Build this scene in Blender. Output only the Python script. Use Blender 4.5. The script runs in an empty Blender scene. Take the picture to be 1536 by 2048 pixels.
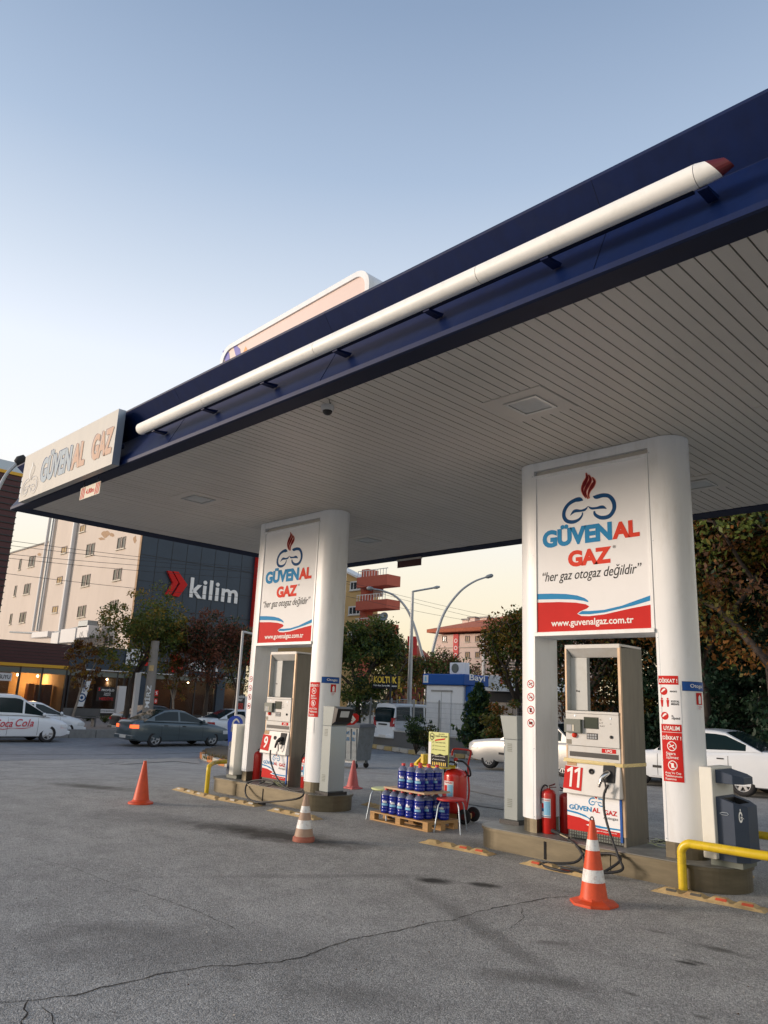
import bpy, math, random
import numpy as np
from mathutils import Vector, Matrix
from mathutils.geometry import tessellate_polygon
R_ = math.radians
sc = bpy.context.scene
COL = sc.collection

# ------------------------------------------------------------------ camera
F, PI_, RO, YA, HH = 1511.949, 13.96, 2.426, 45.702, 1.7
PW, PH = 1536.0, 2048.0
def _basis():
    pi, ro, ya = R_(PI_), R_(RO), R_(YA)
    f = Vector((-math.sin(ya)*math.cos(pi), math.cos(ya)*math.cos(pi), math.sin(pi)))
    r = Vector((math.cos(ya), math.sin(ya), 0)); u = r.cross(f)
    return r*math.cos(ro)+u*math.sin(ro), -r*math.sin(ro)+u*math.cos(ro), f
CR, CU, CF = _basis()
cam_d = bpy.data.cameras.new("camera"); cam = bpy.data.objects.new("camera", cam_d); COL.objects.link(cam)
cam.matrix_world = Matrix(((CR.x, CU.x, -CF.x, 0), (CR.y, CU.y, -CF.y, 0), (CR.z, CU.z, -CF.z, HH), (0, 0, 0, 1)))
cam_d.sensor_fit = 'VERTICAL'; cam_d.sensor_height = 36.0; cam_d.lens = F/PH*36.0
cam_d.clip_start = 0.05; cam_d.clip_end = 3000
sc.camera = cam

# ------------------------------------------------------------------ light
SUN_EL, SUN_AZ = 10.0, 226.0            # azimuth counter-clockwise from +X, direction TOWARDS the sun
w = bpy.data.worlds.new("World"); sc.world = w; w.use_nodes = True
nt = w.node_tree; nt.nodes.clear()
sky = nt.nodes.new('ShaderNodeTexSky'); sky.sky_type = 'NISHITA'; sky.sun_disc = False
sky.sun_elevation = R_(SUN_EL+3); sky.sun_rotation = R_(90-SUN_AZ)
sky.air_density = 1.0; sky.dust_density = 3.0; sky.ozone_density = 1.3; sky.altitude = 0
bg = nt.nodes.new('ShaderNodeBackground'); bg.inputs[1].default_value = 0.15
out = nt.nodes.new('ShaderNodeOutputWorld')
# brighter, creamier air towards the horizon
wtc = nt.nodes.new('ShaderNodeTexCoord'); wsx = nt.nodes.new('ShaderNodeSeparateXYZ'); nt.links.new(wtc.outputs['Generated'], wsx.inputs[0])
wcr = nt.nodes.new('ShaderNodeValToRGB'); nt.links.new(wsx.outputs[2], wcr.inputs[0]); wcr.color_ramp.interpolation = 'LINEAR'
wel = wcr.color_ramp.elements
wel[0].position = 0.0; wel[0].color = (.98, .78, .50, 1); wel[1].position = 1.0; wel[1].color = (.14, .20, .34, 1)
for p_, c_ in ((.07, (1.04, .89, .62)), (.16, (1.04, .95, .77)), (.28, (1.02, 1.02, 1.03)), (.40, (.92, .97, 1.07)), (.49, (.70, .785, .91)), (.61, (.445, .56, .735)), (.74, (.285, .385, .555))):
    e_ = wel.new(p_); e_.color = (*c_, 1)
wa = nt.nodes.new('ShaderNodeVectorMath'); wa.operation = 'SCALE'; wa.inputs['Scale'].default_value = 2.12; nt.links.new(wcr.outputs[0], wa.inputs[0])
wb = nt.nodes.new('ShaderNodeVectorMath'); wb.operation = 'SCALE'; wb.inputs['Scale'].default_value = 0.07; nt.links.new(sky.outputs[0], wb.inputs[0])
wsc = nt.nodes.new('ShaderNodeVectorMath'); wsc.operation = 'ADD'; nt.links.new(wa.outputs[0], wsc.inputs[0]); nt.links.new(wb.outputs[0], wsc.inputs[1])
nt.links.new(wsc.outputs[0], bg.inputs[0]); nt.links.new(bg.outputs[0], out.inputs[0])
sd = bpy.data.lights.new("sun", 'SUN'); sd.energy = 1.0; sd.angle = R_(14); sd.color = (1.0, 0.82, 0.68)
sun = bpy.data.objects.new("sun", sd); COL.objects.link(sun)
dv = Vector((math.cos(R_(SUN_AZ))*math.cos(R_(SUN_EL)), math.sin(R_(SUN_AZ))*math.cos(R_(SUN_EL)), math.sin(R_(SUN_EL))))
sun.rotation_euler = dv.to_track_quat('Z', 'Y').to_euler()
sc.view_settings.view_transform = 'Standard'; sc.view_settings.look = 'None'
sc.view_settings.gamma = 1.0; sc.view_settings.exposure = 1.5

# ------------------------------------------------------------------ surveying helpers (photo pixel + known plane -> metres)
def ray(x, y): return CF + CR*((x-PW/2)/F) - CU*((y-PH/2)/F)
C0 = Vector((0, 0, HH))
def gh(x, y):
    return -min(0.45, min(.11, 0.012*max(0, y-9.6))+0.037*max(0, -13-x))
def atY(x, y, Y): d = ray(x, y); return C0+d*(Y/d.y)
def atX(x, y, X): d = ray(x, y); return C0+d*(X/d.x)
def atZ(x, y, Z): d = ray(x, y); return C0+d*((Z-HH)/d.z)
def atD(x, y, D): d = ray(x, y); return C0+d*(D/math.hypot(d.x, d.y))
def G(x, y):
    d = ray(x, y); t = 0.5
    while t < 400:
        p = C0+d*t
        if p.z <= gh(p.x, p.y): break
        t += 0.02+t*0.002
    for _ in range(3):
        p = C0+d*t; t += (gh(p.x, p.y)-p.z)/d.z
    return C0+d*t

# ------------------------------------------------------------------ materials
M = {}
def mat(name, col, rough=0.6, metal=0.0, var=0.0, vscale=4.0, bump=0.0, bscale=60.0, emit=0.0, spec=0.5, coat=0.0, trans=0.0, dirt=None, dscale=1.5, damt=0.5, stretch=None, ior=None, alpha=None):
    m = bpy.data.materials.new(name); m.use_nodes = True; n = m.node_tree; b = n.nodes['Principled BSDF']
    c = (col[0], col[1], col[2], 1)
    b.inputs['Base Color'].default_value = c
    b.inputs['Roughness'].default_value = rough; b.inputs['Metallic'].default_value = metal
    b.inputs['Specular IOR Level'].default_value = spec
    if coat: b.inputs['Coat Weight'].default_value = coat; b.inputs['Coat Roughness'].default_value = 0.06
    if trans: b.inputs['Transmission Weight'].default_value = trans
    if ior: b.inputs['IOR'].default_value = ior
    if alpha is not None: b.inputs['Alpha'].default_value = alpha
    if emit: b.inputs['Emission Color'].default_value = c; b.inputs['Emission Strength'].default_value = emit
    tc = n.nodes.new('ShaderNodeTexCoord'); src = tc.outputs['Object']
    if stretch:
        mp = n.nodes.new('ShaderNodeMapping'); mp.inputs['Scale'].default_value = stretch
        n.links.new(src, mp.inputs[0]); src = mp.outputs[0]
    last = None
    if var:
        nz = n.nodes.new('ShaderNodeTexNoise'); nz.inputs['Scale'].default_value = vscale; nz.inputs['Detail'].default_value = 6; nz.inputs['Roughness'].default_value = 0.65
        n.links.new(src, nz.inputs['Vector'])
        mr = n.nodes.new('ShaderNodeMapRange'); mr.inputs[1].default_value = 0.25; mr.inputs[2].default_value = 0.75
        mr.inputs[3].default_value = 1-var; mr.inputs[4].default_value = 1+var
        n.links.new(nz.outputs[0], mr.inputs[0])
        mx = n.nodes.new('ShaderNodeMix'); mx.data_type = 'RGBA'; mx.blend_type = 'MULTIPLY'; mx.inputs[0].default_value = 1
        mx.inputs[6].default_value = c; n.links.new(mr.outputs[0], mx.inputs[7]); last = mx.outputs[2]
    if dirt:
        nz = n.nodes.new('ShaderNodeTexNoise'); nz.inputs['Scale'].default_value = dscale; nz.inputs['Detail'].default_value = 8; nz.inputs['Roughness'].default_value = 0.7
        n.links.new(src, nz.inputs['Vector'])
        mr = n.nodes.new('ShaderNodeMapRange'); mr.inputs[1].default_value = 0.5; mr.inputs[2].default_value = 0.78; mr.inputs[4].default_value = damt
        n.links.new(nz.outputs[0], mr.inputs[0])
        mx = n.nodes.new('ShaderNodeMix'); mx.data_type = 'RGBA'; n.links.new(mr.outputs[0], mx.inputs[0])
        if last: n.links.new(last, mx.inputs[6])
        else: mx.inputs[6].default_value = c
        mx.inputs[7].default_value = (*dirt, 1); last = mx.outputs[2]
    if last: n.links.new(last, b.inputs['Base Color'])
    if bump:
        nz = n.nodes.new('ShaderNodeTexNoise'); nz.inputs['Scale'].default_value = bscale; nz.inputs['Detail'].default_value = 5
        n.links.new(tc.outputs['Object'], nz.inputs['Vector'])
        bp = n.nodes.new('ShaderNodeBump'); bp.inputs['Strength'].default_value = bump; bp.inputs['Distance'].default_value = 0.02
        n.links.new(nz.outputs[0], bp.inputs['Height']); n.links.new(bp.outputs[0], b.inputs['Normal'])
    M[name] = m
    return m
mat('navy', (0.003, 0.012, 0.062), 0.45, 0.0, var=0.2, vscale=2.5, stretch=(3, 3, .6), dirt=(0.012, 0.02, 0.06), dscale=2, damt=0.6, spec=.22)
mat('navy_dark', (0.005, 0.010, 0.034), 0.6, var=0.15, spec=.2)
mat('soffit', (0.56, 0.525, 0.47), 0.42, var=0.08, vscale=1.2, dirt=(0.42, 0.38, 0.32), dscale=0.6, damt=0.4)
mat('soffit_gap', (0.17, 0.155, 0.135), 0.9)
mat('white_paint', (0.80, 0.82, 0.84), 0.38, var=0.05, vscale=2, dirt=(0.50, 0.48, 0.43), dscale=1.6, damt=0.45, stretch=(2.5, 2.5, .6))
mat('tube_white', (0.86, 0.86, 0.82), 0.45, var=0.06, vscale=3, dirt=(0.55, 0.53, 0.48), dscale=9, damt=0.3)
mat('alu', (0.55, 0.55, 0.53), 0.35, 0.8, var=0.1, vscale=3)
mat('red_dark', (0.10, 0.008, 0.012), 0.5)
mat('box_face', (0.34, 0.335, 0.31), 0.45, 0.1, var=0.05, vscale=1.5, dirt=(0.42, 0.4, 0.34), dscale=3, damt=0.4, stretch=(3, 3, .5))
mat('steel_edge', (0.36, 0.42, 0.48), 0.35, 0.7)
mat('sign_white', (0.84, 0.85, 0.87), 0.6, var=0.02, spec=.12)
mat('sign_blue', (0.03, 0.25, 0.52), 0.6, spec=.12)
mat('sign_navy', (0.01, 0.07, 0.20), 0.6, spec=.12)
mat('sign_red', (0.56, 0.025, 0.022), 0.6, var=0.06, spec=.12)
mat('sign_redl', (0.70, 0.06, 0.035), 0.6, spec=.12)
mat('flame', (0.17, 0.01, 0.015), 0.6, spec=.12)
mat('sign_flame_line', (0.7, 0.25, 0.2), 0.6, spec=.12)
mat('ink', (0.02, 0.02, 0.022), 0.6, spec=.12)
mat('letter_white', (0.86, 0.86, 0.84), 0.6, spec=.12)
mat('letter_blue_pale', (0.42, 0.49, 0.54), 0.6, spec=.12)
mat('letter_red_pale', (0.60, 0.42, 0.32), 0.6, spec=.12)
mat('purple', (0.12, 0.11, 0.45), 0.4); mat('orange_p', (0.75, 0.33, 0.08), 0.4)
mat('bronze', (0.155, 0.135, 0.095), 0.42, 0.75, var=0.22, vscale=4, dirt=(0.10, 0.09, 0.07), dscale=3, damt=0.6, stretch=(.6, .6, 3))
mat('steel_tan', (0.40, 0.37, 0.28), 0.35, 0.82, var=0.16, vscale=3, dirt=(0.16, 0.14, 0.11), dscale=3.5, damt=0.75, stretch=(6, 6, 0.8), bump=0.05)
mat('steel_top', (0.25, 0.25, 0.235), 0.5, 0.4, var=0.25, vscale=6, dirt=(0.08, 0.075, 0.065), dscale=5, damt=0.8)
mat('disp_side', (0.15, 0.14, 0.115), 0.5, 0.4, var=0.18, vscale=3, dirt=(0.10, 0.095, 0.085), dscale=2, damt=0.7, stretch=(4, 4, .6))
mat('disp_edge', (0.36, 0.27, 0.19), 0.45, 0.5, var=0.3, vscale=8, stretch=(3, 3, .5))
mat('disp_white', (0.56, 0.56, 0.545), 0.4, var=0.05, vscale=5, dirt=(0.36, 0.30, 0.20), dscale=2.8, damt=0.45)
mat('disp_grey', (0.48, 0.50, 0.49), 0.5, var=0.08, dirt=(0.3, 0.28, 0.22), dscale=3)
mat('tape', (0.62, 0.50, 0.22), 0.25, var=0.4, vscale=20, stretch=(1, 1, 8))
mat('cardboard', (0.50, 0.32, 0.18), 0.8)
mat('lcd', (0.035, 0.05, 0.04), 0.15); mat('keypad', (0.13, 0.15, 0.13), 0.5); mat('keys', (0.32, 0.34, 0.36), 0.5)
mat('rubber', (0.022, 0.022, 0.024), 0.55, var=0.3, vscale=20); mat('tyre', (0.018, 0.018, 0.02), 0.8)
mat('black', (0.012, 0.012, 0.014), 0.4); mat('blackm', (0.02, 0.022, 0.025), 0.75)
mat('chrome', (0.6, 0.6, 0.6), 0.2, 1.0)
mat('ext_red', (0.40, 0.015, 0.012), 0.28, var=0.12, vscale=4, coat=0.3)
mat('ext_red2', (0.56, 0.02, 0.015), 0.3, var=0.12, vscale=4, coat=0.3)
mat('label_white', (0.7, 0.72, 0.74), 0.4); mat('label_cyan', (0.22, 0.5, 0.72), 0.4)
mat('bin_slate', (0.042, 0.060, 0.095), 0.5, 0.0, var=0.12, spec=.3)
mat('bin_cream', (0.74, 0.73, 0.66), 0.4, var=0.04, dirt=(0.5, 0.45, 0.35), dscale=3, damt=.4)
mat('pay_grey', (0.24, 0.27, 0.27), 0.5, 0.2, var=0.06, vscale=3)
mat('yellow', (0.70, 0.50, 0.02), 0.35, var=0.14, vscale=8, dirt=(0.30, 0.16, 0.04), dscale=9, damt=0.6)
mat('bump_yellow', (0.50, 0.36, 0.17), 0.75, var=0.3, vscale=12, dirt=(0.30, 0.11, 0.05), dscale=5, damt=0.8, bump=0.3)
mat('bump_red', (0.55, 0.09, 0.04), 0.6, var=0.2, vscale=15); mat('bump_white', (0.6, 0.56, 0.48), 0.6)
mat('cone_orange', (0.66, 0.075, 0.018), 0.5, var=0.12, vscale=9, dirt=(0.36, 0.05, 0.02), dscale=7, damt=0.6)
mat('cone_white', (0.74, 0.74, 0.72), 0.45, var=0.08, vscale=12, dirt=(0.25, 0.13, 0.10), dscale=22, damt=0.9)
mat('cone_tan', (0.40, 0.27, 0.19), 0.6, var=0.15, vscale=9, dirt=(0.25, 0.12, 0.08), dscale=7, damt=0.6)
mat('cone_pink', (0.55, 0.12, 0.12), 0.6, var=0.2, vscale=9, dirt=(0.5, 0.3, 0.28), dscale=7)
mat('cone_base', (0.34, 0.11, 0.07), 0.7, var=0.25, vscale=12)
mat('wood', (0.42, 0.24, 0.09), 0.7, var=0.3, vscale=6, stretch=(1, 12, 12), dirt=(0.2, 0.12, 0.06), dscale=4, damt=.6)
mat('board', (0.52, 0.36, 0.22), 0.6, var=0.12, vscale=6)
mat('fluid', (0.003, 0.018, 0.30), 0.15, coat=0.25, spec=0.5, trans=0.15, var=.25, vscale=9)
mat('plastic_clear', (0.34, 0.40, 0.62), 0.15, trans=0.55, coat=0.3, ior=1.3); mat('cap_red', (0.62, 0.03, 0.03), 0.35)
mat('stool_green', (0.58, 0.66, 0.33), 0.45, var=0.08); mat('stool_red', (0.50, 0.03, 0.03), 0.4, var=0.1)
mat('poster_lime', (0.52, 0.56, 0.16), 0.4, var=0.05)
mat('galv', (0.24, 0.27, 0.29), 0.5, 0.5, var=0.2, vscale=7, dirt=(0.12, 0.11, 0.1), dscale=6, damt=.6)
mat('wall_grey', (0.115, 0.118, 0.122), 0.8, var=0.12, vscale=3, bump=0.15, dirt=(0.18, 0.17, 0.16), dscale=1.2, damt=.4)
mat('wall_cap', (0.42, 0.42, 0.40), 0.8, var=0.15)
mat('fence_grey', (0.30, 0.32, 0.33), 0.5, 0.4)
mat('kerb_yellow', (0.44, 0.33, 0.14), 0.85, var=0.25, vscale=6, dirt=(0.25, 0.22, 0.18), dscale=6, damt=.8)
mat('kerb_white', (0.46, 0.43, 0.37), 0.85, var=0.2, vscale=6, dirt=(0.25, 0.22, 0.18), dscale=6, damt=.8)
mat('kerb_orange', (0.52, 0.20, 0.06), 0.8, var=0.2, vscale=8)
mat('kerb_grey', (0.22, 0.22, 0.21), 0.9, var=0.2, vscale=5)
mat('paving', (0.25, 0.22, 0.20), 0.9, var=0.22, vscale=4, bump=.2)
mat('concrete', (0.30, 0.29, 0.27), 0.9, var=0.2, vscale=3, dirt=(0.16, 0.15, 0.14), dscale=2, damt=.7, bump=.1)
mat('pole_conc', (0.24, 0.22, 0.20), 0.85, var=0.15, vscale=4)
mat('pole_steel', (0.36, 0.38, 0.40), 0.45, 0.6, var=0.08)
mat('facade_dark', (0.022, 0.042, 0.070), 0.4, 0.2, var=0.15, vscale=0.5)
mat('facade_seam', (0.012, 0.016, 0.02), 0.6)
mat('stucco', (0.62, 0.54, 0.47), 0.85, var=0.06, vscale=0.6, dirt=(0.52, 0.44, 0.36), dscale=0.5, damt=.4, stretch=(1, 1, .35), bump=.1)
mat('plaster_bare', (0.40, 0.27, 0.17), 0.9, var=.2)
mat('pipe_white', (0.6, 0.6, 0.6), 0.5)
mat('glass_dark', (0.03, 0.04, 0.045), 0.08, spec=0.8); mat('frame_brown', (0.16, 0.12, 0.10), 0.6); mat('frame_white', (0.72, 0.72, 0.70), 0.5)
mat('glass_warm', (0.35, 0.22, 0.08), 0.2)
mat('slat_brown', (0.070, 0.020, 0.022), 0.6, var=0.25, vscale=3, stretch=(.4, .4, 6))
mat('stripe_yellow', (0.70, 0.38, 0.02), 0.45)
mat('shop_frame', (0.02, 0.02, 0.022), 0.5)
mat('shop_wall', (0.62, 0.40, 0.18), 0.8, var=.2, vscale=1.0)
mat('shop_wall2', (0.03, 0.018, 0.015), 0.8, var=.3, vscale=1.0)
mat('shop_floor', (0.20, 0.12, 0.07), 0.5)
mat('shop_ceil', (0.18, 0.16, 0.14), 0.8)
mat('lamp_on', (1.0, 0.72, 0.38), emit=14); mat('tail_on', (1.0, 0.12, 0.03), emit=.7)
mat('wood_orange', (0.50, 0.17, 0.04), 0.5); mat('wood_brown', (0.17, 0.08, 0.04), 0.5); mat('cream', (0.62, 0.58, 0.48), 0.6)
mat('shop_glass', (0.01, 0.012, 0.015), 0.03, alpha=0.22, spec=0.5)
mat('car_white', (0.74, 0.78, 0.82), 0.25, coat=0.6, var=.02)
mat('car_cream', (0.70, 0.69, 0.63), 0.3, coat=0.4, var=.04)
mat('car_silver', (0.54, 0.53, 0.50), 0.32, 0.3, coat=0.4, var=.04)
mat('car_slate', (0.085, 0.115, 0.130), 0.3, 0.3, coat=0.6)
mat('car_dark', (0.03, 0.04, 0.05), 0.3, 0.4, coat=0.6)
mat('car_glass', (0.010, 0.022, 0.026), 0.08, spec=0.35); mat('trim_black', (0.02, 0.02, 0.022), 0.6)
mat('head_glass', (0.55, 0.58, 0.6), 0.15, spec=.8, coat=.5); mat('tail_red', (0.35, 0.02, 0.02), 0.2, coat=.5); mat('amber', (0.6, 0.2, 0.02), 0.3)
mat('plate', (0.6, 0.6, 0.58), 0.5); mat('rim', (0.42, 0.43, 0.44), 0.4, 0.5); mat('coke_red', (0.55, 0.03, 0.06), 0.4)
mat('bark', (0.05, 0.038, 0.03), 0.9, var=.3, vscale=8, bump=.4, bscale=12); mat('bark_pale', (0.26, 0.23, 0.20), 0.9, var=.3, vscale=8)
mat('house_yellow', (0.62, 0.42, 0.18), 0.85, var=.05); mat('house_red', (0.50, 0.12, 0.075), 0.85, var=.06); mat('house_pink', (0.70, 0.55, 0.48), 0.85, var=.05)
mat('roof_tile', (0.42, 0.12, 0.06), 0.85, var=.2, vscale=5); mat('house_tan', (0.42, 0.36, 0.3), .85, var=.1)
mat('banner_red', (0.55, 0.03, 0.03), .6)
mat('kiosk_white', (0.74, 0.76, 0.78), .5, var=.04); mat('kiosk_blue', (0.012, 0.085, 0.34), .5, spec=.25)
mat('brick_red', (0.26, 0.075, 0.05), .85, var=.15, vscale=3)
mat('sign_yellow', (0.8, 0.55, 0.05), .4)
mat('soil', (0.10, 0.075, 0.05), .95, var=.3, vscale=4)
mat('cable', (0.03, 0.03, 0.035), .6)
mat('dumpster_blue', (0.03, 0.12, 0.25), .6)
mat('blue_round', (0.02, 0.08, 0.55), .35)
mat('crack', (0.012, 0.012, 0.013), .95)
mat('cam_white', (0.55, 0.55, 0.55), .4)

def leafmat(name, col, var=0.35):
    m = bpy.data.materials.new(name); m.use_nodes = True; n = m.node_tree; b = n.nodes['Principled BSDF']
    b.inputs['Roughness'].default_value = 0.55; b.inputs['Specular IOR Level'].default_value = 0.3
    tc = n.nodes.new('ShaderNodeTexCoord'); nz = n.nodes.new('ShaderNodeTexNoise'); nz.inputs['Scale'].default_value = 2.2; nz.inputs['Detail'].default_value = 5
    n.links.new(tc.outputs['Object'], nz.inputs['Vector'])
    cr = n.nodes.new('ShaderNodeValToRGB'); n.links.new(nz.outputs[0], cr.inputs[0])
    cr.color_ramp.elements[0].position = .3; cr.color_ramp.elements[1].position = .7
    cr.color_ramp.elements[0].color = (*[c*(1-var) for c in col], 1); cr.color_ramp.elements[1].color = (*[c*(1+var) for c in col], 1)
    n.links.new(cr.outputs[0], b.inputs['Base Color'])
    tr = n.nodes.new('ShaderNodeBsdfTranslucent'); n.links.new(cr.outputs[0], tr.inputs[0])
    mx = n.nodes.new('ShaderNodeMixShader'); mx.inputs[0].default_value = .3
    n.links.new(b.outputs[0], mx.inputs[1]); n.links.new(tr.outputs[0], mx.inputs[2]); n.links.new(mx.outputs[0], n.nodes['Material Output'].inputs[0])
    M[name] = m
leafmat('leaf_green', (0.060, 0.100, 0.020)); leafmat('leaf_dark', (0.016, 0.038, 0.016)); leafmat('leaf_olive', (0.125, 0.110, 0.020))
leafmat('leaf_yellow', (0.27, 0.17, 0.025)); leafmat('leaf_orange', (0.21, 0.090, 0.018)); leafmat('leaf_brown', (0.11, 0.05, 0.022)); leafmat('leaf_rust', (0.17, 0.060, 0.035)); leafmat('leaf_fresh', (0.11, 0.14, 0.025))
leafmat('leaf_pine', (0.020, 0.055, 0.032))

# ------------------------------------------------------------------ mesh builder
def tfm(loc=(0, 0, 0), rz=0, rx=0, ry=0, s=1):
    return Matrix.Translation(loc) @ Matrix.Rotation(rz, 4, 'Z') @ Matrix.Rotation(ry, 4, 'Y') @ Matrix.Rotation(rx, 4, 'X') @ Matrix.Scale(s, 4)
_txt = {}
def text_geo(s, bold=0.0, shear=0.0, space=1.0):
    k = (s, bold, shear, space)
    if k in _txt: return _txt[k]
    cu = bpy.data.curves.new("t", 'FONT'); cu.body = s; cu.offset = bold; cu.shear = shear; cu.space_character = space; cu.resolution_u = 4
    cu.fill_mode = 'FRONT'
    o = bpy.data.objects.new("t", cu); me = o.to_mesh()
    v = [(p.co.x, p.co.y) for p in me.vertices]; f = [tuple(p.vertices) for p in me.polygons]
    o.to_mesh_clear(); bpy.data.objects.remove(o); bpy.data.curves.remove(cu)
    _txt[k] = (v, f); return _txt[k]
class MB:
    def __init__(s): s.v = []; s.f = []; s.m = []; s.s = []
    def add(s, vs, fs, m, smooth=False, T=None):
        n = len(s.v)
        s.v += [tuple(T @ Vector(p)) for p in vs] if T is not None else [tuple(p) for p in vs]
        for f in fs: s.f.append(tuple(i+n for i in f)); s.m.append(m); s.s.append(smooth)
        return s
    def box(s, x0, x1, y0, y1, z0, z1, m, T=None):
        v = [(x0, y0, z0), (x1, y0, z0), (x1, y1, z0), (x0, y1, z0), (x0, y0, z1), (x1, y0, z1), (x1, y1, z1), (x0, y1, z1)]
        return s.add(v, [(0, 3, 2, 1), (4, 5, 6, 7), (0, 1, 5, 4), (1, 2, 6, 5), (2, 3, 7, 6), (3, 0, 4, 7)], m, False, T)
    def hexa(s, b, t, m, T=None):
        return s.add(list(b)+list(t), [(0, 3, 2, 1), (4, 5, 6, 7), (0, 1, 5, 4), (1, 2, 6, 5), (2, 3, 7, 6), (3, 0, 4, 7)], m, False, T)
    def tris(s, pts):
        return [tuple(t) for t in tessellate_polygon([[Vector((p[0], p[1], 0)) for p in pts]])]
    def prism(s, pts, a, b, m, mp, smooth=False, caps=True, T=None):
        n = len(pts); v = [mp(p[0], p[1], a) for p in pts]+[mp(p[0], p[1], b) for p in pts]
        f = [(i, (i+1) % n, n+(i+1) % n, n+i) for i in range(n)]
        s.add(v, f, m, smooth, T)
        if caps:
            tr = s.tris(pts); s.add(v, [t for t in tr]+[tuple(n+i for i in reversed(t)) for t in tr], m, False, T)
        return s
    def zprism(s, pts, z0, z1, m, smooth=False, T=None): return s.prism(pts, z0, z1, m, lambda x, y, w: (x, y, w), smooth, True, T)
    def lathe(s, prof, m, n=24, T=None, smooth=True, cap=True):
        v = []; f = []
        for r, z in prof:
            for i in range(n): a = 2*math.pi*i/n; v.append((r*math.cos(a), r*math.sin(a), z))
        for j in range(len(prof)-1):
            for i in range(n): f.append((j*n+i, j*n+(i+1) % n, (j+1)*n+(i+1) % n, (j+1)*n+i))
        s.add(v, f, m, smooth, T)
        if cap:
            if prof[0][0] > 1e-4: s.add(v[:n], [tuple(range(n-1, -1, -1))], m, False, T)
            if prof[-1][0] > 1e-4: s.add(v[-n:], [tuple(range(n))], m, False, T)
        return s
    def tube(s, pts, r, m, n=10, T=None, cap=True, smooth=True):
        pts = [Vector(p) for p in pts]; N = len(pts); v = []; f = []
        rr = r if isinstance(r, (list, tuple)) else [r]*N
        up = Vector((0, 0, 1)); prev = None
        for i, p in enumerate(pts):
            t = (pts[min(i+1, N-1)]-pts[max(i-1, 0)])
            t = t.normalized() if t.length > 1e-9 else Vector((0, 0, 1))
            if prev is None: a = t.cross(up if abs(t.z) < .95 else Vector((1, 0, 0))).normalized()
            else: a = (prev-t*prev.dot(t)); a = a.normalized() if a.length > 1e-6 else t.orthogonal().normalized()
            prev = a; b = t.cross(a)
            for k in range(n): an = 2*math.pi*k/n; v.append(p+(a*math.cos(an)+b*math.sin(an))*rr[i])
        for j in range(N-1):
            for k in range(n): f.append((j*n+k, j*n+(k+1) % n, (j+1)*n+(k+1) % n, (j+1)*n+k))
        s.add(v, f, m, smooth, T)
        if cap: s.add(v[:n]+v[-n:], [tuple(range(n-1, -1, -1)), tuple(range(n, 2*n))], m, False, T)
        return s
    def sphere(s, c, r, m, n=14, sc=(1, 1, 1), T=None):
        prof = [(r*math.cos(a)*1.0, r*math.sin(a)) for a in [math.pi*(i/10-.5) for i in range(11)]]
        TT = Matrix.Translation(c) @ Matrix.Diagonal((*sc, 1)); TT = T @ TT if T is not None else TT
        return s.lathe([(max(p[0], 1e-5), p[1]) for p in prof], m, n, TT, True, False)
    def poly(s, pts, m, mp, w=0.0):
        return s.add([mp(p[0], p[1], w) for p in pts], s.tris(pts), m)
    def stroke(s, pts, ws, m, mp, w=0.0, sub=6):
        P = catmull([(*p, q) for p, q in zip(pts, ws)], sub); L = []
        for i, p in enumerate(P):
            a = P[max(i-1, 0)]; b = P[min(i+1, len(P)-1)]; dx, dy = b[0]-a[0], b[1]-a[1]; l = math.hypot(dx, dy) or 1
            nx, ny = -dy/l*p[2]/2, dx/l*p[2]/2; L += [mp(p[0]+nx, p[1]+ny, w), mp(p[0]-nx, p[1]-ny, w)]
        return s.add(L, [(2*i, 2*i+1, 2*i+3, 2*i+2) for i in range(len(P)-1)], m)
    def text(s, t, rect, m, mp, w=0.0, bold=0.0, shear=0.0, space=1.0, keep=False, rot=0.0, thick=0.0):
        v, f = text_geo(t, bold, shear, space)
        if not v: return s
        x0 = min(p[0] for p in v); x1 = max(p[0] for p in v); y0 = min(p[1] for p in v); y1 = max(p[1] for p in v)
        a, b, c, d = rect; sx = (b-a)/(x1-x0); sy = (d-c)/(y1-y0)
        if keep: sx = sy = min(abs(sx), abs(sy))
        P = [(a+(p[0]-x0)*sx, c+(p[1]-y0)*sy+rot*(p[0]-x0)*sx) for p in v]
        s.add([mp(x, y, w+thick) for x, y in P], f, m)
        if thick:
            ed = {}
            for q in f:
                for i in range(len(q)):
                    e = (q[i], q[(i+1) % len(q)]); ed[tuple(sorted(e))] = ed.get(tuple(sorted(e)), [])+[e]
            V = [mp(x, y, w+thick) for x, y in P]+[mp(x, y, w) for x, y in P]; n = len(P)
            s.add(V, [(e[0][0], e[0][0]+n, e[0][1]+n, e[0][1]) for e in ed.values() if len(e) == 1], m)
        return s
    def build(s, name, parent=None, loc=None, rz=0, bevel=0, seg=2, angle=35, auto=None):
        me = bpy.data.meshes.new(name); me.from_pydata(s.v, [], s.f)
        names = []
        for m in s.m:
            if m not in names: names.append(m)
        for m in names: me.materials.append(M[m])
        me.polygons.foreach_set('material_index', [names.index(m) for m in s.m])
        me.polygons.foreach_set('use_smooth', s.s); me.update()
        o = bpy.data.objects.new(name, me); COL.objects.link(o)
        if parent is not None: o.parent = parent
        if loc is not None: o.location = loc
        if rz: o.rotation_euler = (0, 0, rz)
        if bevel:
            b = o.modifiers.new("b", 'BEVEL'); b.width = bevel; b.segments = seg; b.limit_method = 'ANGLE'; b.angle_limit = R_(angle)
        return o
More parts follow.
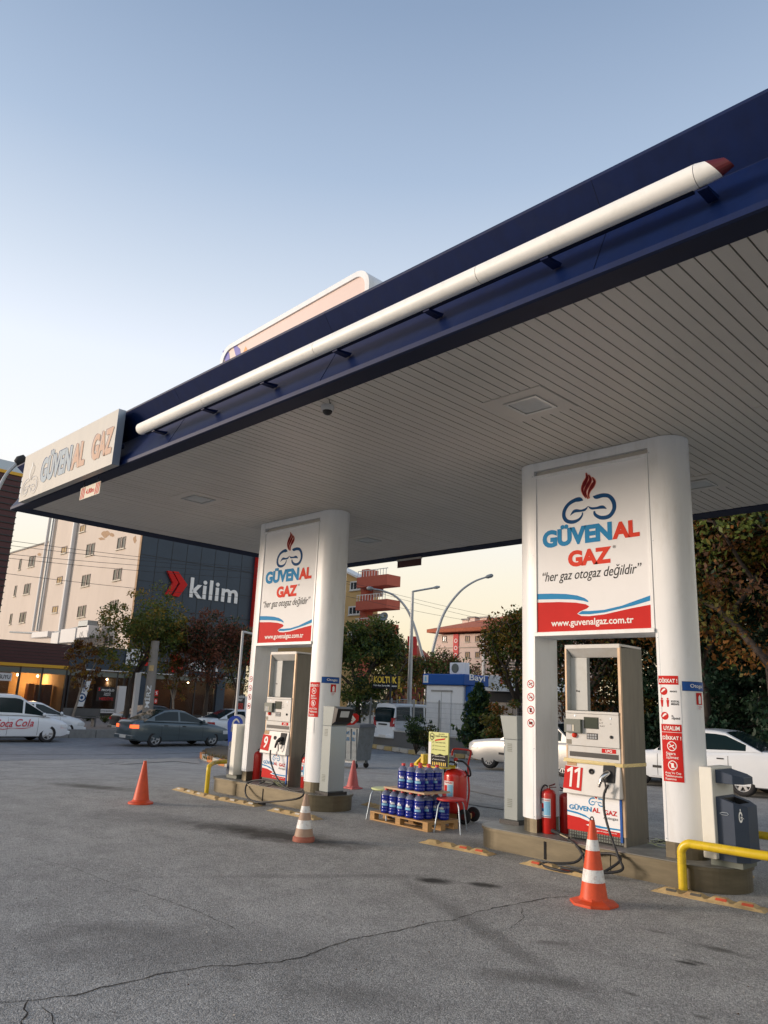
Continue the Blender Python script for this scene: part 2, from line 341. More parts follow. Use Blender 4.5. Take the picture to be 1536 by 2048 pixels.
def catmull(P, sub=6):
    if len(P) < 3: return P
    o = []; n = len(P)
    for i in range(n-1):
        p0, p1, p2, p3 = P[max(i-1, 0)], P[i], P[i+1], P[min(i+2, n-1)]
        for k in range(sub):
            t = k/sub; o.append(tuple(0.5*((2*b)+(-a+c)*t+(2*a-5*b+4*c-d)*t*t+(-a+3*b-3*c+d)*t**3) for a, b, c, d in zip(p0, p1, p2, p3)))
    o.append(tuple(P[-1])); return o
def tag(o, label=None, cat=None, group=None, kind=None):
    if label: o['label'] = label
    if cat: o['category'] = cat
    if group: o['group'] = group
    if kind: o['kind'] = kind
    return o
def thing(name, loc, label, cat, group=None, rz=0):
    o = bpy.data.objects.new(name, None); COL.objects.link(o); o.location = loc; o.rotation_euler = (0, 0, rz); o.empty_display_size = .2
    return tag(o, label, cat, group)
def copy_thing(root, loc, rz=None, label=None, group=None):
    r = root.copy(); COL.objects.link(r); r.location = loc
    if rz is not None: r.rotation_euler = (0, 0, rz)
    if label: r['label'] = label
    if group: r['group'] = group
    for ch in root.children:
        c = ch.copy(); COL.objects.link(c); c.parent = r
        for g in ch.children: d = g.copy(); COL.objects.link(d); d.parent = c
    return r
def mpY(ox, oz, Y, sgn=-1):      # art plane facing -Y
    return lambda u, v, w: (ox+u, Y-w, oz+v)

# ================================================================== GROUND
random.seed(5)
def grid_axis(a, b, fine0, fine1, fs, cs):
    r = []; x = a
    while x < b-1e-6:
        r.append(x); d = fs if fine0 <= x < fine1 else cs
        if x < fine0 and x+d > fine0: d = fine0-x
        x += d
    r.append(b); return r
def sheet(name, xs, ys, lift, m):
    v = [(x, y, gh(x, y)+lift) for y in ys for x in xs]; n = len(xs)
    f = [(j*n+i, j*n+i+1, (j+1)*n+i+1, (j+1)*n+i) for j in range(len(ys)-1) for i in range(n-1)]
    mb = MB(); mb.add(v, f, m, True); return tag(mb.build(name), kind='structure')
def asphalt(name, base, tint, stains=(), speck=0.5, sp_scale=130, rough=0.8, patches=()):
    m = bpy.data.materials.new(name); m.use_nodes = True; n = m.node_tree; L = n.links; b = n.nodes['Principled BSDF']
    b.inputs['Specular IOR Level'].default_value = 0.45
    N = lambda t: n.nodes.new(t)
    tc = N('ShaderNodeTexCoord'); P = tc.outputs['Object']
    def noise(sc_, det=6, ro=.6, vec=P):
        q = N('ShaderNodeTexNoise'); q.inputs['Scale'].default_value = sc_; q.inputs['Detail'].default_value = det; q.inputs['Roughness'].default_value = ro; L.new(vec, q.inputs['Vector']); return q
    def mr(s, a, b_, c, d):
        q = N('ShaderNodeMapRange'); L.new(s, q.inputs[0])
        for i, x in enumerate((a, b_, c, d)): q.inputs[i+1].default_value = x
        return q.outputs[0]
    def mul(a, b_):
        q = N('ShaderNodeMath'); q.operation = 'MULTIPLY'; L.new(a, q.inputs[0])
        if isinstance(b_, (int, float)): q.inputs[1].default_value = b_
        else: L.new(b_, q.inputs[1])
        return q.outputs[0]
    def mix(f, a, b_, mode='MIX'):
        q = N('ShaderNodeMix'); q.data_type = 'RGBA'; q.blend_type = mode
        for s, i in ((f, 0), (a, 6), (b_, 7)):
            if isinstance(s, (int, float)): q.inputs[i].default_value = s
            elif isinstance(s, tuple): q.inputs[i].default_value = (*s, 1)
            else: L.new(s, q.inputs[i])
        return q.outputs[2]
    vo = N('ShaderNodeTexVoronoi'); vo.inputs['Scale'].default_value = sp_scale; L.new(P, vo.inputs['Vector'])
    sep = N('ShaderNodeSeparateColor'); L.new(vo.outputs['Color'], sep.inputs[0])
    v2 = N('ShaderNodeTexVoronoi'); v2.inputs['Scale'].default_value = sp_scale*.45; L.new(P, v2.inputs['Vector'])
    sep2 = N('ShaderNodeSeparateColor'); L.new(v2.outputs['Color'], sep2.inputs[0])
    col = mix(mr(noise(.35, 8, .7).outputs[0], .3, .7, 0, 1), base, tint)
    col = mix(mr(noise(2.3, 8, .75).outputs[0], .35, .66, 0, .75), col, tuple(c*.66 for c in base))
    col = mix(mr(noise(.9, 8, .75).outputs[1], .45, .75, 0, .35), col, tuple(c*1.5 for c in tint))
    stone = mr(sep.outputs[0], 0, 1, 1-speck, 1+speck)
    cmb = N('ShaderNodeCombineColor'); [L.new(stone, cmb.inputs[i]) for i in range(3)]
    col = mix(1.0, col, cmb.outputs[0], 'MULTIPLY')
    bright = mul(mr(sep2.outputs[1], .86, .95, 0, 1), mr(v2.outputs['Distance'], .25, .45, 1, 0))
    col = mix(mul(bright, .45), col, tuple(c*2.1 for c in tint))
    col = mix(mul(mr(noise(14, 3, .6).outputs[0], .60, .78, 0, 1), .25), col, tuple(c*.45 for c in base))
    rgh = mr(noise(1.1, 5).outputs[0], .3, .7, rough-.12, rough+.08)
    nz = noise(3.5, 6, .7)
    for (cx, cy, rx, ry, ang, st, dark, fade) in stains:
        mp = N('ShaderNodeMapping'); mp.vector_type = 'TEXTURE'
        mp.inputs['Location'].default_value = (cx, cy, 0); mp.inputs['Rotation'].default_value = (0, 0, ang); mp.inputs['Scale'].default_value = (rx, ry, 1)
        L.new(P, mp.inputs[0])
        sx = N('ShaderNodeSeparateXYZ'); L.new(mp.outputs[0], sx.inputs[0]); cb = N('ShaderNodeCombineXYZ'); L.new(sx.outputs[0], cb.inputs[0]); L.new(sx.outputs[1], cb.inputs[1])
        ln = N('ShaderNodeVectorMath'); ln.operation = 'LENGTH'; L.new(cb.outputs[0], ln.inputs[0])
        ad = N('ShaderNodeMath'); ad.operation = 'ADD'; L.new(ln.outputs['Value'], ad.inputs[0]); L.new(mr(nz.outputs[0], 0, 1, -.75, .75), ad.inputs[1])
        fac = mul(mr(ad.outputs[0], fade, 1.15, 1, 0), st)
        if dark is None: rgh = N_mixf(n, fac, rgh, .28)
        else: col = mix(fac, col, dark)
    L.new(col, b.inputs['Base Color']); L.new(rgh, b.inputs['Roughness'])
    bp = N('ShaderNodeBump'); bp.inputs['Strength'].default_value = .7; bp.inputs['Distance'].default_value = .006
    hh = N('ShaderNodeMath'); hh.operation = 'ADD'; L.new(mr(vo.outputs['Distance'], 0, .8, 1, 0), hh.inputs[0]); L.new(mul(noise(6).outputs[0], 3), hh.inputs[1])
    L.new(hh.outputs[0], bp.inputs['Height']); L.new(bp.outputs[0], b.inputs['Normal'])
    M[name] = m
def N_mixf(n, f, a, v):
    q = n.nodes.new('ShaderNodeMix'); q.data_type = 'FLOAT'; n.links.new(f, q.inputs[0]); n.links.new(a, q.inputs[2]); q.inputs[3].default_value = v; return q.outputs[0]
DK = (.022, .021, .018)
def stain(px, py, rx, ry, ang, st=.85, dark=DK, fade=.35): p = G(px, py); return (p.x, p.y, rx, ry, R_(ang), st, dark, fade)
ST = [stain(180, 1573, 1.3, .32, 12, .75, (.05, .045, .03)), stain(560, 1672, 1.35, .42, 20, .9, (.028, .024, .018)), stain(480, 1655, .9, .3, 30, .5, (.04, .035, .03)),
      stain(870, 1762, .24, .15, 40, 1.0), stain(972, 1771, .2, .1, 20, .95), stain(1375, 1926, .09, .04, 10, .9), stain(1440, 1900, .25, .06, 0, .4),
      stain(650, 1752, 1.6, .10, 58, .28), stain(950, 1850, 1.9, .12, -25, .35), stain(390, 1900, 1.8, .6, 50, .32, (.05, .05, .05)), stain(820, 1650, 1.2, .35, 0, .6, None, .2),
      stain(960, 1640, .7, .3, 0, .6, None, .2), stain(330, 1640, 1.2, .5, 20, .35, (.05, .05, .05)), stain(960, 1690, .8, .4, 5, .35, (.045, .045, .045)), stain(1395, 1925, .1, .04, 0, .7)]+[stain(a, b, c, d, e, f, (.07, .068, .062), .2) for a, b, c, d, e, f in ((1317, 1864, .10, .04, 20, .6), (1445, 1900, .13, .05, 10, .7), (1262, 1988, .07, .03, 0, .7), (1403, 2034, .06, .03, 10, .7), (1062, 1957, .45, .16, 30, .55), (1104, 1886, .22, .07, 40, .5), (700, 1990, .6, .2, 30, .4), (250, 1860, .8, .25, 60, .35))]
asphalt('asphalt', (.305, .303, .288), (.40, .395, .375), ST, .42, 110)  # coarse worn aggregate
asphalt('asphalt_road', (.215, .225, .24), (.26, .268, .28), (), .2, 90, .7)
asphalt('asphalt_side', (.2, .2, .2), (.26, .26, .25), (), .25, 90, .78)
sheet('ground', grid_axis(-700, 500, -30, 6, .6, 40), grid_axis(-300, 900, -1, 30, .6, 40), 0, 'asphalt')
sheet('road', grid_axis(-33.9, -23.0, -33.9, -23.0, .6, 40), grid_axis(-200, 300, -1, 40, .8, 40), .005, 'asphalt_road')
def ribbon(name, pts, wd, m, lift, jit=0.0):
    P = [G(*p) for p in pts]; Q = []
    for a, b in zip(P, P[1:]):
        n = max(1, int((b-a).length/.05)) if jit else 6
        for k in range(n): Q.append(a.lerp(b, k/n))
    Q.append(P[-1]); V = []; rnd = random.Random(len(pts)); off = Vector((0, 0, 0))
    for i, p in enumerate(Q):
        t = (Q[min(i+1, len(Q)-1)]-Q[max(i-1, 0)]); t.z = 0; t.normalize(); nn = Vector((-t.y, t.x, 0))
        if jit: off = off*.85+nn*rnd.uniform(-jit, jit)
        ww = wd*(rnd.uniform(.35, 1.3) if jit else 1)*(.3 if i in (0, len(Q)-1) and jit else 1)
        for s_ in (1, -1): c = p+off+nn*ww*s_*.5; V.append((c.x, c.y, gh(c.x, c.y)+lift))
    return V, [(2*i, 2*i+1, 2*i+3, 2*i+2) for i in range(len(Q)-1)]
crk = MB()
for pts, wd in [([(-40, 2005), (70, 2000), (170, 1985), (300, 1955), (420, 1930), (560, 1924), (600, 1915), (690, 1877), (760, 1862), (900, 1838), (1000, 1812), (1090, 1796), (1200, 1790)], .011),
                ([(35, 2060), (45, 2020), (62, 1999)], .012), ([(110, 2060), (95, 2030), (85, 2014)], .008), ([(250, 1775), (300, 1790), (420, 1835), (470, 1858)], .006), ([(1045, 1815), (1048, 1835), (1015, 1858)], .006),
                ([(60, 1715), (150, 1738), (230, 1770)], .004), ([(540, 1938), (560, 1930)], .006), ([(1250, 1792), (1400, 1795)], .005),
                ([(0, 1534), (90, 1536), (190, 1531), (260, 1524)], .03), ([(1170, 1850), (1040, 1795)], .0)]:
    if wd: crk.add(*ribbon('c', pts, wd, 'crack', .003, wd*1.6), 'crack')
crk.add(*ribbon('c', [(0, 1509), (200, 1510), (330, 1508), (460, 1503)], .06, 'crack', .008, 0), 'crack')
tag(crk.build('ground_cracks'), kind='structure')
def patch(name, pxs, m, lift):
    P = [G(*p) for p in pxs]; mb = MB(); pts = [(p.x, p.y) for p in P]
    mb.add([(x, y, gh(x, y)+lift) for x, y in pts], mb.tris(pts), m); return tag(mb.build(name), kind='structure')
patch('concrete_strip', [(235, 1530), (300, 1522), (345, 1516), (395, 1518), (402, 1529), (350, 1523)], 'concrete', .012)
patch('concrete_gutter', [(700, 1540), (870, 1556), (1010, 1583), (1010, 1597), (870, 1568), (700, 1546)], 'concrete', .010)
patch('concrete_gutter.001', [(850, 1594), (940, 1603), (1060, 1622), (1060, 1628), (940, 1610), (850, 1598)], 'concrete', .010)
patch('concrete_gutter.002', [(1115, 1585), (1240, 1604), (1240, 1622), (1115, 1600)], 'concrete', .010)

# ================================================================== CANOPY
X0, X1, YF, YB, ZC = -14.53, 6.2, 4.555, 12.215, 4.845
can = thing('fuel_canopy', (0, 0, 0), 'navy blue fuel station canopy with white slatted underside over both pump islands', 'canopy')
fs = MB()
prof = [(-.02, 5.60), (0, 5.665), (-.012, 5.665+.0), (-.235, 5.335), (0, 4.865), (0, 4.815), (-.02, 4.806), (-.285, 4.838)]
prof = [(-.30, 5.60), (-.05, 5.672), (0, 5.665), (0, 5.64), (-.235, 5.335), (-.002, 4.87), (0, 4.82), (-.02, 4.806), (-.285, 4.838), (-.285, 4.875)]
def loopring(d, z): return [(X0-d, YF-d, z), (X1+d, YF-d, z), (X1+d, YB+d, z), (X0-d, YB+d, z)]
V = [p for d, z in prof for p in loopring(d, z)]
fs.add(V, [(4*j+i, 4*j+(i+1) % 4, 4*(j+1)+(i+1) % 4, 4*(j+1)+i) for j in range(6) for i in range(4)], 'navy')
fs.add(V, [(4*j+i, 4*j+(i+1) % 4, 4*(j+1)+(i+1) % 4, 4*(j+1)+i) for j in range(6, len(prof)-1) for i in range(4)], 'navy_dark')  # shade of the downward-facing lip put into a darker navy
for xx in (-11.9, -8.8, -5.7, -2.55, .6): 
    fs.hexa([(xx-.003, YF+.231, 5.337), (xx+.003, YF+.231, 5.337), (xx+.003, YF+.24, 5.337), (xx-.003, YF+.24, 5.337)], [(xx-.003, YF-.004, 5.642), (xx+.003, YF-.004, 5.642), (xx+.003, YF+.01, 5.642), (xx-.003, YF+.01, 5.642)], 'navy_dark')
    fs.hexa([(xx-.003, YF-.002, 4.872), (xx+.003, YF-.002, 4.872), (xx+.003, YF+.01, 4.872), (xx-.003, YF+.01, 4.872)], [(xx-.003, YF+.230, 5.333), (xx+.003, YF+.230, 5.333), (xx+.003, YF+.24, 5.333), (xx-.003, YF+.24, 5.333)], 'navy_dark')
fs.build('fascia', can, bevel=.006)
rf = MB(); rf.box(X0+.2, X1-.2, YF+.2, YB-.2, 5.5, 5.58, 'steel_top'); rf.build('roof_sheet', can)
rs_ = random.Random(8); cl = MB(); x = X0+.29; i = 0; wd = .122
while x < X1-.3:
    ys = [YF+.287, YF+.287+(3.1 if i % 2 else 3.4), YB-.287]
    for a, b in zip(ys, ys[1:]): cl.box(x, x+wd-.013, a+.002, b-.002, ZC+rs_.uniform(0, .003), ZC+.016, 'soffit')
    x += wd; i += 1
cl.box(X0+.29, X1-.29, YF+.29, YB-.29, ZC+.03, ZC+.05, 'soffit_gap')
cl.build('ceiling', can)
# ceiling lights
def ceiling_light(x, y, lab):
    t = thing('ceiling_light', (x, y, ZC), lab, 'ceiling light', 'square downlights recessed in the canopy ceiling')
    f = MB(); a = .36
    for (p, q, r, s) in ((-a, a, -a, -.2), (-a, a, .2, a), (-a, -.2, -.2, .2), (.2, a, -.2, .2)): f.box(p, q, r, s, -.006, .008, 'soffit')
    f.box(-.205, .205, -.205, -.17, -.022, -.004, 'alu'); f.box(-.205, .205, .17, .205, -.022, -.004, 'alu'); f.box(-.205, -.17, -.17, .17, -.022, -.004, 'alu'); f.box(.17, .205, -.17, .17, -.022, -.004, 'alu')
    f.build('light_frame', t)
    g = MB(); g.box(-.168, .168, -.168, .168, -.012, -.002, 'disp_grey'); g.build('light_glass', t)
    return t
cl0 = ceiling_light(-4.37, 6.39, 'square ceiling light near the canopy front, closest to pump 11')
for (x, y, lb) in [(-10.96, 6.34, 'square ceiling light near the canopy front, close to the flat name sign'), (-10.99, 10.29, 'square ceiling light behind the pump 9 pylon'), (-4.24, 10.29, 'square ceiling light partly hidden behind the pump 11 pylon')]:
    copy_thing(cl0, (x, y, ZC), 0, lb)
# security camera
t = thing('security_camera', (-6.11, 5.02, ZC), 'small white dome camera under the canopy front edge', 'security camera')
m = MB(); m.lathe([(.075, 0), (.075, -.03), (.065, -.06)], 'cam_white', 20); m.build('housing', t)
m = MB(); m.sphere((0, 0, -.06), .055, 'black', 16, (1, 1, .9)); m.build('dome', t)
m = MB(); m.tube([(0.02, .0, 0), (.1, -.04, .0), (.13, -.08, -.03), (.16, -.12, 0)], .004, 'black', 6); m.build('camera_cable', t)
# light tube on the fascia
tb = thing('fascia_light_bar', (0, 0, 0), 'long white tubular light bar with dark red tip along the canopy front', 'light bar')
xs = [-9.47, -7.73, -5.62, -3.52, -1.70]; cy, cz, r = 4.44, 5.165, .080
def tubesec(a, b, mb, taper0=False, taper1=False):
    P = []; n = 20
    prof = [(r*math.cos(2*math.pi*k/n), r*math.sin(2*math.pi*k/n)) for k in range(n)]
    xsn = [(a, .35 if taper0 else 1)]+([(a+.09, 1)] if taper0 else [])+[(b, 1)]
    V = [(xx, cy+u*s_, cz+v*s_) for xx, s_ in xsn for u, v in prof]
    mb.add(V, [(j*n+i, j*n+(i+1) % n, (j+1)*n+(i+1) % n, (j+1)*n+i) for j in range(len(xsn)-1) for i in range(n)], 'tube_white', True)
    mb.add(V[:n]+V[-n:], [tuple(range(n)), tuple(range(2*n-1, n-1, -1))], 'tube_white')
for i in range(4):
    mb = MB(); tubesec(xs[i]+(0.004 if i else 0), xs[i+1]-.004, mb, i == 0); mb.build('tube_section', tb)
mb = MB(); n = 20
def er(xo, s_, sl): return [(xo-sl*math.sin(2*math.pi*k/n), cy+r*s_*math.cos(2*math.pi*k/n), cz+r*s_*math.sin(2*math.pi*k/n)) for k in range(n)]
V = er(-1.70, 1, .0)+er(-1.60, .86, .05); mb.add(V, [(i, (i+1) % n, n+(i+1) % n, n+i) for i in range(n)], 'tube_white', True)
V = er(-1.60, .86, .05)+er(-1.50, .50, .03)
mb.add(V, [(i, (i+1) % n, n+(i+1) % n, n+i) for i in range(n)]+[tuple(range(2*n-1, n-1, -1))], 'red_dark'); mb.build('end_cap', tb)
mb = MB(); mb.box(-9.3, -1.75, 4.46, 4.50, 5.082, 5.098, 'navy_dark'); mb.build('mounting_rail', tb)
k = -9.1
while k < -1.7:
    mb = MB(); mb.hexa([(k, 4.46, 5.065), (k+.07, 4.46, 5.065), (k+.07, 4.64, 5.07), (k, 4.64, 5.07)], [(k, 4.46, 5.082), (k+.07, 4.46, 5.082), (k+.07, 4.66, 5.11), (k, 4.66, 5.11)], 'navy'); mb.build('bracket', tb); k += 1.23

# ------------------------------------------------------------------ emblem + wave artwork, digitised on the sign plane
SX, SZ, SY = -5.507, 2.562, 8.127
def c4(x, y): p = atY(1020+x/4.042, 860+y/4.042, SY); return (p.x-SX, p.z-SZ)
def art(mb, mp, S=1.0, ox=0, oz=0, what='all', pale=None):
    f = lambda p: (ox+p[0]*S, oz+p[1]*S)
    bl = pale[0] if pale else 'sign_blue'; rd = pale[1] if pale else 'sign_redl'
    if what in ('all', 'emblem'):
        nv = pale[2] if pale else 'sign_navy'
        G1 = [(588, 568, 4), (560, 560, 30), (520, 568, 27), (470, 600, 25), (438, 650, 26), (434, 700, 27), (460, 736, 25), (510, 742, 24), (556, 722, 18), (580, 690, 12), (584, 665, 8)]
        G2 = [(485, 690, 3), (520, 655, 22), (570, 652, 15), (605, 642, 16), (628, 616, 3)]
        G3 = [(668, 535, 4), (695, 540, 28), (750, 527, 27), (800, 535, 25), (835, 580, 28), (838, 640, 27), (800, 695, 27), (735, 708, 25), (688, 685, 20), (678, 655, 12)]
        G4 = [(778, 636, 3), (745, 622, 22), (695, 630, 15), (655, 632, 15), (630, 616, 3)]
        sc_ = .0019*S
        for g in (G1, G2, G3, G4): mb.stroke([f(c4(a, b)) for a, b, c in g], [c*sc_ for a, b, c in g], nv, mp, .002)
        for g in ([(612, 345, 2), (620, 385, 18), (600, 430, 26), (583, 475, 16), (592, 515, 10), (612, 548, 2)], [(632, 360, 2), (648, 400, 18), (630, 440, 24), (608, 485, 18), (610, 520, 10), (630, 556, 2)], [(662, 380, 2), (680, 415, 16), (664, 450, 26), (640, 490, 16), (632, 525, 8), (640, 552, 2)]):
            mb.stroke([f(c4(a, b)) for a, b, c in g], [(c+9)*sc_ for a, b, c in g], pale[1] if pale else 'sign_flame_line', mp, .0015)
            mb.stroke([f(c4(a, b)) for a, b, c in g], [c*sc_ for a, b, c in g], pale[1] if pale else 'flame', mp, .0022)
    if what in ('all', 'name'):
        a = c4(262, 960); b = c4(822, 905); c = c4(1048, 870); hgt = .205
        mb.text('GÜVEN', (*[ox+q*S for q in (a[0], b[0]+.005)], oz+(a[1])*S, oz+(a[1]+.275)*S), bl, mp, .003, .055)
        a2 = c4(826, 905)
        mb.text('AL', (*[ox+q*S for q in (a2[0], c[0])], oz+(a[1]+.004)*S, oz+(a[1]+hgt+.005)*S), rd, mp, .003, .055)
        g0 = c4(468, 1110); g1 = c4(820, 1085)
        mb.text('GAZ', (ox+g0[0]*S, ox+g1[0]*S, oz+g0[1]*S, oz+(g0[1]+.205)*S), rd, mp, .003, .055)
        mb.text('®', (ox+(g1[0]+.02)*S, ox+(g1[0]+.06)*S, oz+(g0[1]+.175)*S, oz+(g0[1]+.21)*S), 'ink', mp, .003)
    if what in ('all', 'slogan'):
        h0 = c4(262, 1240); h1 = c4(1064, 1165)
        mb.text('“her gaz otogaz değildir”', (ox+h0[0]*S, ox+h1[0]*S, oz+(h0[1]-.02)*S, oz+(h0[1]+.15)*S), 'ink', mp, .003, .0, .32, rot=.0)
    if what in ('all', 'wave'):
        W = [(213, 1325), (330, 1322), (450, 1325), (540, 1337), (600, 1358), (628, 1378), (632, 1392), (590, 1380), (500, 1369), (380, 1367), (213, 1370)]
        mb.poly([f(c4(*p)) for p in W], 'sign_blue', mp, .002)
        W = [(550, 1483), (580, 1463), (640, 1463), (760, 1453), (900, 1420), (1010, 1380), (1131, 1337), (1131, 1378), (1000, 1417), (900, 1442), (760, 1475), (640, 1489), (560, 1489)]
        mb.poly([f(c4(*p)) for p in W], 'sign_blue', mp, .002)
        W = [(213, 1395), (400, 1390), (530, 1395), (610, 1408), (638, 1425), (620, 1442), (560, 1468), (540, 1485), (575, 1503), (640, 1504), (760, 1490), (900, 1458), (1000, 1436), (1134, 1411), (1139, 1603), (213, 1635)]
        mb.poly([f(c4(*p)) for p in W], 'sign_red', mp, .002)
        u0 = c4(332, 1585); u1 = c4(998, 1555)
        mb.text('www.guvenalgaz.com.tr', (ox+u0[0]*S, ox+u1[0]*S, oz+(u0[1]-.03)*S, oz+(u0[1]+.075)*S), 'letter_white', mp, .004, .02)

# grit and small litter
gm = MB(); rg = random.Random(31)
for i in range(260):
    px, py = (rg.uniform(0, 1536), rg.uniform(1560, 2040)) if i % 3 else (rg.uniform(940, 1536), rg.uniform(1700, 1830))
    q = G(px, py); r = rg.uniform(.003, .009); a = rg.uniform(0, 6)
    if q.y > 7.85 and -12.4 < q.x < -3: continue
    gm.add([(q.x+r*math.cos(a+k*2.1), q.y+r*math.sin(a+k*2.1), q.z+.001) for k in range(3)]+[(q.x, q.y, q.z+r)], [(0, 1, 3), (1, 2, 3), (2, 0, 3)], rg.choice(['kerb_white', 'wall_grey', 'leaf_brown', 'kerb_grey']))
tag(gm.build('gravel'), 'loose grit and crumbs scattered over the asphalt', 'gravel', kind='stuff')

# ================================================================== PUMP ISLANDS
GROUND_I = 0.235
def stadium(xa, xb, yc, r, n=18):
    return [(xb+r*math.cos(a), yc+r*math.sin(a)) for a in [math.pi*(i/n-.5) for i in range(n+1)]]+[(xa+r*math.cos(a), yc+r*math.sin(a)) for a in [math.pi*(i/n+.5) for i in range(n+1)]]
def island(cx0, cx1, lab, seams):
    t = thing('pump_island', (0, 0, 0), lab, 'pump island', 'steel-clad pump islands')
    b = MB(); z1 = GROUND_I
    b.zprism(stadium(cx0, cx1, 8.38, .43, 24), -.02, z1-.03, 'bronze'); o = b.build('cladding', t)
    b = MB(); b.zprism(stadium(cx0, cx1, 8.38, .452, 24), z1-.03, z1, 'bronze'); b.build('lip', t, bevel=.008)
    b = MB(); b.zprism(stadium(cx0, cx1, 8.38, .425, 24), z1, z1+.004, 'steel_top'); b.build('top_plate', t)
    for s_, wdt in seams: b = MB(); b.box(s_-wdt/2, s_+wdt/2, 7.944, 7.952, .01, z1-.035, 'crack'); b.build('panel_joint', t)
    return t
island(-5.95, -3.6, 'bronze steel-clad island under pump 11, with the wide dark joint', [(-5.27, .03), (-4.45, .004)])
island(-12.06, -9.66, 'bronze steel-clad island under pump 9, brightly golden at its left nose', [(-10.72, .022), (-11.5, .004)])

# sign pylons: two columns joined by a header and the sign board
CE = .25
def colmap(ox):         # s along the right column's front: flat then round; returns mapping
    x_flat = -3.915; xc = -3.80; yc = 8.127+CE
    def mp(u, v, w):
        x = u
        if x <= xc: return (x+ox, 8.127-w, v)
        a = (x-xc)/CE; return (xc+(CE+w)*math.sin(a)+ox, yc-(CE+w)*math.cos(a), v)
    return mp
def colpts(xa, xb, left):
    n = 14; yc = 8.127+CE
    if left: return [(xb, 8.127), (xb, 8.127+2*CE)]+[(xa-CE*math.sin(math.pi*i/n), yc+CE*math.cos(math.pi*i/n)) for i in range(n+1)]
    return [(xa, 8.127+2*CE), (xa, 8.127)]+[(xb+CE*math.sin(math.pi*i/n), yc-CE*math.cos(math.pi*i/n)) for i in range(n+1)]
def sgrid(mb, u0, u1, v0, v1, m, mp, w, n=12):
    V = [mp(u0+(u1-u0)*i/n, v, w) for v in (v0, v1) for i in range(n+1)]
    mb.add(V, [(i, i+1, n+2+i, n+1+i) for i in range(n)], m)
def disc(mb, cx, cz, r, m, mp, w, n=20): mb.add([mp(cx+r*math.cos(2*math.pi*i/n), cz+r*math.sin(2*math.pi*i/n), w) for i in range(n)], [tuple(range(n))], m)
def ban_icon(mb, cx, cz, r, mp, w, glyph, bgm='sign_white', ring='sign_red', gm='ink'):
    disc(mb, cx, cz, r, ring, mp, w); disc(mb, cx, cz, r*.82, bgm, mp, w+.0012)
    if glyph == 'cig': mb.stroke([(cx-r*.5, cz-r*.2), (cx+r*.5, cz+r*.25)], [r*.2, r*.2], gm, mp, w+.002, 1)
    elif glyph == 'match': mb.stroke([(cx-r*.45, cz-r*.3), (cx+r*.1, cz), (cx+r*.4, cz-r*.2)], [r*.12, r*.2, r*.45], gm, mp, w+.002)
    elif glyph == 'phone': mb.poly([(cx-r*.28, cz-r*.5), (cx+r*.28, cz-r*.5), (cx+r*.28, cz+r*.45), (cx-r*.28, cz+r*.45)], gm, mp, w+.002)
    else: mb.poly([(cx-r*.5, cz-r*.3), (cx+r*.5, cz-r*.3), (cx+r*.5, cz+r*.3), (cx-r*.5, cz+r*.3)], gm, mp, w+.002)
    mb.stroke([(cx-r*.6, cz+r*.6), (cx+r*.6, cz-r*.6)], [r*.16, r*.16], ring, mp, w+.003, 1)
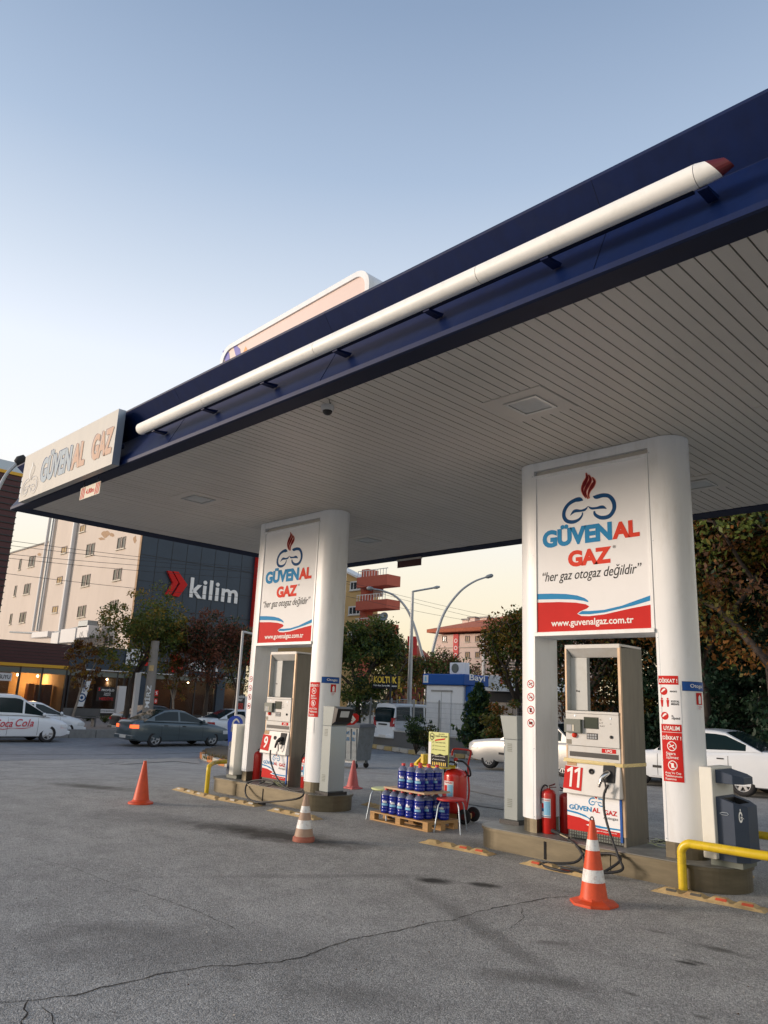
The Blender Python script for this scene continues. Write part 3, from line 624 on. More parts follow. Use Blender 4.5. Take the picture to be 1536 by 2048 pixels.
def pylon(ox, lab, right):
    t = thing('sign_pylon', (0, 0, 0), lab, 'pylon', 'white pump sign pylons')
    z0 = GROUND_I+.004
    for left in (True, False):
        pts = colpts(-5.57, -5.509, True) if left else colpts(-3.913, -3.80, False)
        pts = [(x+ox, y) for x, y in pts]
        c = MB(); c.zprism(pts, z0+.155, ZC-.004, 'white_paint', False)
        for i in range(len(c.f)-2*(len(pts)-2)): c.s[i] = False
        for xx in ((-5.545,) if left else (-3.88,)): c.box(xx+ox-.002, xx+ox+.002, 8.1255, 8.13, z0+.155, 2.56, 'steel_edge')
        o = c.build('column', t)
        for p in o.data.polygons:
            if len(p.vertices) == 4: p.use_smooth = True
        e = o.modifiers.new('n', 'EDGE_SPLIT'); e.split_angle = R_(40)
        mxx = sum(p[0] for p in pts)/len(pts); cpn = MB(); cpn.zprism([(mxx+(x-mxx)*1.012, 8.377+(y-8.377)*1.010) for x, y in pts], 4.70, ZC-.003, 'white_paint'); cpn.build('column_cap', t)
        sw = MB()
        for zz in (.42, 1.2, 2.5, 3.6, 4.66): sw.lathe([(.006, 0), (.006, .003)], 'steel_edge', 8, tfm(((-5.53 if left else -3.895)+ox, 8.126, zz), 0, R_(90)))
        sw.build('screws', t)
        bpts = [(x*1.0+(0 if abs(x-(pts[0][0])) < .001 else (.012 if left else -.012)), 8.377+(y-8.377)*.95) for x, y in pts]
        b = MB(); b.zprism(bpts, z0, z0+.155, 'bronze'); b.build('column_base', t)
    # header
    h = MB(); h.box(-5.507+ox, -3.917+ox, 8.127+.004, 8.623, 4.73, ZC-.004, 'white_paint'); h.build('header', t)
    bd = MB(); bd.box(-5.505+ox, -3.917+ox, 8.18, 8.60, 2.60, 4.728, 'soffit'); bd.box(-5.507+ox, -3.915+ox, 8.10, 8.64, 2.556, 2.60, 'white_paint')
    bd.build('sign_box', t, bevel=.003)
    fr = MB(); a, b_, c, d = -5.507+ox, -3.915+ox, SZ, 4.660
    for q in ((a, b_, c+.002, c+.045), (a, b_, d-.035, d), (a, a+.035, c+.045, d-.035), (b_-.035, b_, c+.045, d-.035)): fr.box(q[0], q[1], 8.118, 8.18, q[2], q[3], 'white_paint')
    fr.build('sign_frame', t, bevel=.004)
    pn = MB(); pn.box(a+.03, b_-.03, 8.135, 8.17, c+.04, d-.03, 'sign_white'); sp = pn.build('sign_panel', t)
    ar = MB(); art(ar, mpY(SX+ox, SZ, 8.135)); ar.build('printed_artwork', sp)
    # round ban stickers on the left column
    mp = lambda u, v, w: (-5.62+ox+u if u > -.0 else -5.62+ox+u, 8.127-w+(max(0, -(u-.05))**2)*2, v)
    for i, (py, g) in enumerate(((1368, 'cig'), (1394, 'match'), (1420, 'phone'), (1446, 'cam'))):
        z = atY(1061, py, 8.127).z; s_ = MB(); ban_icon(s_, .045, z, .052, lambda u, v, w: (-5.62+ox+u, 8.127-w, v), .002, g)
        s_.build('ban_sticker', t)
    cm = colmap(ox)
    if right:
        p = MB(); sgrid(p, -3.905, -3.69, 1.99, 2.085, 'sign_red', cm, .002); p.text('DİKKAT !', (-3.895, -3.70, 2.01, 2.065), 'letter_white', cm, .004, .03); p.build('warning_poster', t)
        p = MB(); sgrid(p, -3.895, -3.675, 1.58, 1.99, 'sign_white', cm, .0015)
        for zz, g in ((1.92, 'a'), (1.80, 'b'), (1.66, 'c')):
            if g != 'b':
                disc(p, -3.85, zz, .042, 'sign_red', cm, .0025); p.stroke([(-3.875, zz-.01), (-3.85, zz+.015), (-3.83, zz+.02)], [.012, .02, .012], 'letter_white', cm, .004)
            else:
                for xx in (-3.875, -3.81):
                    disc(p, xx, zz+.04, .011, 'sign_red', cm, .003, 10); p.poly([(xx-.016, zz+.028), (xx+.016, zz+.028), (xx+.008, zz-.045), (xx-.008, zz-.045)], 'sign_red', cm, .003)
        p.text('MASKE', (-3.78, -3.71, 1.91, 1.927), 'ink', cm, .003, .03); p.text('SOSYAL\nMESAFE', (-3.775, -3.69, 1.775, 1.825), 'ink', cm, .003, .03); p.text('EL\nHİJYENİ', (-3.775, -3.69, 1.62, 1.67), 'ink', cm, .003, .03)
        p.build('warning_poster', t)
        p = MB(); sgrid(p, -3.895, -3.68, 1.495, 1.575, 'sign_red', cm, .002); p.text('UYALIM', (-3.87, -3.70, 1.512, 1.556), 'letter_white', cm, .004, .02); p.build('warning_poster', t)
    zt = 1.49 if right else 1.94; dz = 1.49-1.94 if right else 0
    p = MB(); h_ = .55 if not right else .5
    sgrid(p, -3.895, -3.68, zt-h_, zt, 'sign_red', cm, .002)
    p.text('DİKKAT !', (-3.885, -3.69, zt-.075, zt-.025), 'letter_white', cm, .004, .03)
    ban_icon(p, -3.79, zt-.14, .05, cm, .003, 'cig', 'sign_red', 'letter_white', 'letter_white')
    p.text('Sigara\nİçilmez', (-3.855, -3.725, zt-.275, zt-.20), 'letter_white', cm, .004, .01)
    ban_icon(p, -3.79, zt-.335, .05, cm, .003, 'phone', 'sign_red', 'letter_white', 'letter_white')
    p.text('Araç Ve Cep\nTelefonunuzu\nKapatınız', (-3.875, -3.70, zt-h_+.01, zt-.40), 'letter_white', cm, .004, .01)
    p.build('warning_poster', t)
    if not right:
        p = MB(); sgrid(p, -3.885, -3.74, 1.14, 1.37, 'sign_white', cm, .004); sgrid(p, -3.882, -3.743, 1.143, 1.367, 'white_paint', cm, .005); p.build('paper_notice', t)
    p = MB(); sgrid(p, -3.655, -3.33, 1.93, 2.03, 'sign_navy', cm, .006, 20); sgrid(p, -3.65, -3.335, 1.935, 2.025, 'kiosk_blue', cm, .0065, 20); p.text('Otogaz', (-3.57, -3.38, 1.955, 2.005), 'letter_white', cm, .008, .01); p.build('fuel_plate', t)
    p = MB(); sgrid(p, -3.50, -3.40, 1.79, 1.915, 'sign_red', cm, .003); p.poly([(-3.47, 1.80), (-3.43, 1.80), (-3.43, 1.87), (-3.45, 1.895), (-3.47, 1.87)], 'letter_white', cm, .005); sgrid(p, -3.49, -3.41, 1.73, 1.785, 'sign_white', cm, .002)
    p.text('YANGIN\nTÜPÜ', (-3.48, -3.42, 1.74, 1.775), 'sign_red', cm, .004); p.build('extinguisher_pictogram', t)
    return t
pylon(0, 'white pylon over pump 11 with advertising board, stickers and four red warning posters', True)
pylon(-5.993, 'white pylon over pump 9 with warm-lit advertising board and single red poster', False)

# ------------------------------------------------------------------ dispensers
def dispenser(ox, num, lab):
    t = thing('fuel_dispenser', (ox, 0, 0), lab, 'fuel pump', 'gas dispensers on the islands')
    xa, xb, ya, yb, z0, zt = -5.145, -4.412, 8.235, 8.765, GROUND_I+.004, 2.452
    m = MB()
    m.box(xb-.03, xb, ya, yb, z0, zt-.03, 'disp_side'); m.box(xb-.031, xb+.001, ya-.004, ya+.03, z0+.1, zt-.03, 'disp_edge'); m.build('side_panel', t)
    m = MB(); m.box(xa, xa+.025, ya, yb, 1.67, zt-.03, 'disp_grey'); m.box(xa-.001, xa+.02, ya-.004, ya+.03, 1.1, zt-.03, 'disp_edge'); m.box(xa, xa+.025, ya+.03, yb, z0, 1.67, 'disp_side'); m.build('side_panel', t)
    m = MB(); m.box(xa+.026, xa+.25, ya+.08, ya+.10, 1.68, 2.30, 'disp_grey'); m.text('Bvg', (xa+.10, xa+.15, 1.89, 1.915), 'ink', lambda u, v, w: (u, ya+.08-w, v), .003, .03); m.build('rear_column', t)
    m = MB(); m.hexa([(xa, ya-.005, zt-.05), (xb, ya-.005, zt-.05), (xb, yb, zt-.03), (xa, yb, zt-.03)], [(xa, ya-.005, zt), (xb, ya-.005, zt), (xb, yb, zt-.005), (xa, yb, zt-.005)], 'disp_white')
    m.hexa([(xa+.06, ya+.09, zt-.15), (xb-.06, ya+.09, zt-.15), (xb-.06, ya+.14, zt-.15), (xa+.06, ya+.14, zt-.15)], [(xa+.026, ya+.002, zt-.051), (xb-.031, ya+.002, zt-.051), (xb-.031, ya+.14, zt-.051), (xa+.026, ya+.14, zt-.051)], 'disp_white'); m.build('top_hood', t, bevel=.004)
    m = MB(); m.box(xa+.026, xb-.031, ya+.01, yb-.01, z0+.05, 1.665, 'disp_side'); m.build('core', t)
    # upper cabinet
    m = MB(); m.box(xa+.008, xb-.032, ya-.02, ya+.01, 1.275, 1.64, 'disp_white'); m.box(xa+.008, xb-.032, ya-.024, ya+.01, 1.642, 1.672, 'disp_white'); up = m.build('upper_door', t, bevel=.004)
    yf = ya-.02
    m = MB(); m.box(xa+.26, xa+.44, yf-.008, yf, 1.48, 1.60, 'lcd'); m.box(xa+.255, xa+.445, yf-.005, yf, 1.474, 1.606, 'black'); m.build('display', up)
    m = MB(); m.box(xa+.015, xa+.235, yf-.05, yf, 1.42, 1.575, 'keypad'); m.box(xa+.05, xa+.12, yf-.054, yf-.05, 1.435, 1.51, 'keys'); m.box(xa+.125, xa+.15, yf-.054, yf-.05, 1.435, 1.51, 'cream'); m.build('card_reader', up, bevel=.004)
    m = MB(); m.lathe([(.028, 0), (.028, .02), (.02, .035), (.0001, .038)], 'sign_redl', 16, tfm((xa+.13, yf, 1.39), 0, R_(90))); m.build('stop_button', up)
    m = MB(); m.box(xa+.29, xa+.43, yf-.006, yf, 1.355, 1.425, 'black')
    for i in range(4):
        for j in range(2): m.box(xa+.30+i*.032, xa+.325+i*.032, yf-.010, yf-.006, 1.362+j*.03, 1.385+j*.03, 'keys')
    m.build('keypad', up, bevel=.001)
    m = MB()
    for (a, b) in ((xa+.135, 1.615), (xa+.60, 1.60)): m.lathe([(.012, 0), (.012, .004)], 'steel_edge', 12, tfm((a, yf, b), 0, R_(90)))
    m.lathe([(.018, 0), (.018, .012), (.008, .02)], 'black', 14, tfm((xa+.605, yf, 1.395), 0, R_(90))); m.build('lock', up)
    m = MB(); mp = lambda u, v, w: (u, yf-w, v)
    for i, s_ in enumerate(('TL', 'LT', 'TL/LT')): m.text(s_, (xa+.46, xa+.485+.02*i, 1.573-.035*i, 1.588-.035*i), 'ink', mp, .002)
    m.poly([(xa+.015, 1.285), (xa+.085, 1.285), (xa+.085, 1.34), (xa+.015, 1.34)], 'disp_side', mp, .0015); m.box(xa+.59, xa+.61, yf-.002, yf, 1.538, 1.542, 'ink'); m.build('small_print', up)
    # slot
    m = MB(); m.box(xa+.03, xb-.03, ya-.012, ya+.01, 1.115, 1.27, 'disp_white'); m.box(xa+.05, xb-.05, ya-.014, ya-.010, 1.15, 1.205, 'black'); m.build('paper_slot', t)
    mp2 = lambda u, v, w: (u, ya-.012-w, v)
    m = MB(); m.poly([(xb-.26, 1.215), (xb-.08, 1.215), (xb-.08, 1.262), (xb-.26, 1.262)], 'sign_red', mp2, .002); m.text('LPG', (xb-.21, xb-.13, 1.224, 1.252), 'letter_white', mp2, .004, .03); m.build('fuel_label', t)
    # lower door: leans out towards its foot
    def lean(z): return ya-.015-(1.11-z)/(1.11-.735)*.07
    m = MB(); m.hexa([(xa-.012, lean(.735), .735), (xb-.012, lean(.735), .735), (xb-.012, ya+.03, .735), (xa-.012, ya+.03, .735)], [(xa+.012, ya-.015, 1.11), (xb-.03, ya-.015, 1.11), (xb-.03, ya+.03, 1.11), (xa+.012, ya+.03, 1.11)], 'disp_white'); lo = m.build('lower_door', t, bevel=.010, seg=3)
    ml = lambda u, v, w: (u, lean(v)-w-.001, v)
    m = MB(); m.poly([(xa-.008, .79), (xa+.235, .775), (xa+.235, 1.03), (xa+.0, 1.04)], 'sign_red', ml, .002)
    if num == '11':
        for q in (0, .1): m.poly([(xa+.03+q, .995), (xa+.085+q, 1.03), (xa+.105+q, 1.03), (xa+.105+q, .81), (xa+.075+q, .81), (xa+.075+q, .985), (xa+.035+q, .965)], 'letter_white', ml, .004)
    else: m.text(num, (xa+.06, xa+.17, .815, 1.01), 'letter_white', ml, .004, .02)
    m.build('number_plate', lo)
    m = MB(); m.poly([(xa+.02, 1.045), (xa+.15, 1.045), (xa+.15, 1.105), (xa+.02, 1.105)], 'cardboard', ml, .0025); m.build('notice', lo)
    if num == '11':
        m = MB(); m.hexa([(xa-.014, ya-.05, 1.085), (xb+.006, ya-.03, 1.075), (xb+.006, yb+.004, 1.075), (xa-.014, yb+.004, 1.085)], [(xa-.014, ya-.04, 1.128), (xb+.006, ya-.03, 1.112), (xb+.006, yb+.004, 1.112), (xa-.014, yb+.004, 1.128)], 'tape')
        m.build('adhesive_tape', t)
    m = MB(); m.lathe([(.032, 0), (.032, .012), (.022, .012), (.020, .004), (.0001, .004)], 'black', 18, tfm((xa+.35, lean(1.0)-.001, 1.0), 0, R_(90))); m.build('lock', lo)
    hx = xb-.235
    m = MB(); m.hexa([(hx, lean(.90)-.012, .90), (hx+.15, lean(.90)-.012, .90), (hx+.15, ya, .90), (hx, ya, .90)], [(hx, ya-.035, 1.09), (hx+.15, ya-.035, 1.09), (hx+.15, ya, 1.09), (hx, ya, 1.09)], 'blackm'); m.build('holster', lo, bevel=.006)
    m = MB(); nz0 = (hx+.03, lean(.95)-.04, .965)
    m.tube([(hx+.075, lean(1.0)-.02, 1.005), (hx+.06, lean(1)-.06, .985), (hx+.03, lean(.95)-.075, .95), (hx+.01, lean(.9)-.08, .89), (hx-.003, lean(.9)-.08, .85)], [.032, .034, .026, .018, .016], 'blackm' if num == '9' else 'chrome', 12)
    m.tube([(hx+.03, lean(.95)-.08, .96), (hx+.075, lean(.9)-.08, .90), (hx+.085, lean(.85)-.07, .83), (hx+.07, lean(.85)-.06, .80)], .010, 'black', 8); m.build('nozzle', t)
    # banner + base grille
    m = MB(); m.box(xa+.005, xb-.06, ya-.012, ya+.012, .335, .733, 'sign_white'); m.box(xb-.06, xb-.032, ya-.012, ya+.012, .28, .733, 'kiosk_blue'); bn = m.build('banner_panel', t)
    m = MB(); mb_ = lambda u, v, w: (u, ya-.012-w, v); x0, x1 = xa+.005, xb-.062; W = x1-x0
    def q(u, v): return (x0+u*W, .335+v*.398)
    m.poly([q(*p) for p in ((0, 0), (1, 0), (1, .12), (.75, .13), (.45, .16), (.36, .19), (.47, .25), (.45, .28), (.25, .36), (0, .39))], 'sign_red', mb_, .0015)
    m.poly([q(*p) for p in ((0, .48), (.2, .45), (.4, .38), (.47, .31), (.49, .34), (.35, .45), (.2, .50), (0, .53))], 'sign_blue', mb_, .0015)
    m.poly([q(*p) for p in ((.42, .20), (.6, .16), (1, .17), (1, .21), (.7, .21), (.5, .23))], 'sign_blue', mb_, .0018)
    m.text('GÜVEN', (q(.04, 0)[0], q(.48, 0)[0], q(0, .555)[1], q(0, .72)[1]), 'sign_blue', mb_, .003, .03)
    m.text('AL', (q(.49, 0)[0], q(.64, 0)[0], q(0, .555)[1], q(0, .685)[1]), 'sign_red', mb_, .003, .03); m.text('GAZ', (q(.71, 0)[0], q(.96, 0)[0], q(0, .535)[1], q(0, .665)[1]), 'sign_red', mb_, .003, .03)
    m.text('Autogas', (q(.70, 0)[0], q(.97, 0)[0], q(0, .40)[1], q(0, .50)[1]), 'ink', mb_, .003); m.text('www.guvenalgaz.com.tr', (q(.45, 0)[0], q(.95, 0)[0], q(0, .05)[1], q(0, .10)[1]), 'letter_white', mb_, .003)
    s_ = .27; art(m, lambda u, v, w: mb_(u, v, w), s_, x0+.17, .335+.29-c4(600, 750)[1]*s_, 'emblem', ('sign_blue', 'sign_redl', 'sign_blue')); m.build('printed_artwork', bn)
    m = MB(); m.box(xa+.01, xb-.03, ya+.0, ya+.01, z0+.01, .333, 'black')
    for i in range(22):
        for j in range(3): m.box(xa+.03+i*.031, xa+.05+i*.031, ya-.003, ya-.0, z0+.016+j*.03, z0+.036+j*.03, 'keypad')
    m.build('base_grille', t)
    return t
dispenser(0, '11', 'weathered gas dispenser numbered 11 with yellowed tape around its middle')
dispenser(-6.03, '9', 'gas dispenser numbered 9 with black nozzle and stained top of lower door')
# hoses (swing free of their dispensers)
def hose(name, pts, r, m, lab, cat='hose', grp='fuel hoses'):
    mb = MB(); mb.tube(catmull([tuple(p) for p in pts], 8), r, m, 10); return tag(mb.build(name), lab, cat, grp)
def P3(px, py, Y): p = atY(px, py, Y); return (p.x, p.y, p.z)
ho = hose('fuel_hose', [P3(1216, 1570, 8.09), P3(1208, 1590, 8.07), P3(1209, 1625, 8.03), P3(1221, 1670, 7.96), P3(1237, 1715, 7.86), P3(1240, 1742, 7.75), (-4.62, 7.58, .022), (-4.83, 7.52, .022), (-5.02, 7.56, .022), (-5.12, 7.68, .022), P3(1148, 1725, 7.80), P3(1168, 1706, 7.88)], .014, 'rubber', 'black hose looping from the pump 11 nozzle down behind the striped cone')
hose('fuel_hose', [P3(1187, 1708, 7.90), P3(1225, 1708, 7.91), P3(1240, 1722, 7.84), (-4.45, 7.62, .024), (-4.62, 7.55, .05), (-4.8, 7.53, .05)], .014, 'rubber', 'short black hose end lying over the island edge beside pump 11')
h2 = hose('fuel_hose', [P3(1112, 1663, 8.06), P3(1130, 1675, 8.03), P3(1150, 1688, 7.95), P3(1163, 1705, 7.885), P3(1170, 1725, 7.84)], .016, 'rubber', 'black hose with brass coupling lying on the island by the two extinguishers')
mb = MB(); a = P3(1122, 1669, 8.05); b = P3(1138, 1677, 8.02); mb.tube([a, b], .02, 'bronze', 12); mb.tube([P3(1104, 1661, 8.06), a], [.022, .018], 'blackm', 12); mb.build('coupling', h2)
hose('fuel_hose', [P3(541, 1500, 8.08), P3(541, 1520, 8.06), P3(551, 1550, 8.04), P3(567, 1572, 8.0), P3(590, 1582, 7.97), P3(607, 1582, 7.93), P3(592, 1598, 7.72), (-10.72+.18, 7.55, .022), (-10.72, 7.55, .022), P3(530, 1608, 7.68), P3(505, 1602, 7.70), P3(492, 1590, 7.80), P3(492, 1572, 7.91), P3(503, 1562, 7.98), P3(530, 1560, 8.02), P3(548, 1566, 8.02), P3(535, 1571, 7.99), P3(520, 1568, 7.99), P3(530, 1562, 8.04)], .014, 'rubber', 'black hose hanging from pump 9 and looping over the front of its island')

# ================================================================== SIGNS ON THE CANOPY
BY = 4.40
t = thing('name_sign', (0, 0, 0), 'flat metal box sign with cut-out letters on the left end of the canopy front', 'sign')
bx0, bx1, bz0, bz1 = -13.66, -10.08, 4.79, 5.63
m = MB(); m.box(bx0, bx1, BY, BY+.11, bz0, bz1, 'box_face'); m.box(bx1, bx1+.003, BY-.002, BY+.11, bz0, bz1, 'steel_edge'); m.box(bx0+.1, bx1-.1, BY+.11, 4.60, 5.1, 5.15, 'navy_dark'); m.build('sign_box', t, bevel=.004)
mp = lambda u, v, w: (u, BY-w, v)
def cut(mb, txt, p0, p1, p2, pale, edge, dots=0):   # p0 left-bottom px, p1 right-bottom px, p2 right-top px
    a = atY(*p0, BY); b = atY(*p1, BY); c = atY(*p2, BY); z0 = (a.z+b.z)/2
    rect = (a.x, b.x, z0, c.z+dots)
    for dx, dz, mm, w in ((-.02, .012, edge, .002), (.0, .0, 'box_face', .004), (.016, -.004, pale, .006)):
        mb.text(txt, (rect[0]+dx, rect[1]+dx, rect[2]+dz, rect[3]+dz), mm, mp, w, .045)
m = MB(); g0 = atY(79, 969, BY); g1 = atY(168, 925, BY); g2 = atY(165, 894, BY)
h_ = .30; zb = 4.97
def cut2(mb, txt, x0, x1, z0, z1, pale, edge):  # flat letters; dark offset copy paints the shaded recess edge
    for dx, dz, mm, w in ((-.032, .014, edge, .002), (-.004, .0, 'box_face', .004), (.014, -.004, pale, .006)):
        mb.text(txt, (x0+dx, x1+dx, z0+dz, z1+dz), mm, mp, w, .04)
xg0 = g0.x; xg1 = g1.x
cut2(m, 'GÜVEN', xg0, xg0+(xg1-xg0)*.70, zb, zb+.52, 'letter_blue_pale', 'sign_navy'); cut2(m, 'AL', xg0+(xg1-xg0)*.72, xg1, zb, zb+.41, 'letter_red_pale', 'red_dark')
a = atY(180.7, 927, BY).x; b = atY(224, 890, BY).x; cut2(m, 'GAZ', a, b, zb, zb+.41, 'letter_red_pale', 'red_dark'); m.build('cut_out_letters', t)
m = MB(); s_ = .92; art(m, mp, s_, -13.56-c4(420, 0)[0]*s_, zb+.02-c4(0, 750)[1]*s_, 'emblem', ('steel_edge', 'steel_edge', 'sign_navy')); art(m, lambda u, v, w: mp(u, v, w+.002), s_, -13.54-c4(420, 0)[0]*s_, zb+.012-c4(0, 750)[1]*s_, 'emblem', ('box_face', 'box_face', 'box_face')); m.build('cut_out_emblem', t)  # navy layer offset under the emblem paints the same recess shade
t = thing('clearance_sign', (0, 0, 0), 'small 4.80m height clearance sign with red stripes hanging under the canopy', 'clearance sign')
a = atY(162, 977, 4.6); b = atY(201, 966, 4.6); z0 = atY(161, 1000, 4.6).z; z1 = a.z
m = MB(); m.box(a.x, b.x, 4.60, 4.61, z0, z1, 'cream'); m.build('plate', t)
m = MB(); mq = lambda u, v, w: (u, 4.60-w, v); W_ = b.x-a.x; H_ = z1-z0
for k in range(3):
    for s0 in (.03, .76): x0 = a.x+(s0+k*.075)*W_; m.poly([(x0, z0+.01), (x0+.035*W_, z0+.01), (x0+.075*W_, z1-.01), (x0+.04*W_, z1-.01)], 'sign_red', mq, .002)
m.text('4.80m', (a.x+.30*W_, a.x+.72*W_, z0+.3*H_, z0+.72*H_), 'sign_red', mq, .002, .02); m.build('lettering', t)
m = MB(); m.tube([(a.x+.1, 4.605, z1), (a.x+.1, 4.605, 4.82)], .006, 'black', 6); m.tube([(b.x-.1, 4.605, z1), (b.x-.1, 4.605, 4.82)], .006, 'black', 6); m.build('hanger', t)
t = thing('clearance_sign', (0, 0, 0), 'dark rear height sign hanging from the far edge of the canopy', 'clearance sign')
a = atY(795, 1124, 12.1); b = atY(842, 1114, 12.1); m = MB(); m.box(a.x, b.x, 12.10, 12.12, atY(795, 1136, 12.1).z, 4.80, 'slat_brown'); m.box(a.x-.02, b.x+.02, 12.095, 12.125, 4.77, 4.812, 'alu'); m.build('plate', t)
# roof sign
def rrect(x0, x1, z0, z1, r, n=8):
    P = []
    for cx, cz, a0 in ((x1-r, z1-r, 0), (x0+r, z1-r, 90), (x0+r, z0+r, 180), (x1-r, z0+r, 270)):
        for i in range(n+1): a = R_(a0+90*i/n); P.append((cx+r*math.cos(a), cz+r*math.sin(a)))
    return P
RY = 6.0
tl = atY(448, 672, RY); tr = atY(742, 556, RY)
x0, x1 = tl.x, tr.x; ztop = atY(722, 541, RY).z; rot = math.atan2(atY(722, 541, RY).z-atY(455, 665, RY).z, x1-x0)
t = thing('roof_sign', (0, 0, 0), 'large rounded pale sign box standing on the canopy roof', 'roof sign')
my = lambda u, v, w: (u, RY-w, v-(u-x1)*-.03)
m = MB(); O = rrect(x0, x1, 5.62, ztop, .28); I = rrect(x0+.08, x1-.08, 5.70, ztop-.08, .21)
m.prism(O, -.55, -.0, 'white_paint', my); n = len(O)
m.add([my(p[0], p[1], .03) for p in O]+[my(p[0], p[1], .03) for p in I]+[my(p[0], p[1], .0) for p in I]+[my(p[0], p[1], .0) for p in O], [(i, (i+1) % n, n+(i+1) % n, n+i) for i in range(n)]+[(n+i, n+(i+1) % n, 2*n+(i+1) % n, 2*n+i) for i in range(n)]+[(3*n+i, 3*n+(i+1) % n, (i+1) % n, i) for i in range(n)], 'white_paint'); m.build('sign_case', t)
mat('roof_panel', (0.74, 0.58, 0.52), 0.4, var=.03)
m = MB(); m.poly(I, 'roof_panel', my, .006); pnl = m.build('sign_face', t)
m = MB(); u = lambda x, y: (atY(x, y, RY).x, atY(x, y, RY).z+(atY(x, y, RY).x-x1)*-.03)
for k in (0, 22):
    m.poly([u(446+k, 703-k*.35), u(452+k, 699-k*.35), u(459+k, 706-k*.35), u(461+k, 722-k*.3), u(458+k, 760-k*.3), u(450+k, 760-k*.3), u(452+k, 725-k*.3)], 'purple', my, .009)
m.poly([u(492, 693), u(498, 706), u(500, 730), u(488, 735), u(486, 708)], 'orange_p', my, .009); m.build('printed_emblem', pnl)

# ================================================================== ISLAND FURNITURE
ZI = GROUND_I+.004
def bin_(x_in, sgn, lab):       # slab at x_in, body grows towards sgn
    t = thing('waste_bin', (x_in, 8.32, ZI), lab, 'waste bin', 'slate bins with cream back panels on the island ends')
    def bx(m, a, b, y0, y1, z0, z1, mt): m.box(min(a*sgn, b*sgn), max(a*sgn, b*sgn), y0, y1, z0, z1, mt)
    m = MB(); bx(m, 0, .13, -.26, .27, .07, .935, 'bin_cream'); m.build('back_panel', t, bevel=.008)
    m = MB(); bx(m, .03, .34, -.16, .2, 0, .07, 'keypad'); m.build('plinth', t)
    m = MB(); pl = [(.131, -.20), (.30, -.20), (.40, -.10), (.40, .14), (.30, .24), (.131, .24)]
    tz = lambda x: .655-(x-.131)*.28
    bot = [(p[0]*sgn, p[1], .06) for p in pl]; top = [(p[0]*sgn, p[1], tz(p[0])) for p in pl]
    hole = [(.18, -.13), (.33, -.13), (.33, .15), (.18, .15)]; ht = [(p[0]*sgn, p[1], tz(p[0])) for p in hole]; hb = [(p[0]*sgn, p[1], .40) for p in hole]
    V = bot+top; F_ = [(i, (i+1) % 6, 6+(i+1) % 6, 6+i) for i in range(6)]+[(0, 1, 2, 3, 4, 5)]; m.add(V, F_, 'bin_slate')
    m.add(top+ht, [(0, 1, 7, 6), (1, 2, 7), (2, 3, 8, 7), (3, 4, 8), (4, 5, 9, 8), (5, 0, 6, 9)], 'bin_slate'); m.add(ht+hb, [(0, 1, 5, 4), (1, 2, 6, 5), (2, 3, 7, 6), (3, 0, 4, 7), (4, 5, 6, 7)], 'black')
    m.build('bin_body', t)
    m = MB(); pl2 = [(.131, -.18), (.30, -.18), (.38, -.10), (.38, .14), (.30, .22), (.131, .22)]
    m.add([(p[0]*sgn, p[1], .785) for p in pl2]+[(p[0]*sgn, p[1], .915-(p[0]-.131)*.25) for p in pl2], [(i, (i+1) % 6, 6+(i+1) % 6, 6+i) for i in range(6)]+[(5, 4, 3, 2, 1, 0), (6, 7, 8, 9, 10, 11)], 'bin_slate'); m.build('hood', t, bevel=.004)
    m = MB(); m.tube([((.165)*sgn, -.203, .50), ((.185)*sgn, -.203, .512), ((.235)*sgn, -.203, .512), ((.25)*sgn, -.203, .50), ((.235)*sgn, -.203, .488), ((.185)*sgn, -.203, .488), ((.165)*sgn, -.203, .50)], .004, 'steel_edge', 6, cap=False); m.build('latch', t)
    d = .707; m = MB(); mm = lambda u, v, w: ((.35+u*d+w*d)*sgn, -.15+u*d-w*d, v)
    if sgn > 0: m.text('Ġ', (-.025, .03, .43, .56), 'letter_white', mm, .003, .04); m.build('logo', t)
    return t
bin_(-3.485, 1, 'slate litter bin with cream back panel beside the pump 11 pylon')
bin_(-11.79, -1, 'slate litter bin with cream back panel left of the pump 9 pylon')
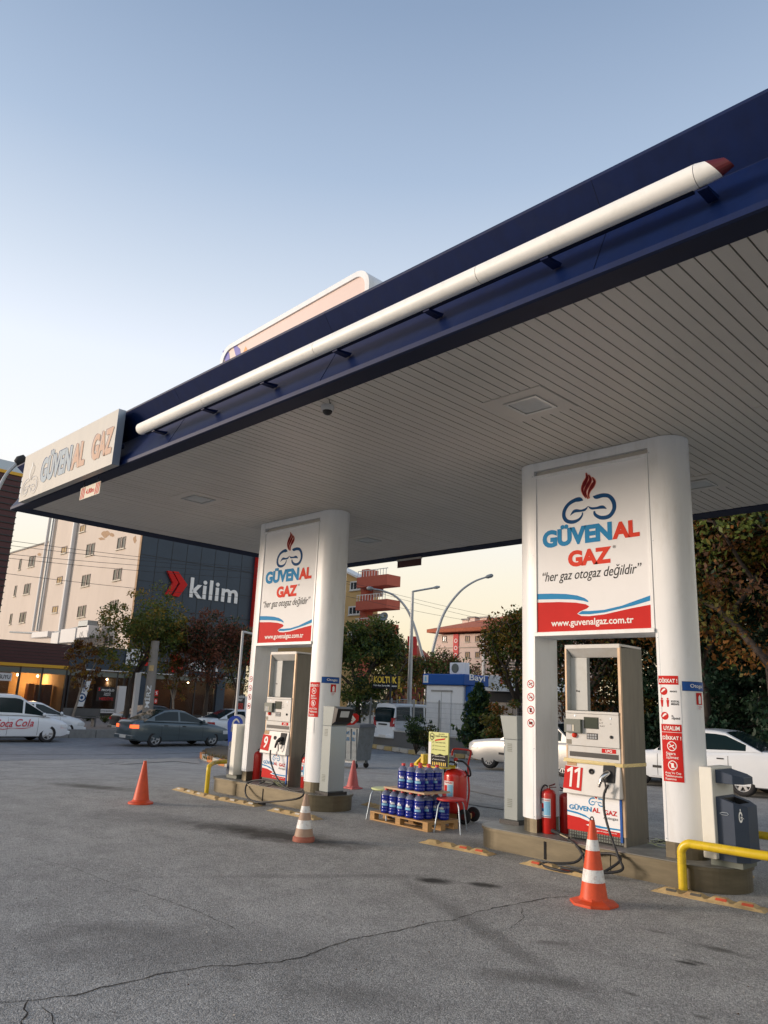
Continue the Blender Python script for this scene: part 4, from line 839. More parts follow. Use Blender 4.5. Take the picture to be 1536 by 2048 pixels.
def paybox(x, y, sgn, lab, dark):
    t = thing('service_terminal', (x, y, ZI), lab, 'terminal', 'grey service columns on the pump islands')
    m = MB(); m.box(-.15, .15, -.2, .2, 0, .045, 'black'); m.build('base_plate', t)
    m = MB(); m.box(-.105, .105, -.16, .16, .045, 1.03, 'pay_grey'); m.box(.101*sgn-.006, .101*sgn+.006, -.162, .162, .05, 1.03, 'steel_edge')
    m.build('column', t, bevel=.006)
    m = MB()
    for z in (.88, .20):
        for k in range(5): m.box(-.05, .02, -.164, -.159, z+k*.022, z+k*.022+.009, 'keypad')
    m.build('vent_slots', t)
    m = MB(); f = .10*sgn; a, b = (-.105, .105)
    B = [(-.105, -.16, 1.032), (.105, -.16, 1.032), (.105, .16, 1.032), (-.105, .16, 1.032)]
    T_ = [(-.105-(.06 if sgn < 0 else 0), -.17, 1.33), (.105+(.06 if sgn > 0 else 0), -.17, 1.33), (.105+(.06 if sgn > 0 else 0), .17, 1.33), (-.105-(.06 if sgn < 0 else 0), .17, 1.33)]
    m.hexa(B, T_, 'pay_grey'); h = m.build('head', t, bevel=.004)
    if dark:
        m = MB(); B = [(.11, -.165, 1.05), (.20, -.165, 1.10), (.20, .165, 1.10), (.11, .165, 1.05)]; T_ = [(.168, -.172, 1.33), (.26, -.172, 1.30), (.26, .172, 1.30), (.168, .172, 1.33)]
        m.hexa(B, T_, 'black'); m.build('hood', t, bevel=.006)
        m = MB(); m.hexa([(.218, -.10, 1.17), (.222, -.10, 1.17), (.222, .08, 1.17), (.218, .08, 1.17)], [(.248, -.10, 1.265), (.252, -.10, 1.265), (.252, .08, 1.265), (.248, .08, 1.265)], 'head_glass'); m.build('screen', t)
    return t
paybox(-6.12, 8.62, -1, 'grey service column with flared head left of the pump 11 pylon', False)
paybox(-9.425, 8.30, 1, 'grey-green service column with black slanted screen head right of pump 9', True)
def extinguisher(x, y, h, rad, mt, lab, labelled=True, rz=0):
    t = thing('fire_extinguisher', (x, y, ZI), lab, 'fire extinguisher', 'portable fire extinguishers on the islands', rz)
    m = MB(); m.lathe([(rad*.9, 0), (rad, .01), (rad, h*.80), (rad*.93, h*.85), (rad*.6, h*.895), (rad*.28, h*.905), (rad*.26, h*.93)], mt, 24); m.build('cylinder', t)
    m = MB(); m.lathe([(.016, h*.925), (.016, h*.97)], 'chrome', 12); m.build('valve', t)
    m = MB(); m.hexa([(-.01, -.01, h*.95), (.075, -.008, h*1.0), (.075, .008, h*1.0), (-.01, .01, h*.95)], [(-.01, -.01, h*.97), (.08, -.008, h*1.04), (.08, .008, h*1.04), (-.01, .01, h*.97)], 'red_dark'); m.hexa([(-.01, -.01, h*.93), (.09, -.008, h*.95), (.09, .008, h*.95), (-.01, .01, h*.93)], [(-.01, -.01, h*.945), (.09, -.008, h*.965), (.09, .008, h*.965), (-.01, .01, h*.945)], 'red_dark'); m.build('handle', t)
    m = MB(); m.tube(catmull([(0, 0, h*.95), (-.05, 0, h*.98), (-rad*1.05, -.01, h*.85), (-rad*1.1, -.01, h*.6)], 6), .009, 'black', 8); m.build('discharge_hose', t)
    if labelled:
        mp = lambda u, v, w: ((rad+.002+w)*math.sin(u/rad), -(rad+.002+w)*math.cos(u/rad), v)
        m = MB(); a0 = -rad*1.25; a1 = rad*.35; sgrid(m, a0, a1, h*.33, h*.72, 'label_white', mp, 0); sgrid(m, a0+.05, a1-.008, h*.38, h*.66, 'label_cyan', mp, .001); sgrid(m, a0+.01, a0+.05, h*.52, h*.62, 'sign_red', mp, .001); sgrid(m, a0+.01, a0+.05, h*.45, h*.515, 'sign_navy', mp, .001); sgrid(m, a0, a1, h*.345, h*.36, 'sign_navy', mp, .0012)
        m.text('YANGIN SÖNDÜRÜCÜ', (a0+.01, a1-.01, h*.675, h*.70), 'sign_red', mp, .001, .02); m.build('label', t)
    return t
p = atY(1100, 1662, 8.30); extinguisher(p.x, 8.28, .55, .085, 'ext_red2', 'bright red fire extinguisher with blue and white label left of pump 11', rz=.5)
p = atY(1133, 1650, 8.5); extinguisher(p.x, 8.50, .50, .082, 'ext_red', 'darker red unlabelled extinguisher against the side of pump 11', False, math.pi)
p = atY(512, 1555, 8.35); extinguisher(p.x, 8.35, .53, .075, 'ext_red2', 'red extinguisher in the shade left of pump 9', False)
p = atY(611, 1570, 8.45); extinguisher(p.x, 8.45, .55, .085, 'ext_red2', 'red extinguisher half hidden behind the right column of pump 9', True, .8)
# loose wires lying on the islands
def wirebunch(c, lab, sd_, r=.12):
    rnd = random.Random(sd_); m = MB()
    for k in range(7):
        a0 = rnd.uniform(0, 6.28); rr = r*rnd.uniform(.5, 1); P = [(c[0]+rr*math.cos(a0+q*.9)*1.5, c[1]+rr*.5*math.sin(a0+q*.9), ZI+.01+rnd.uniform(0, .06)) for q in range(8)]
        m.tube(catmull(P, 4), .0025, 'rubber' if k % 3 else 'stool_green', 5)
    tag(m.build('loose_wires'), lab, 'wires')
p = atZ(1325, 1694, ZI); wirebunch(p, 'tangle of thin wires on the island between pump 11 and its right column', 3)
p = atZ(560, 1572, ZI); wirebunch(p, 'thin dark wires heaped on the island in front of pump 9', 4, .14)
# yellow guard rails
def rail(pts, r, lab, foot):
    t = thing('guard_rail', (0, 0, 0), lab, 'guard rail', 'bent yellow guard rails')
    m = MB(); m.tube(catmull(pts, 8), r, 'yellow', 16); m.build('bent_pipe', t)
    m = MB()
    for f in foot: m.lathe([(r*1.9, 0), (r*1.9, .012), (r*1.05, .014)], 'bump_yellow', 16, tfm(f))
    m.build('foot_plate', t)
z = .445
rail([(-3.62, 7.86, 0), (-3.62, 7.86, z-.16), (-3.612, 7.86, z-.06), (-3.55, 7.862, z-.005), (-3.44, 7.87, z), (-2.95, 7.88, z), (-2.72, 7.93, z), (-2.60, 8.1, z), (-2.58, 8.5, z), (-2.62, 8.9, z), (-2.76, 9.08, z), (-3.0, 9.13, z), (-3.4, 9.15, z), (-3.48, 9.15, z-.05), (-3.5, 9.15, z-.15), (-3.5, 9.15, 0)], .042, 'thick yellow bent pipe rail wrapping the right end of the pump 11 island', [(-3.62, 7.86, 0), (-3.5, 9.15, 0)])
z = .46
rail([(-11.86, 7.6, 0), (-11.86, 7.6, z-.13), (-11.865, 7.605, z-.04), (-11.90, 7.63, z), (-11.98, 7.70, z+.005), (-12.34, 7.98, z), (-12.56, 8.25, z), (-12.56, 8.6, z), (-12.35, 8.95, z), (-12.0, 9.1, z-.03), (-11.95, 9.12, z-.15), (-11.95, 9.12, 0)], .038, 'yellow bent pipe rail around the left nose of the pump 9 island', [(-11.86, 7.6, 0), (-11.95, 9.12, 0)])
# ribbed wheel stops
def wheel_stop(pa, pb, mt, lab, spots):
    a = G(*pa); b = G(*pb); d = b-a; L = math.hypot(d.x, d.y); rz = math.atan2(d.y, d.x)
    t = thing('speed_bump', (a.x, a.y, gh(a.x, a.y)), lab, 'speed bump', 'worn ribbed rubber strips laid in front of the islands', rz)
    m = MB(); m.hexa([(0, 0, 0), (L, 0, 0), (L, .2, 0), (0, .2, 0)], [(.04, .03, .018), (L-.04, .03, .018), (L-.04, .17, .018), (.04, .17, .018)], mt)
    n = 4; w_ = (L-.12)/n
    for k in range(n):
        x0 = .06+k*w_; m.hexa([(x0, .03, .016), (x0+w_-.02, .03, .016), (x0+w_-.02, .17, .016), (x0, .17, .016)], [(x0+.05, .07, .048), (x0+w_-.07, .07, .048), (x0+w_-.07, .13, .048), (x0+.05, .13, .048)], mt)
    m.build('strip', t, bevel=.005)
    for k in range(n):
        if k in spots:
            m = MB(); x0 = .06+k*w_+.08; m.hexa([(x0, .036, .026), (x0+.1, .036, .026), (x0+.1, .046, .026), (x0, .046, .026)], [(x0, .056, .044), (x0+.1, .056, .044), (x0+.1, .066, .044), (x0, .066, .044)], spots[k]); m.build('reflector', t)
wheel_stop((342, 1579), (430, 1601), 'bump_yellow', 'pale speed bump strip beside the yellow rail post at the left island', {0: 'bump_white', 1: 'bump_white', 2: 'bump_white'})
wheel_stop((427, 1599), (509, 1614), 'bump_yellow', 'pale speed bump strip in front of pump 9, left of the hanging hose loop', {1: 'bump_white', 3: 'bump_white'})
wheel_stop((532, 1621), (627, 1641), 'bump_yellow', 'pale speed bump strip behind the tan traffic cone', {0: 'bump_white', 2: 'bump_white'})
wheel_stop((836, 1685), (976, 1713), 'bump_yellow', 'rusty speed bump strip between the pallet and the pump 11 island', {2: 'bump_red', 3: 'bump_red'})
wheel_stop((1037, 1727), (1182, 1760), 'bump_yellow', 'speed bump strip with red patches left of the striped cone', {0: 'bump_red', 2: 'bump_red'})
wheel_stop((1300, 1782), (1531, 1828), 'bump_yellow', 'long speed bump strip below the yellow rail with two red reflectors', {0: 'disp_side', 1: 'disp_side', 2: 'bump_red', 3: 'bump_red'})
wheel_stop((720, 1609), (768, 1621), 'bump_yellow', 'short orange-brown speed bump strip left of the blue bottle pallet', {})
# traffic cones
def cone(px, py, h, cm, bands, bm, lab, base='oct', bw=.19, rb=.125, tilt=0):
    p = G(px, py); t = thing('traffic_cone', (p.x, p.y, p.z), lab, 'traffic cone', 'traffic cones standing on the asphalt')
    r0, r1 = rb, .024; z0 = .035
    def rz(f): return r0+(r1-r0)*(f-z0/h)/(1-z0/h)
    fr = sorted(set([z0/h, 1.0]+[b for q in bands for b in q])); m = MB()
    for a, b in zip(fr, fr[1:]):
        band = any(abs(a-q[0]) < 1e-6 for q in bands); e = .0015 if band else 0
        m.lathe([(rz(a)+e, a*h), (rz(b)+e, b*h)], 'cone_white' if band else cm, 28, cap=False)
    m.lathe([(r1, h), (r1*1.05, h+.006), (r1*.7, h+.008), (r1*.6, h-.05)], cm, 20, cap=False)
    o = m.build('cone_body', t)
    m = MB(); n = 8 if base == 'oct' else (4 if base == 'sq' else 28); off = math.pi/n
    m.add([(bw*math.cos(2*math.pi*i/n+off), bw*math.sin(2*math.pi*i/n+off), 0) for i in range(n)]+[(bw*math.cos(2*math.pi*i/n+off), bw*math.sin(2*math.pi*i/n+off), .022) for i in range(n)]+[(rb*1.12*math.cos(2*math.pi*i/n+off), rb*1.12*math.sin(2*math.pi*i/n+off), .04) for i in range(n)]+[(rb*.98*math.cos(2*math.pi*i/n+off), rb*.98*math.sin(2*math.pi*i/n+off), .06) for i in range(n)],
          [((j*n+i), j*n+(i+1) % n, (j+1)*n+(i+1) % n, (j+1)*n+i) for j in range(3) for i in range(n)]+[tuple(range(n-1, -1, -1))], bm); m.build('base', t, bevel=.003)
    if tilt: t.rotation_euler = (0, tilt, .3)
    return t
cone(1188, 1808, .70, 'cone_orange', [(.27, .42), (.645, .775)], 'cone_orange', 'orange cone with two dirty white bands in front of pump 11', 'oct', .215)
bpy.data.objects['traffic_cone'].children[0].name = 'cone_body'
t = bpy.data.objects['traffic_cone']; m = MB(); m.tube(catmull([(-.014, 0, .695), (-.016, 0, .72), (0, 0, .735), (.016, 0, .72), (.014, 0, .695)], 4), .006, 'rubber', 8); m.build('lifting_loop', t)
cone(281, 1607, .62, 'cone_orange', [], 'cone_orange', 'plain orange cone standing alone on the open asphalt at left', 'round', .19, .125)
cone(607, 1682, .53, 'cone_tan', [(.28, .46), (.62, .76)], 'cone_base', 'faded tan cone with two spotted white bands in front of the left island', 'round', .135, .12)
cone(705, 1577, .52, 'cone_pink', [], 'cone_pink', 'faded pinkish red cone behind the pump 9 island', 'sq', .20, .12)
cone(1500, 1704, .42, 'cone_pink', [], 'cone_pink', 'pink cone base peeping out behind the right yellow rail', 'sq', .20, .10)

# ================================================================== PALLET GROUP
pa = G(745, 1634); pb = G(855, 1665); d = pb-pa; rz = -.06; L = 1.2; Wd = .60; pa = pb-Vector((L*math.cos(rz), L*math.sin(rz), 0))
t = thing('wooden_pallet', (pa.x, pa.y, 0), 'wooden pallet on the asphalt carrying blue fluid bottles', 'pallet', None, rz)
for k in range(7): m = MB(); y = k*(Wd-.09)/6; m.box(0, L, y, y+.09, .105, .123, 'wood'); m.build('deck_board', t, bevel=.002)
for k, x in enumerate((0, (L-.1)/2, L-.1)):
    m = MB(); m.box(x, x+.1, 0, Wd, .085, .1045, 'wood'); m.build('cross_board', t, bevel=.002)
    for y in (0, (Wd-.09)/2, Wd-.09): m = MB(); m.box(x+.001, x+.099, y+.001, y+.09, .0205, .0845, 'wood'); m.build('block', t, bevel=.002)
for y in (0, (Wd-.09)/2, Wd-.09): m = MB(); m.box(0, L, y, y+.09, .002, .020, 'wood'); m.build('bottom_board', t, bevel=.002)
Tp = tfm((pa.x, pa.y, 0), rz)
def bottle(lab):
    t = thing('fluid_bottle', (0, 0, 0), lab, 'bottle', 'big blue fluid bottles stacked on the pallet')
    R0 = .077; m = MB()
    prof = [(.055, 0), (R0, .012)]
    for z in (.05, .09, .19, .225): prof += [(R0, z-.012), (R0*.93, z), (R0, z+.012)]
    prof += [(R0, .245)]; m.lathe(prof, 'fluid', 20, cap=True); m.build('liquid_body', t)
    m = MB(); m.lathe([(R0, .245), (R0*.96, .262), (R0*.78, .285), (R0*.45, .303), (.022, .309), (.022, .318)], 'plastic_clear', 20); m.build('shoulder', t)
    m = MB(); m.lathe([(.028, .312), (.028, .340), (.022, .344)], 'cap_red', 16); m.build('cap', t)
    mp = lambda u, v, w: ((R0+.0015+w)*math.sin(u/R0), -(R0+.0015+w)*math.cos(u/R0), v)
    m = MB(); sgrid(m, -.05, .045, .105, .135, 'label_cyan', mp, 0, 8); sgrid(m, -.035, .03, .142, .165, 'label_white', mp, 0, 8); m.poly([(-.02, .14), (.03, .14), (.0, .178)], 'label_white', mp, .001); m.build('label', t)
    return t
b0 = None; rnd = random.Random(2)
rows = ['front', 'second', 'third', 'back']; nth = ['first', 'second', 'third', 'fourth', 'fifth', 'sixth']
def put_bottle(u, v, z, lab):
    global b0
    q = Tp @ Vector((u, v, z)); a = rz+rnd.uniform(.15, .55)
    if b0 is None: b0 = bottle(lab); b0.location = q; b0.rotation_euler = (0, 0, a)
    else: copy_thing(b0, q, a, lab)
for r_ in range(3):
    for c_ in range(5): put_bottle(.25+c_*.172+(.0 if r_ == 0 else .012), .088+r_*.158, .123, 'blue fluid bottle on the pallet deck, %s row, %s from the left' % (rows[r_], nth[c_]))
for r_ in range(3):
    for c_ in range(3): put_bottle(.58+c_*.172+r_*.01, .10+r_*.158, .123+.344+.022, 'blue fluid bottle on the upper board, %s row, %s from the left' % (rows[r_], nth[c_]))
put_bottle(L-.09, Wd-.20, .123, 'blue fluid bottle alone at the back right corner of the pallet deck')
m = MB(); m.box(.27, L-.08, .0, .52, .467, .477, 'board', Tp); m.box(.28, L-.09, .005, .515, .4775, .4885, 'board', Tp); tag(m.build('shelf_board'), 'thin tan board lying on the lower bottles and carrying the upper ones', 'board')
# stools
def stool(c, h, sm, lm, lab, r=.17, rot=0.0):
    t = thing('stool', (c[0], c[1], 0), lab, 'stool', 'low stools beside the bottle pallet', rot)
    m = MB(); m.lathe([(r*.9, h-.03), (r, h-.02), (r, h-.006), (r*.92, h)], sm, 28); m.build('seat', t)
    for k in range(4):
        a = math.pi/4+k*math.pi/2; m = MB(); m.tube([(r*.55*math.cos(a), r*.55*math.sin(a), h-.032), (r*.85*math.cos(a), r*.85*math.sin(a), h-.04), (r*1.0*math.cos(a), r*1.0*math.sin(a), h-.09), (r*1.3*math.cos(a), r*1.3*math.sin(a), 0)], .0095, lm, 8); m.build('leg', t)
    return t
stool((-7.13, 8.48), .43, 'stool_red', 'steel_edge', 'round red stool with bare metal legs in front of the wheeled extinguisher', .20, .45)
stool(tuple(atZ(768, 1577, .43))[:2], .44, 'stool_green', 'steel_edge', 'round pale green stool behind the left end of the pallet', .19, .2)
# wheeled extinguisher
wx, wy = -7.66, 9.2
t = thing('wheeled_extinguisher', (wx, wy, 0), 'large red wheeled fire extinguisher with hose behind the red stool', 'fire extinguisher', None, .30)
m = MB(); m.lathe([(.13, .13), (.165, .16), (.172, .2), (.172, .64), (.165, .68), (.13, .725), (.07, .75), (.05, .755)], 'ext_red2', 28); m.build('cylinder', t)
m = MB(); m.lathe([(.04, .75), (.04, .80), (.03, .80), (.03, .86)], 'chrome', 14); m.sphere((0, 0, .875), .035, 'ext_red2'); m.build('valve', t)
m = MB(); P = [(.11, .13, .10), (.16, .15, .4), (.15, .12, .78), (.20, .10, .98), (.18, .08, 1.02), (-.02, .03, 1.03), (-.06, .02, 1.0), (-.07, .02, .93)]; m.tube(catmull(P, 6), .014, 'ext_red2', 10); m.build('handle', t)
m = MB(); m.tube(catmull([(.0, -.02, .83), (-.08, -.06, .84), (-.16, -.03, .72), (-.17, .02, .60), (-.10, .12, .55)], 6), .014, 'rubber', 10); m.tube(catmull([(.03, -.02, .86), (.14, -.05, .86), (.22, -.02, .78), (.24, .0, .68), (.18, .05, .66), (.12, .1, .72)], 6), .014, 'rubber', 10); m.build('discharge_hose', t)
for yy, xx in ((-.16, .20), (.20, .20)):
    m = MB(); m.lathe([(.0001, -.02), (.04, -.024), (.045, -.015), (.07, -.02), (.10, -.018), (.105, 0), (.10, .018), (.07, .02), (.045, .015), (.04, .024), (.0001, .02)], 'tyre', 20, tfm((xx, yy+.03, .105), 0, R_(90))); wz = m.build('wheel', t); m = MB(); m.lathe([(.0001, -.03), (.035, -.028), (.04, .03)], 'red_dark', 14, tfm((xx, yy+.03, .105), 0, R_(90))); m.build('hub', wz)
m = MB(); m.box(-.12, .22, -.10, .12, .06, .13, 'wood'); m.box(-.19, -.17, -.12, .12, .25, .30, 'blackm'); m.build('carriage', t)
mp = lambda u, v, w: ((.174+w)*math.sin(u/.174), -(.174+w)*math.cos(u/.174), v)
m = MB(); sgrid(m, -.14, .04, .30, .58, 'label_white', mp, .0); sgrid(m, -.06, .03, .33, .53, 'label_cyan', mp, .001); sgrid(m, -.13, -.065, .42, .52, 'sign_red', mp, .001); sgrid(m, -.11, -.07, .36, .44, 'purple', mp, .0015); sgrid(m, -.14, .04, .33, .337, 'ink', mp, .0015); m.text('YANGIN', (-.12, .02, .545, .57), 'sign_red', mp, .001, .02); m.build('label', t)
# yellow display stand with poster
sx, sy = -7.97, 8.98
t = thing('display_stand', (sx, sy, 0), 'yellow metal stand with tray rising behind the bottles', 'stand')
m = MB(); m.lathe([(.045, 0), (.045, .755)], 'yellow', 18); m.build('post', t)
m = MB(); m.box(-.16, .36, -.14, .16, .755, .775, 'yellow'); m.hexa([(-.33, -.08, .765), (-.16, -.14, .757), (-.16, .16, .757), (-.33, .1, .765)], [(-.33, -.08, .775), (-.16, -.14, .79), (-.16, .16, .79), (-.33, .1, .775)], 'yellow'); m.box(-.16, .36, .14, .16, .775, .80, 'yellow'); m.build('tray', t, bevel=.004)
m = MB(); m.hexa([(-.30, -.06, .777), (-.24, -.06, .777), (-.24, .08, .777), (-.30, .08, .777)], [(-.14, -.06, .90), (-.10, -.06, .92), (-.10, .08, .92), (-.14, .08, .90)], 'yellow'); m.box(-.15, -.09, -.06, .08, .79, .93, 'yellow'); m.build('bracket', t, bevel=.006)
pa_ = atY(858, 1463, 8.92); pb_ = atY(897, 1466, 8.92); z0, z1 = .782, pa_.z; xa, xb = pa_.x, pb_.x
t = thing('advert_board', (0, 0, 0), 'lime and black advertising board standing on the yellow stand', 'advert board')
m = MB(); m.box(xa, xb, 8.92, 8.945, z0, z1, 'poster_lime'); m.build('board', t)
m = MB(); mp = lambda u, v, w: (xa+u*(xb-xa), 8.92-w, z0+v*(z1-z0))
m.poly([(.0, 0), (1, 0), (1, .36), (.8, .33), (.6, .37), (.4, .32), (.2, .36), (0, .33)], 'ink', mp, .002); m.poly([(0, .33), (.14, .36), (.14, .7), (0, .7)], 'label_white', mp, .002); m.poly([(0, 0), (.14, 0), (.14, .35), (0, .33)], 'label_white', mp, .003)
m.poly([(.05, .92), (.17, .98), (.29, .92), (.28, .82), (.17, .74), (.06, .82)], 'ink', mp, .0025); m.poly([(.08, .91), (.17, .955), (.26, .91), (.25, .83), (.17, .77), (.09, .83)], 'poster_lime', mp, .003); m.text('bg', (.10, .24, .83, .90), 'ink', mp, .004, .05)
m.text('dat LPG', (.5, .8, .935, .965), 'ink', mp, .002, .02); m.text('YAKIT KATKISI', (.33, .95, .86, .905), 'ink', mp, .002, .03)
m.poly([(.30, .73), (.82, .79), (.86, .84), (.36, .78)], 'sign_red', mp, .002)
for k, (s_, y) in enumerate((('Yakıt tasarrufu', .68), ('Performans artışı', .57), ('Uzun motor ömrü', .46), ('Enjektör temizliği', .27), ('Düşük emisyon', .17))):
    m.stroke([(.20, y+.02), (.23, y), (.28, y+.05)], [.012]*3, 'ink' if k < 3 else 'letter_white', mp, .003, 1); m.text(s_, (.33, .85, y+.005, y+.035), 'ink' if k < 3 else 'letter_white', mp, .003, .02)
for k in range(8): m.poly([(.22+k*.09, .02), (.26+k*.09, .02), (.26+k*.09, .10), (.24+k*.09, .13), (.22+k*.09, .10)], 'sign_yellow', mp, .003)
m.build('print', t)

# ================================================================== CARS
def lerp(a, b, t): return a+(b-a)*t
def interp(P, x):
    if x <= P[0][0]: return P[0][1]
    for a, b in zip(P, P[1:]):
        if x <= b[0]: return lerp(a[1], b[1], (x-a[0])/(b[0]-a[0]))
    return P[-1][1]
def car(name, loc, rz, S, lab, cat='car', group=None):
    t = thing(name, loc, lab, cat, group, rz)
    L, W, top, cab, ax, wr, paint = S['L'], S['W'], S['top'], S['cab'], S['axles'], S['wr'], S['paint']
    hw = W/2; zb0 = .20
    def half(x):
        e = abs(x-L/2)/(L/2); return hw*(1-(.06 if S.get('blunt', .25) > .7 else .16)*e**5)
    def zbot(x): return zb0+.10*max(0, (abs(x-L/2)/(L/2)-.86)/.14)
    def ztop(x): return interp(top, x)
    if S.get('blunt', .25) > .7: FR = [(0, 0), (.85, 0), (.975, .04), (.995, .15), (1.0, .45), (.992, .70), (.975, .86), (.95, .93), (.90, .98), (.60, 1.0), (0, 1.012)]
    else: FR = [(0, 0), (.80, 0), (.955, .05), (.985, .22), (1.0, .45), (.995, .62), (.965, .80), (.93, .90), (.86, .965), (.60, 1.0), (0, 1.012)]
    def ring(x):
        h = half(x); a = zbot(x); b = ztop(x); return [(fy*h, a+(b-a)*fz) for fy, fz in FR]
    def ys(x, z):
        r = ring(x)
        for (y0, z0), (y1, z1) in zip(r, r[1:]):
            if z0 <= z <= z1 and z1 > z0: return lerp(y0, y1, (z-z0)/(z1-z0))
        return r[4][0]
    xs = sorted(set([0, .03, .09, .18, .35]+[L-q for q in (0, .03, .09, .18, .35)]+[p[0] for p in top]+[L*i/22 for i in range(1, 22)]))
    V = []; n = 2*len(FR)-2
    for x in xs:
        r = ring(x); bl_ = S.get('blunt', .25); inset = {0: lerp(.72, .99, bl_), .03: lerp(.9, 1, bl_), .09: lerp(.975, 1, bl_)}.get(round(min(x, L-x), 3), 1)
        full = [(x, y*inset, z) for y, z in r]+[(x, -y*inset, z) for y, z in reversed(r[1:-1])]
        if inset < 1:
            zc = (r[0][1]+r[-1][1])/2; full = [(x, y, zc+(z-zc)*(inset+.06 if inset < .97 else 1)) for x, y, z in full]
        V += full
    F_ = [(j*n+i, (j+1)*n+i, (j+1)*n+(i+1) % n, j*n+(i+1) % n) for j in range(len(xs)-1) for i in range(n)]+[tuple(range(n)), tuple(range(len(V)-1, len(V)-n-1, -1))]
    bm_ = MB(); bm_.add(V, F_, paint, True); body = bm_.build('body', t)
    cut_ = MB()
    for a in ax:
        for s_ in (1, -1): cut_.lathe([(wr+.055, -.17), (wr+.055, .17)], 'blackm', 26, tfm((a, s_*(hw-.09), wr+.015), 0, R_(90)), False)
    co = cut_.build('cutter'); bo = body.modifiers.new('b', 'BOOLEAN'); bo.object = co; bo.operation = 'DIFFERENCE'; bo.solver = 'EXACT'; bo.material_mode = 'TRANSFER'
    me = bpy.data.meshes.new_from_object(body.evaluated_get(bpy.context.evaluated_depsgraph_get())); body.modifiers.clear(); body.data = me; bpy.data.objects.remove(co)
    es = body.modifiers.new('e', 'EDGE_SPLIT'); es.split_angle = R_(38)
    # cabin
    xr0, xr1, xf1, xf0, zr = cab; wr_ = hw*S.get('roofw', .80); wb_ = hw*.935
    zbelt = lambda x: ztop(x)-.035
    def roofz(x):
        P = [(xr0, zbelt(xr0)), (xr1, zr-.04), (xr1+.22, zr-.008), ((xr1+xf1)/2, zr), (xf1-.22, zr-.012), (xf1, zr-.05), (xf0, zbelt(xf0))]
        return interp(P, x)
    pil = S['pillars']; cx = sorted(set([xr0, xr1, xf1, xf0, xr1+.22, xf1-.22]+[q for p in pil for q in p]+[xr0+(xr1-xr0)*k/5 for k in range(1, 5)]+[xf1+(xf0-xf1)*k/6 for k in range(1, 6)]+[xr1+(xf1-xr1)*k/6 for k in range(1, 6)]))
    cx = [c for i, c in enumerate(cx) if i == 0 or c-cx[i-1] > .012]
    TF = [0, .12, .5, .84, .93]
    def cring(x):
        zt = roofz(x); zb = zbelt(x); P = []
        for f in TF:
            z = zb+(zt-zb)*f; k = (z-zb)/max(.05, (zr-zb)); P.append((lerp(wb_, wr_, k), z))
        y = P[-1][0]; P += [(y*.93, zb+(zt-zb)*.985), (y*.70, zt+.012*min(1, (zt-zb)*5)), (0, zt+.028*min(1, (zt-zb)*5))]; return P
    nn = len(TF)+3; V = [(x, y, z) for x in cx for y, z in cring(x)]
    roof = MB(); glass_s = {}; ws = MB(); rw = MB()
    def solid(x): return any(a-.004 <= x <= b+.004 for a, b in pil)
    for s_ in (1, -1):
        for j in range(len(cx)-1):
            xm = (cx[j]+cx[j+1])/2
            for i in range(nn-1):
                q = [V[j*nn+i], V[(j+1)*nn+i], V[(j+1)*nn+i+1], V[j*nn+i+1]]; q = [(a, b*s_, c) for a, b, c in q]
                if s_ < 0: q = q[::-1]
                g = None
                if i in (1, 2) and not solid(xm) and xr0+S.get('rg', .15) < xm < xf0-.12: g = (s_, sum(1 for p in pil if xm > p[0]))
                front = xm > xf1+.02 and i >= 5; rear = xm < xr1-.02 and i >= 5
                if g: glass_s.setdefault(g, MB()).add(q, [(0, 1, 2, 3)], 'car_glass', False)
                elif front: ws.add(q, [(0, 1, 2, 3)], 'car_glass', True)
                elif rear and not S.get('blind'): rw.add(q, [(0, 1, 2, 3)], 'car_glass', True)
                else: roof.add(q, [(0, 1, 2, 3)], paint, True)
    roof.build('roof', t)
    if ws.v: ws.build('windscreen', t)
    if rw.v: rw.build('rear_window', t)
    for g in glass_s.values(): g.build('side_window', t)
    def strip(x0, x1, z0, z1, m, off=.006, n=10, mb=None):
        o = mb or MB()
        for s_ in (1, -1):
            v = [(lerp(x0, x1, i/n), s_*(ys(lerp(x0, x1, i/n), z)+off), z) for z in (z0, z1) for i in range(n+1)]
            o.add(v, [(i, i+1, n+2+i, n+1+i) for i in range(n)], m, True)
        return o
    if S.get('mold'): strip(ax[0]+wr+.1, ax[1]-wr-.1, S['mold'], S['mold']+.06, 'trim_black', .012).build('side_moulding', t)
    strip(ax[0]+wr+.08, ax[1]-wr-.08, .215, .26, 'trim_black', .004).build('sill', t)
    sm_ = MB()
    for x in S['seams']:
        for s_ in (1, -1):
            zz = [.28+(ztop(x)-.30-.02)*k/8 for k in range(9)]; v = [(x+dx, s_*(ys(x, z)+.003), z) for z in zz for dx in (-.006, .006)]
            sm_.add(v, [(2*i, 2*i+1, 2*i+3, 2*i+2) for i in range(8)], 'trim_black')
    sm_.build('door_gap', t)
    for x in S['handles']:
        for s_ in (1, -1): z = ztop(x)-.17; y = ys(x, z); m = MB(); m.box(x-.08, x+.08, s_*y-.012 if s_ > 0 else -y-.022, s_*y+.022 if s_ > 0 else -y+.012, z-.014, z+.014, S.get('handle', 'trim_black')); m.build('door_handle', t, bevel=.006)
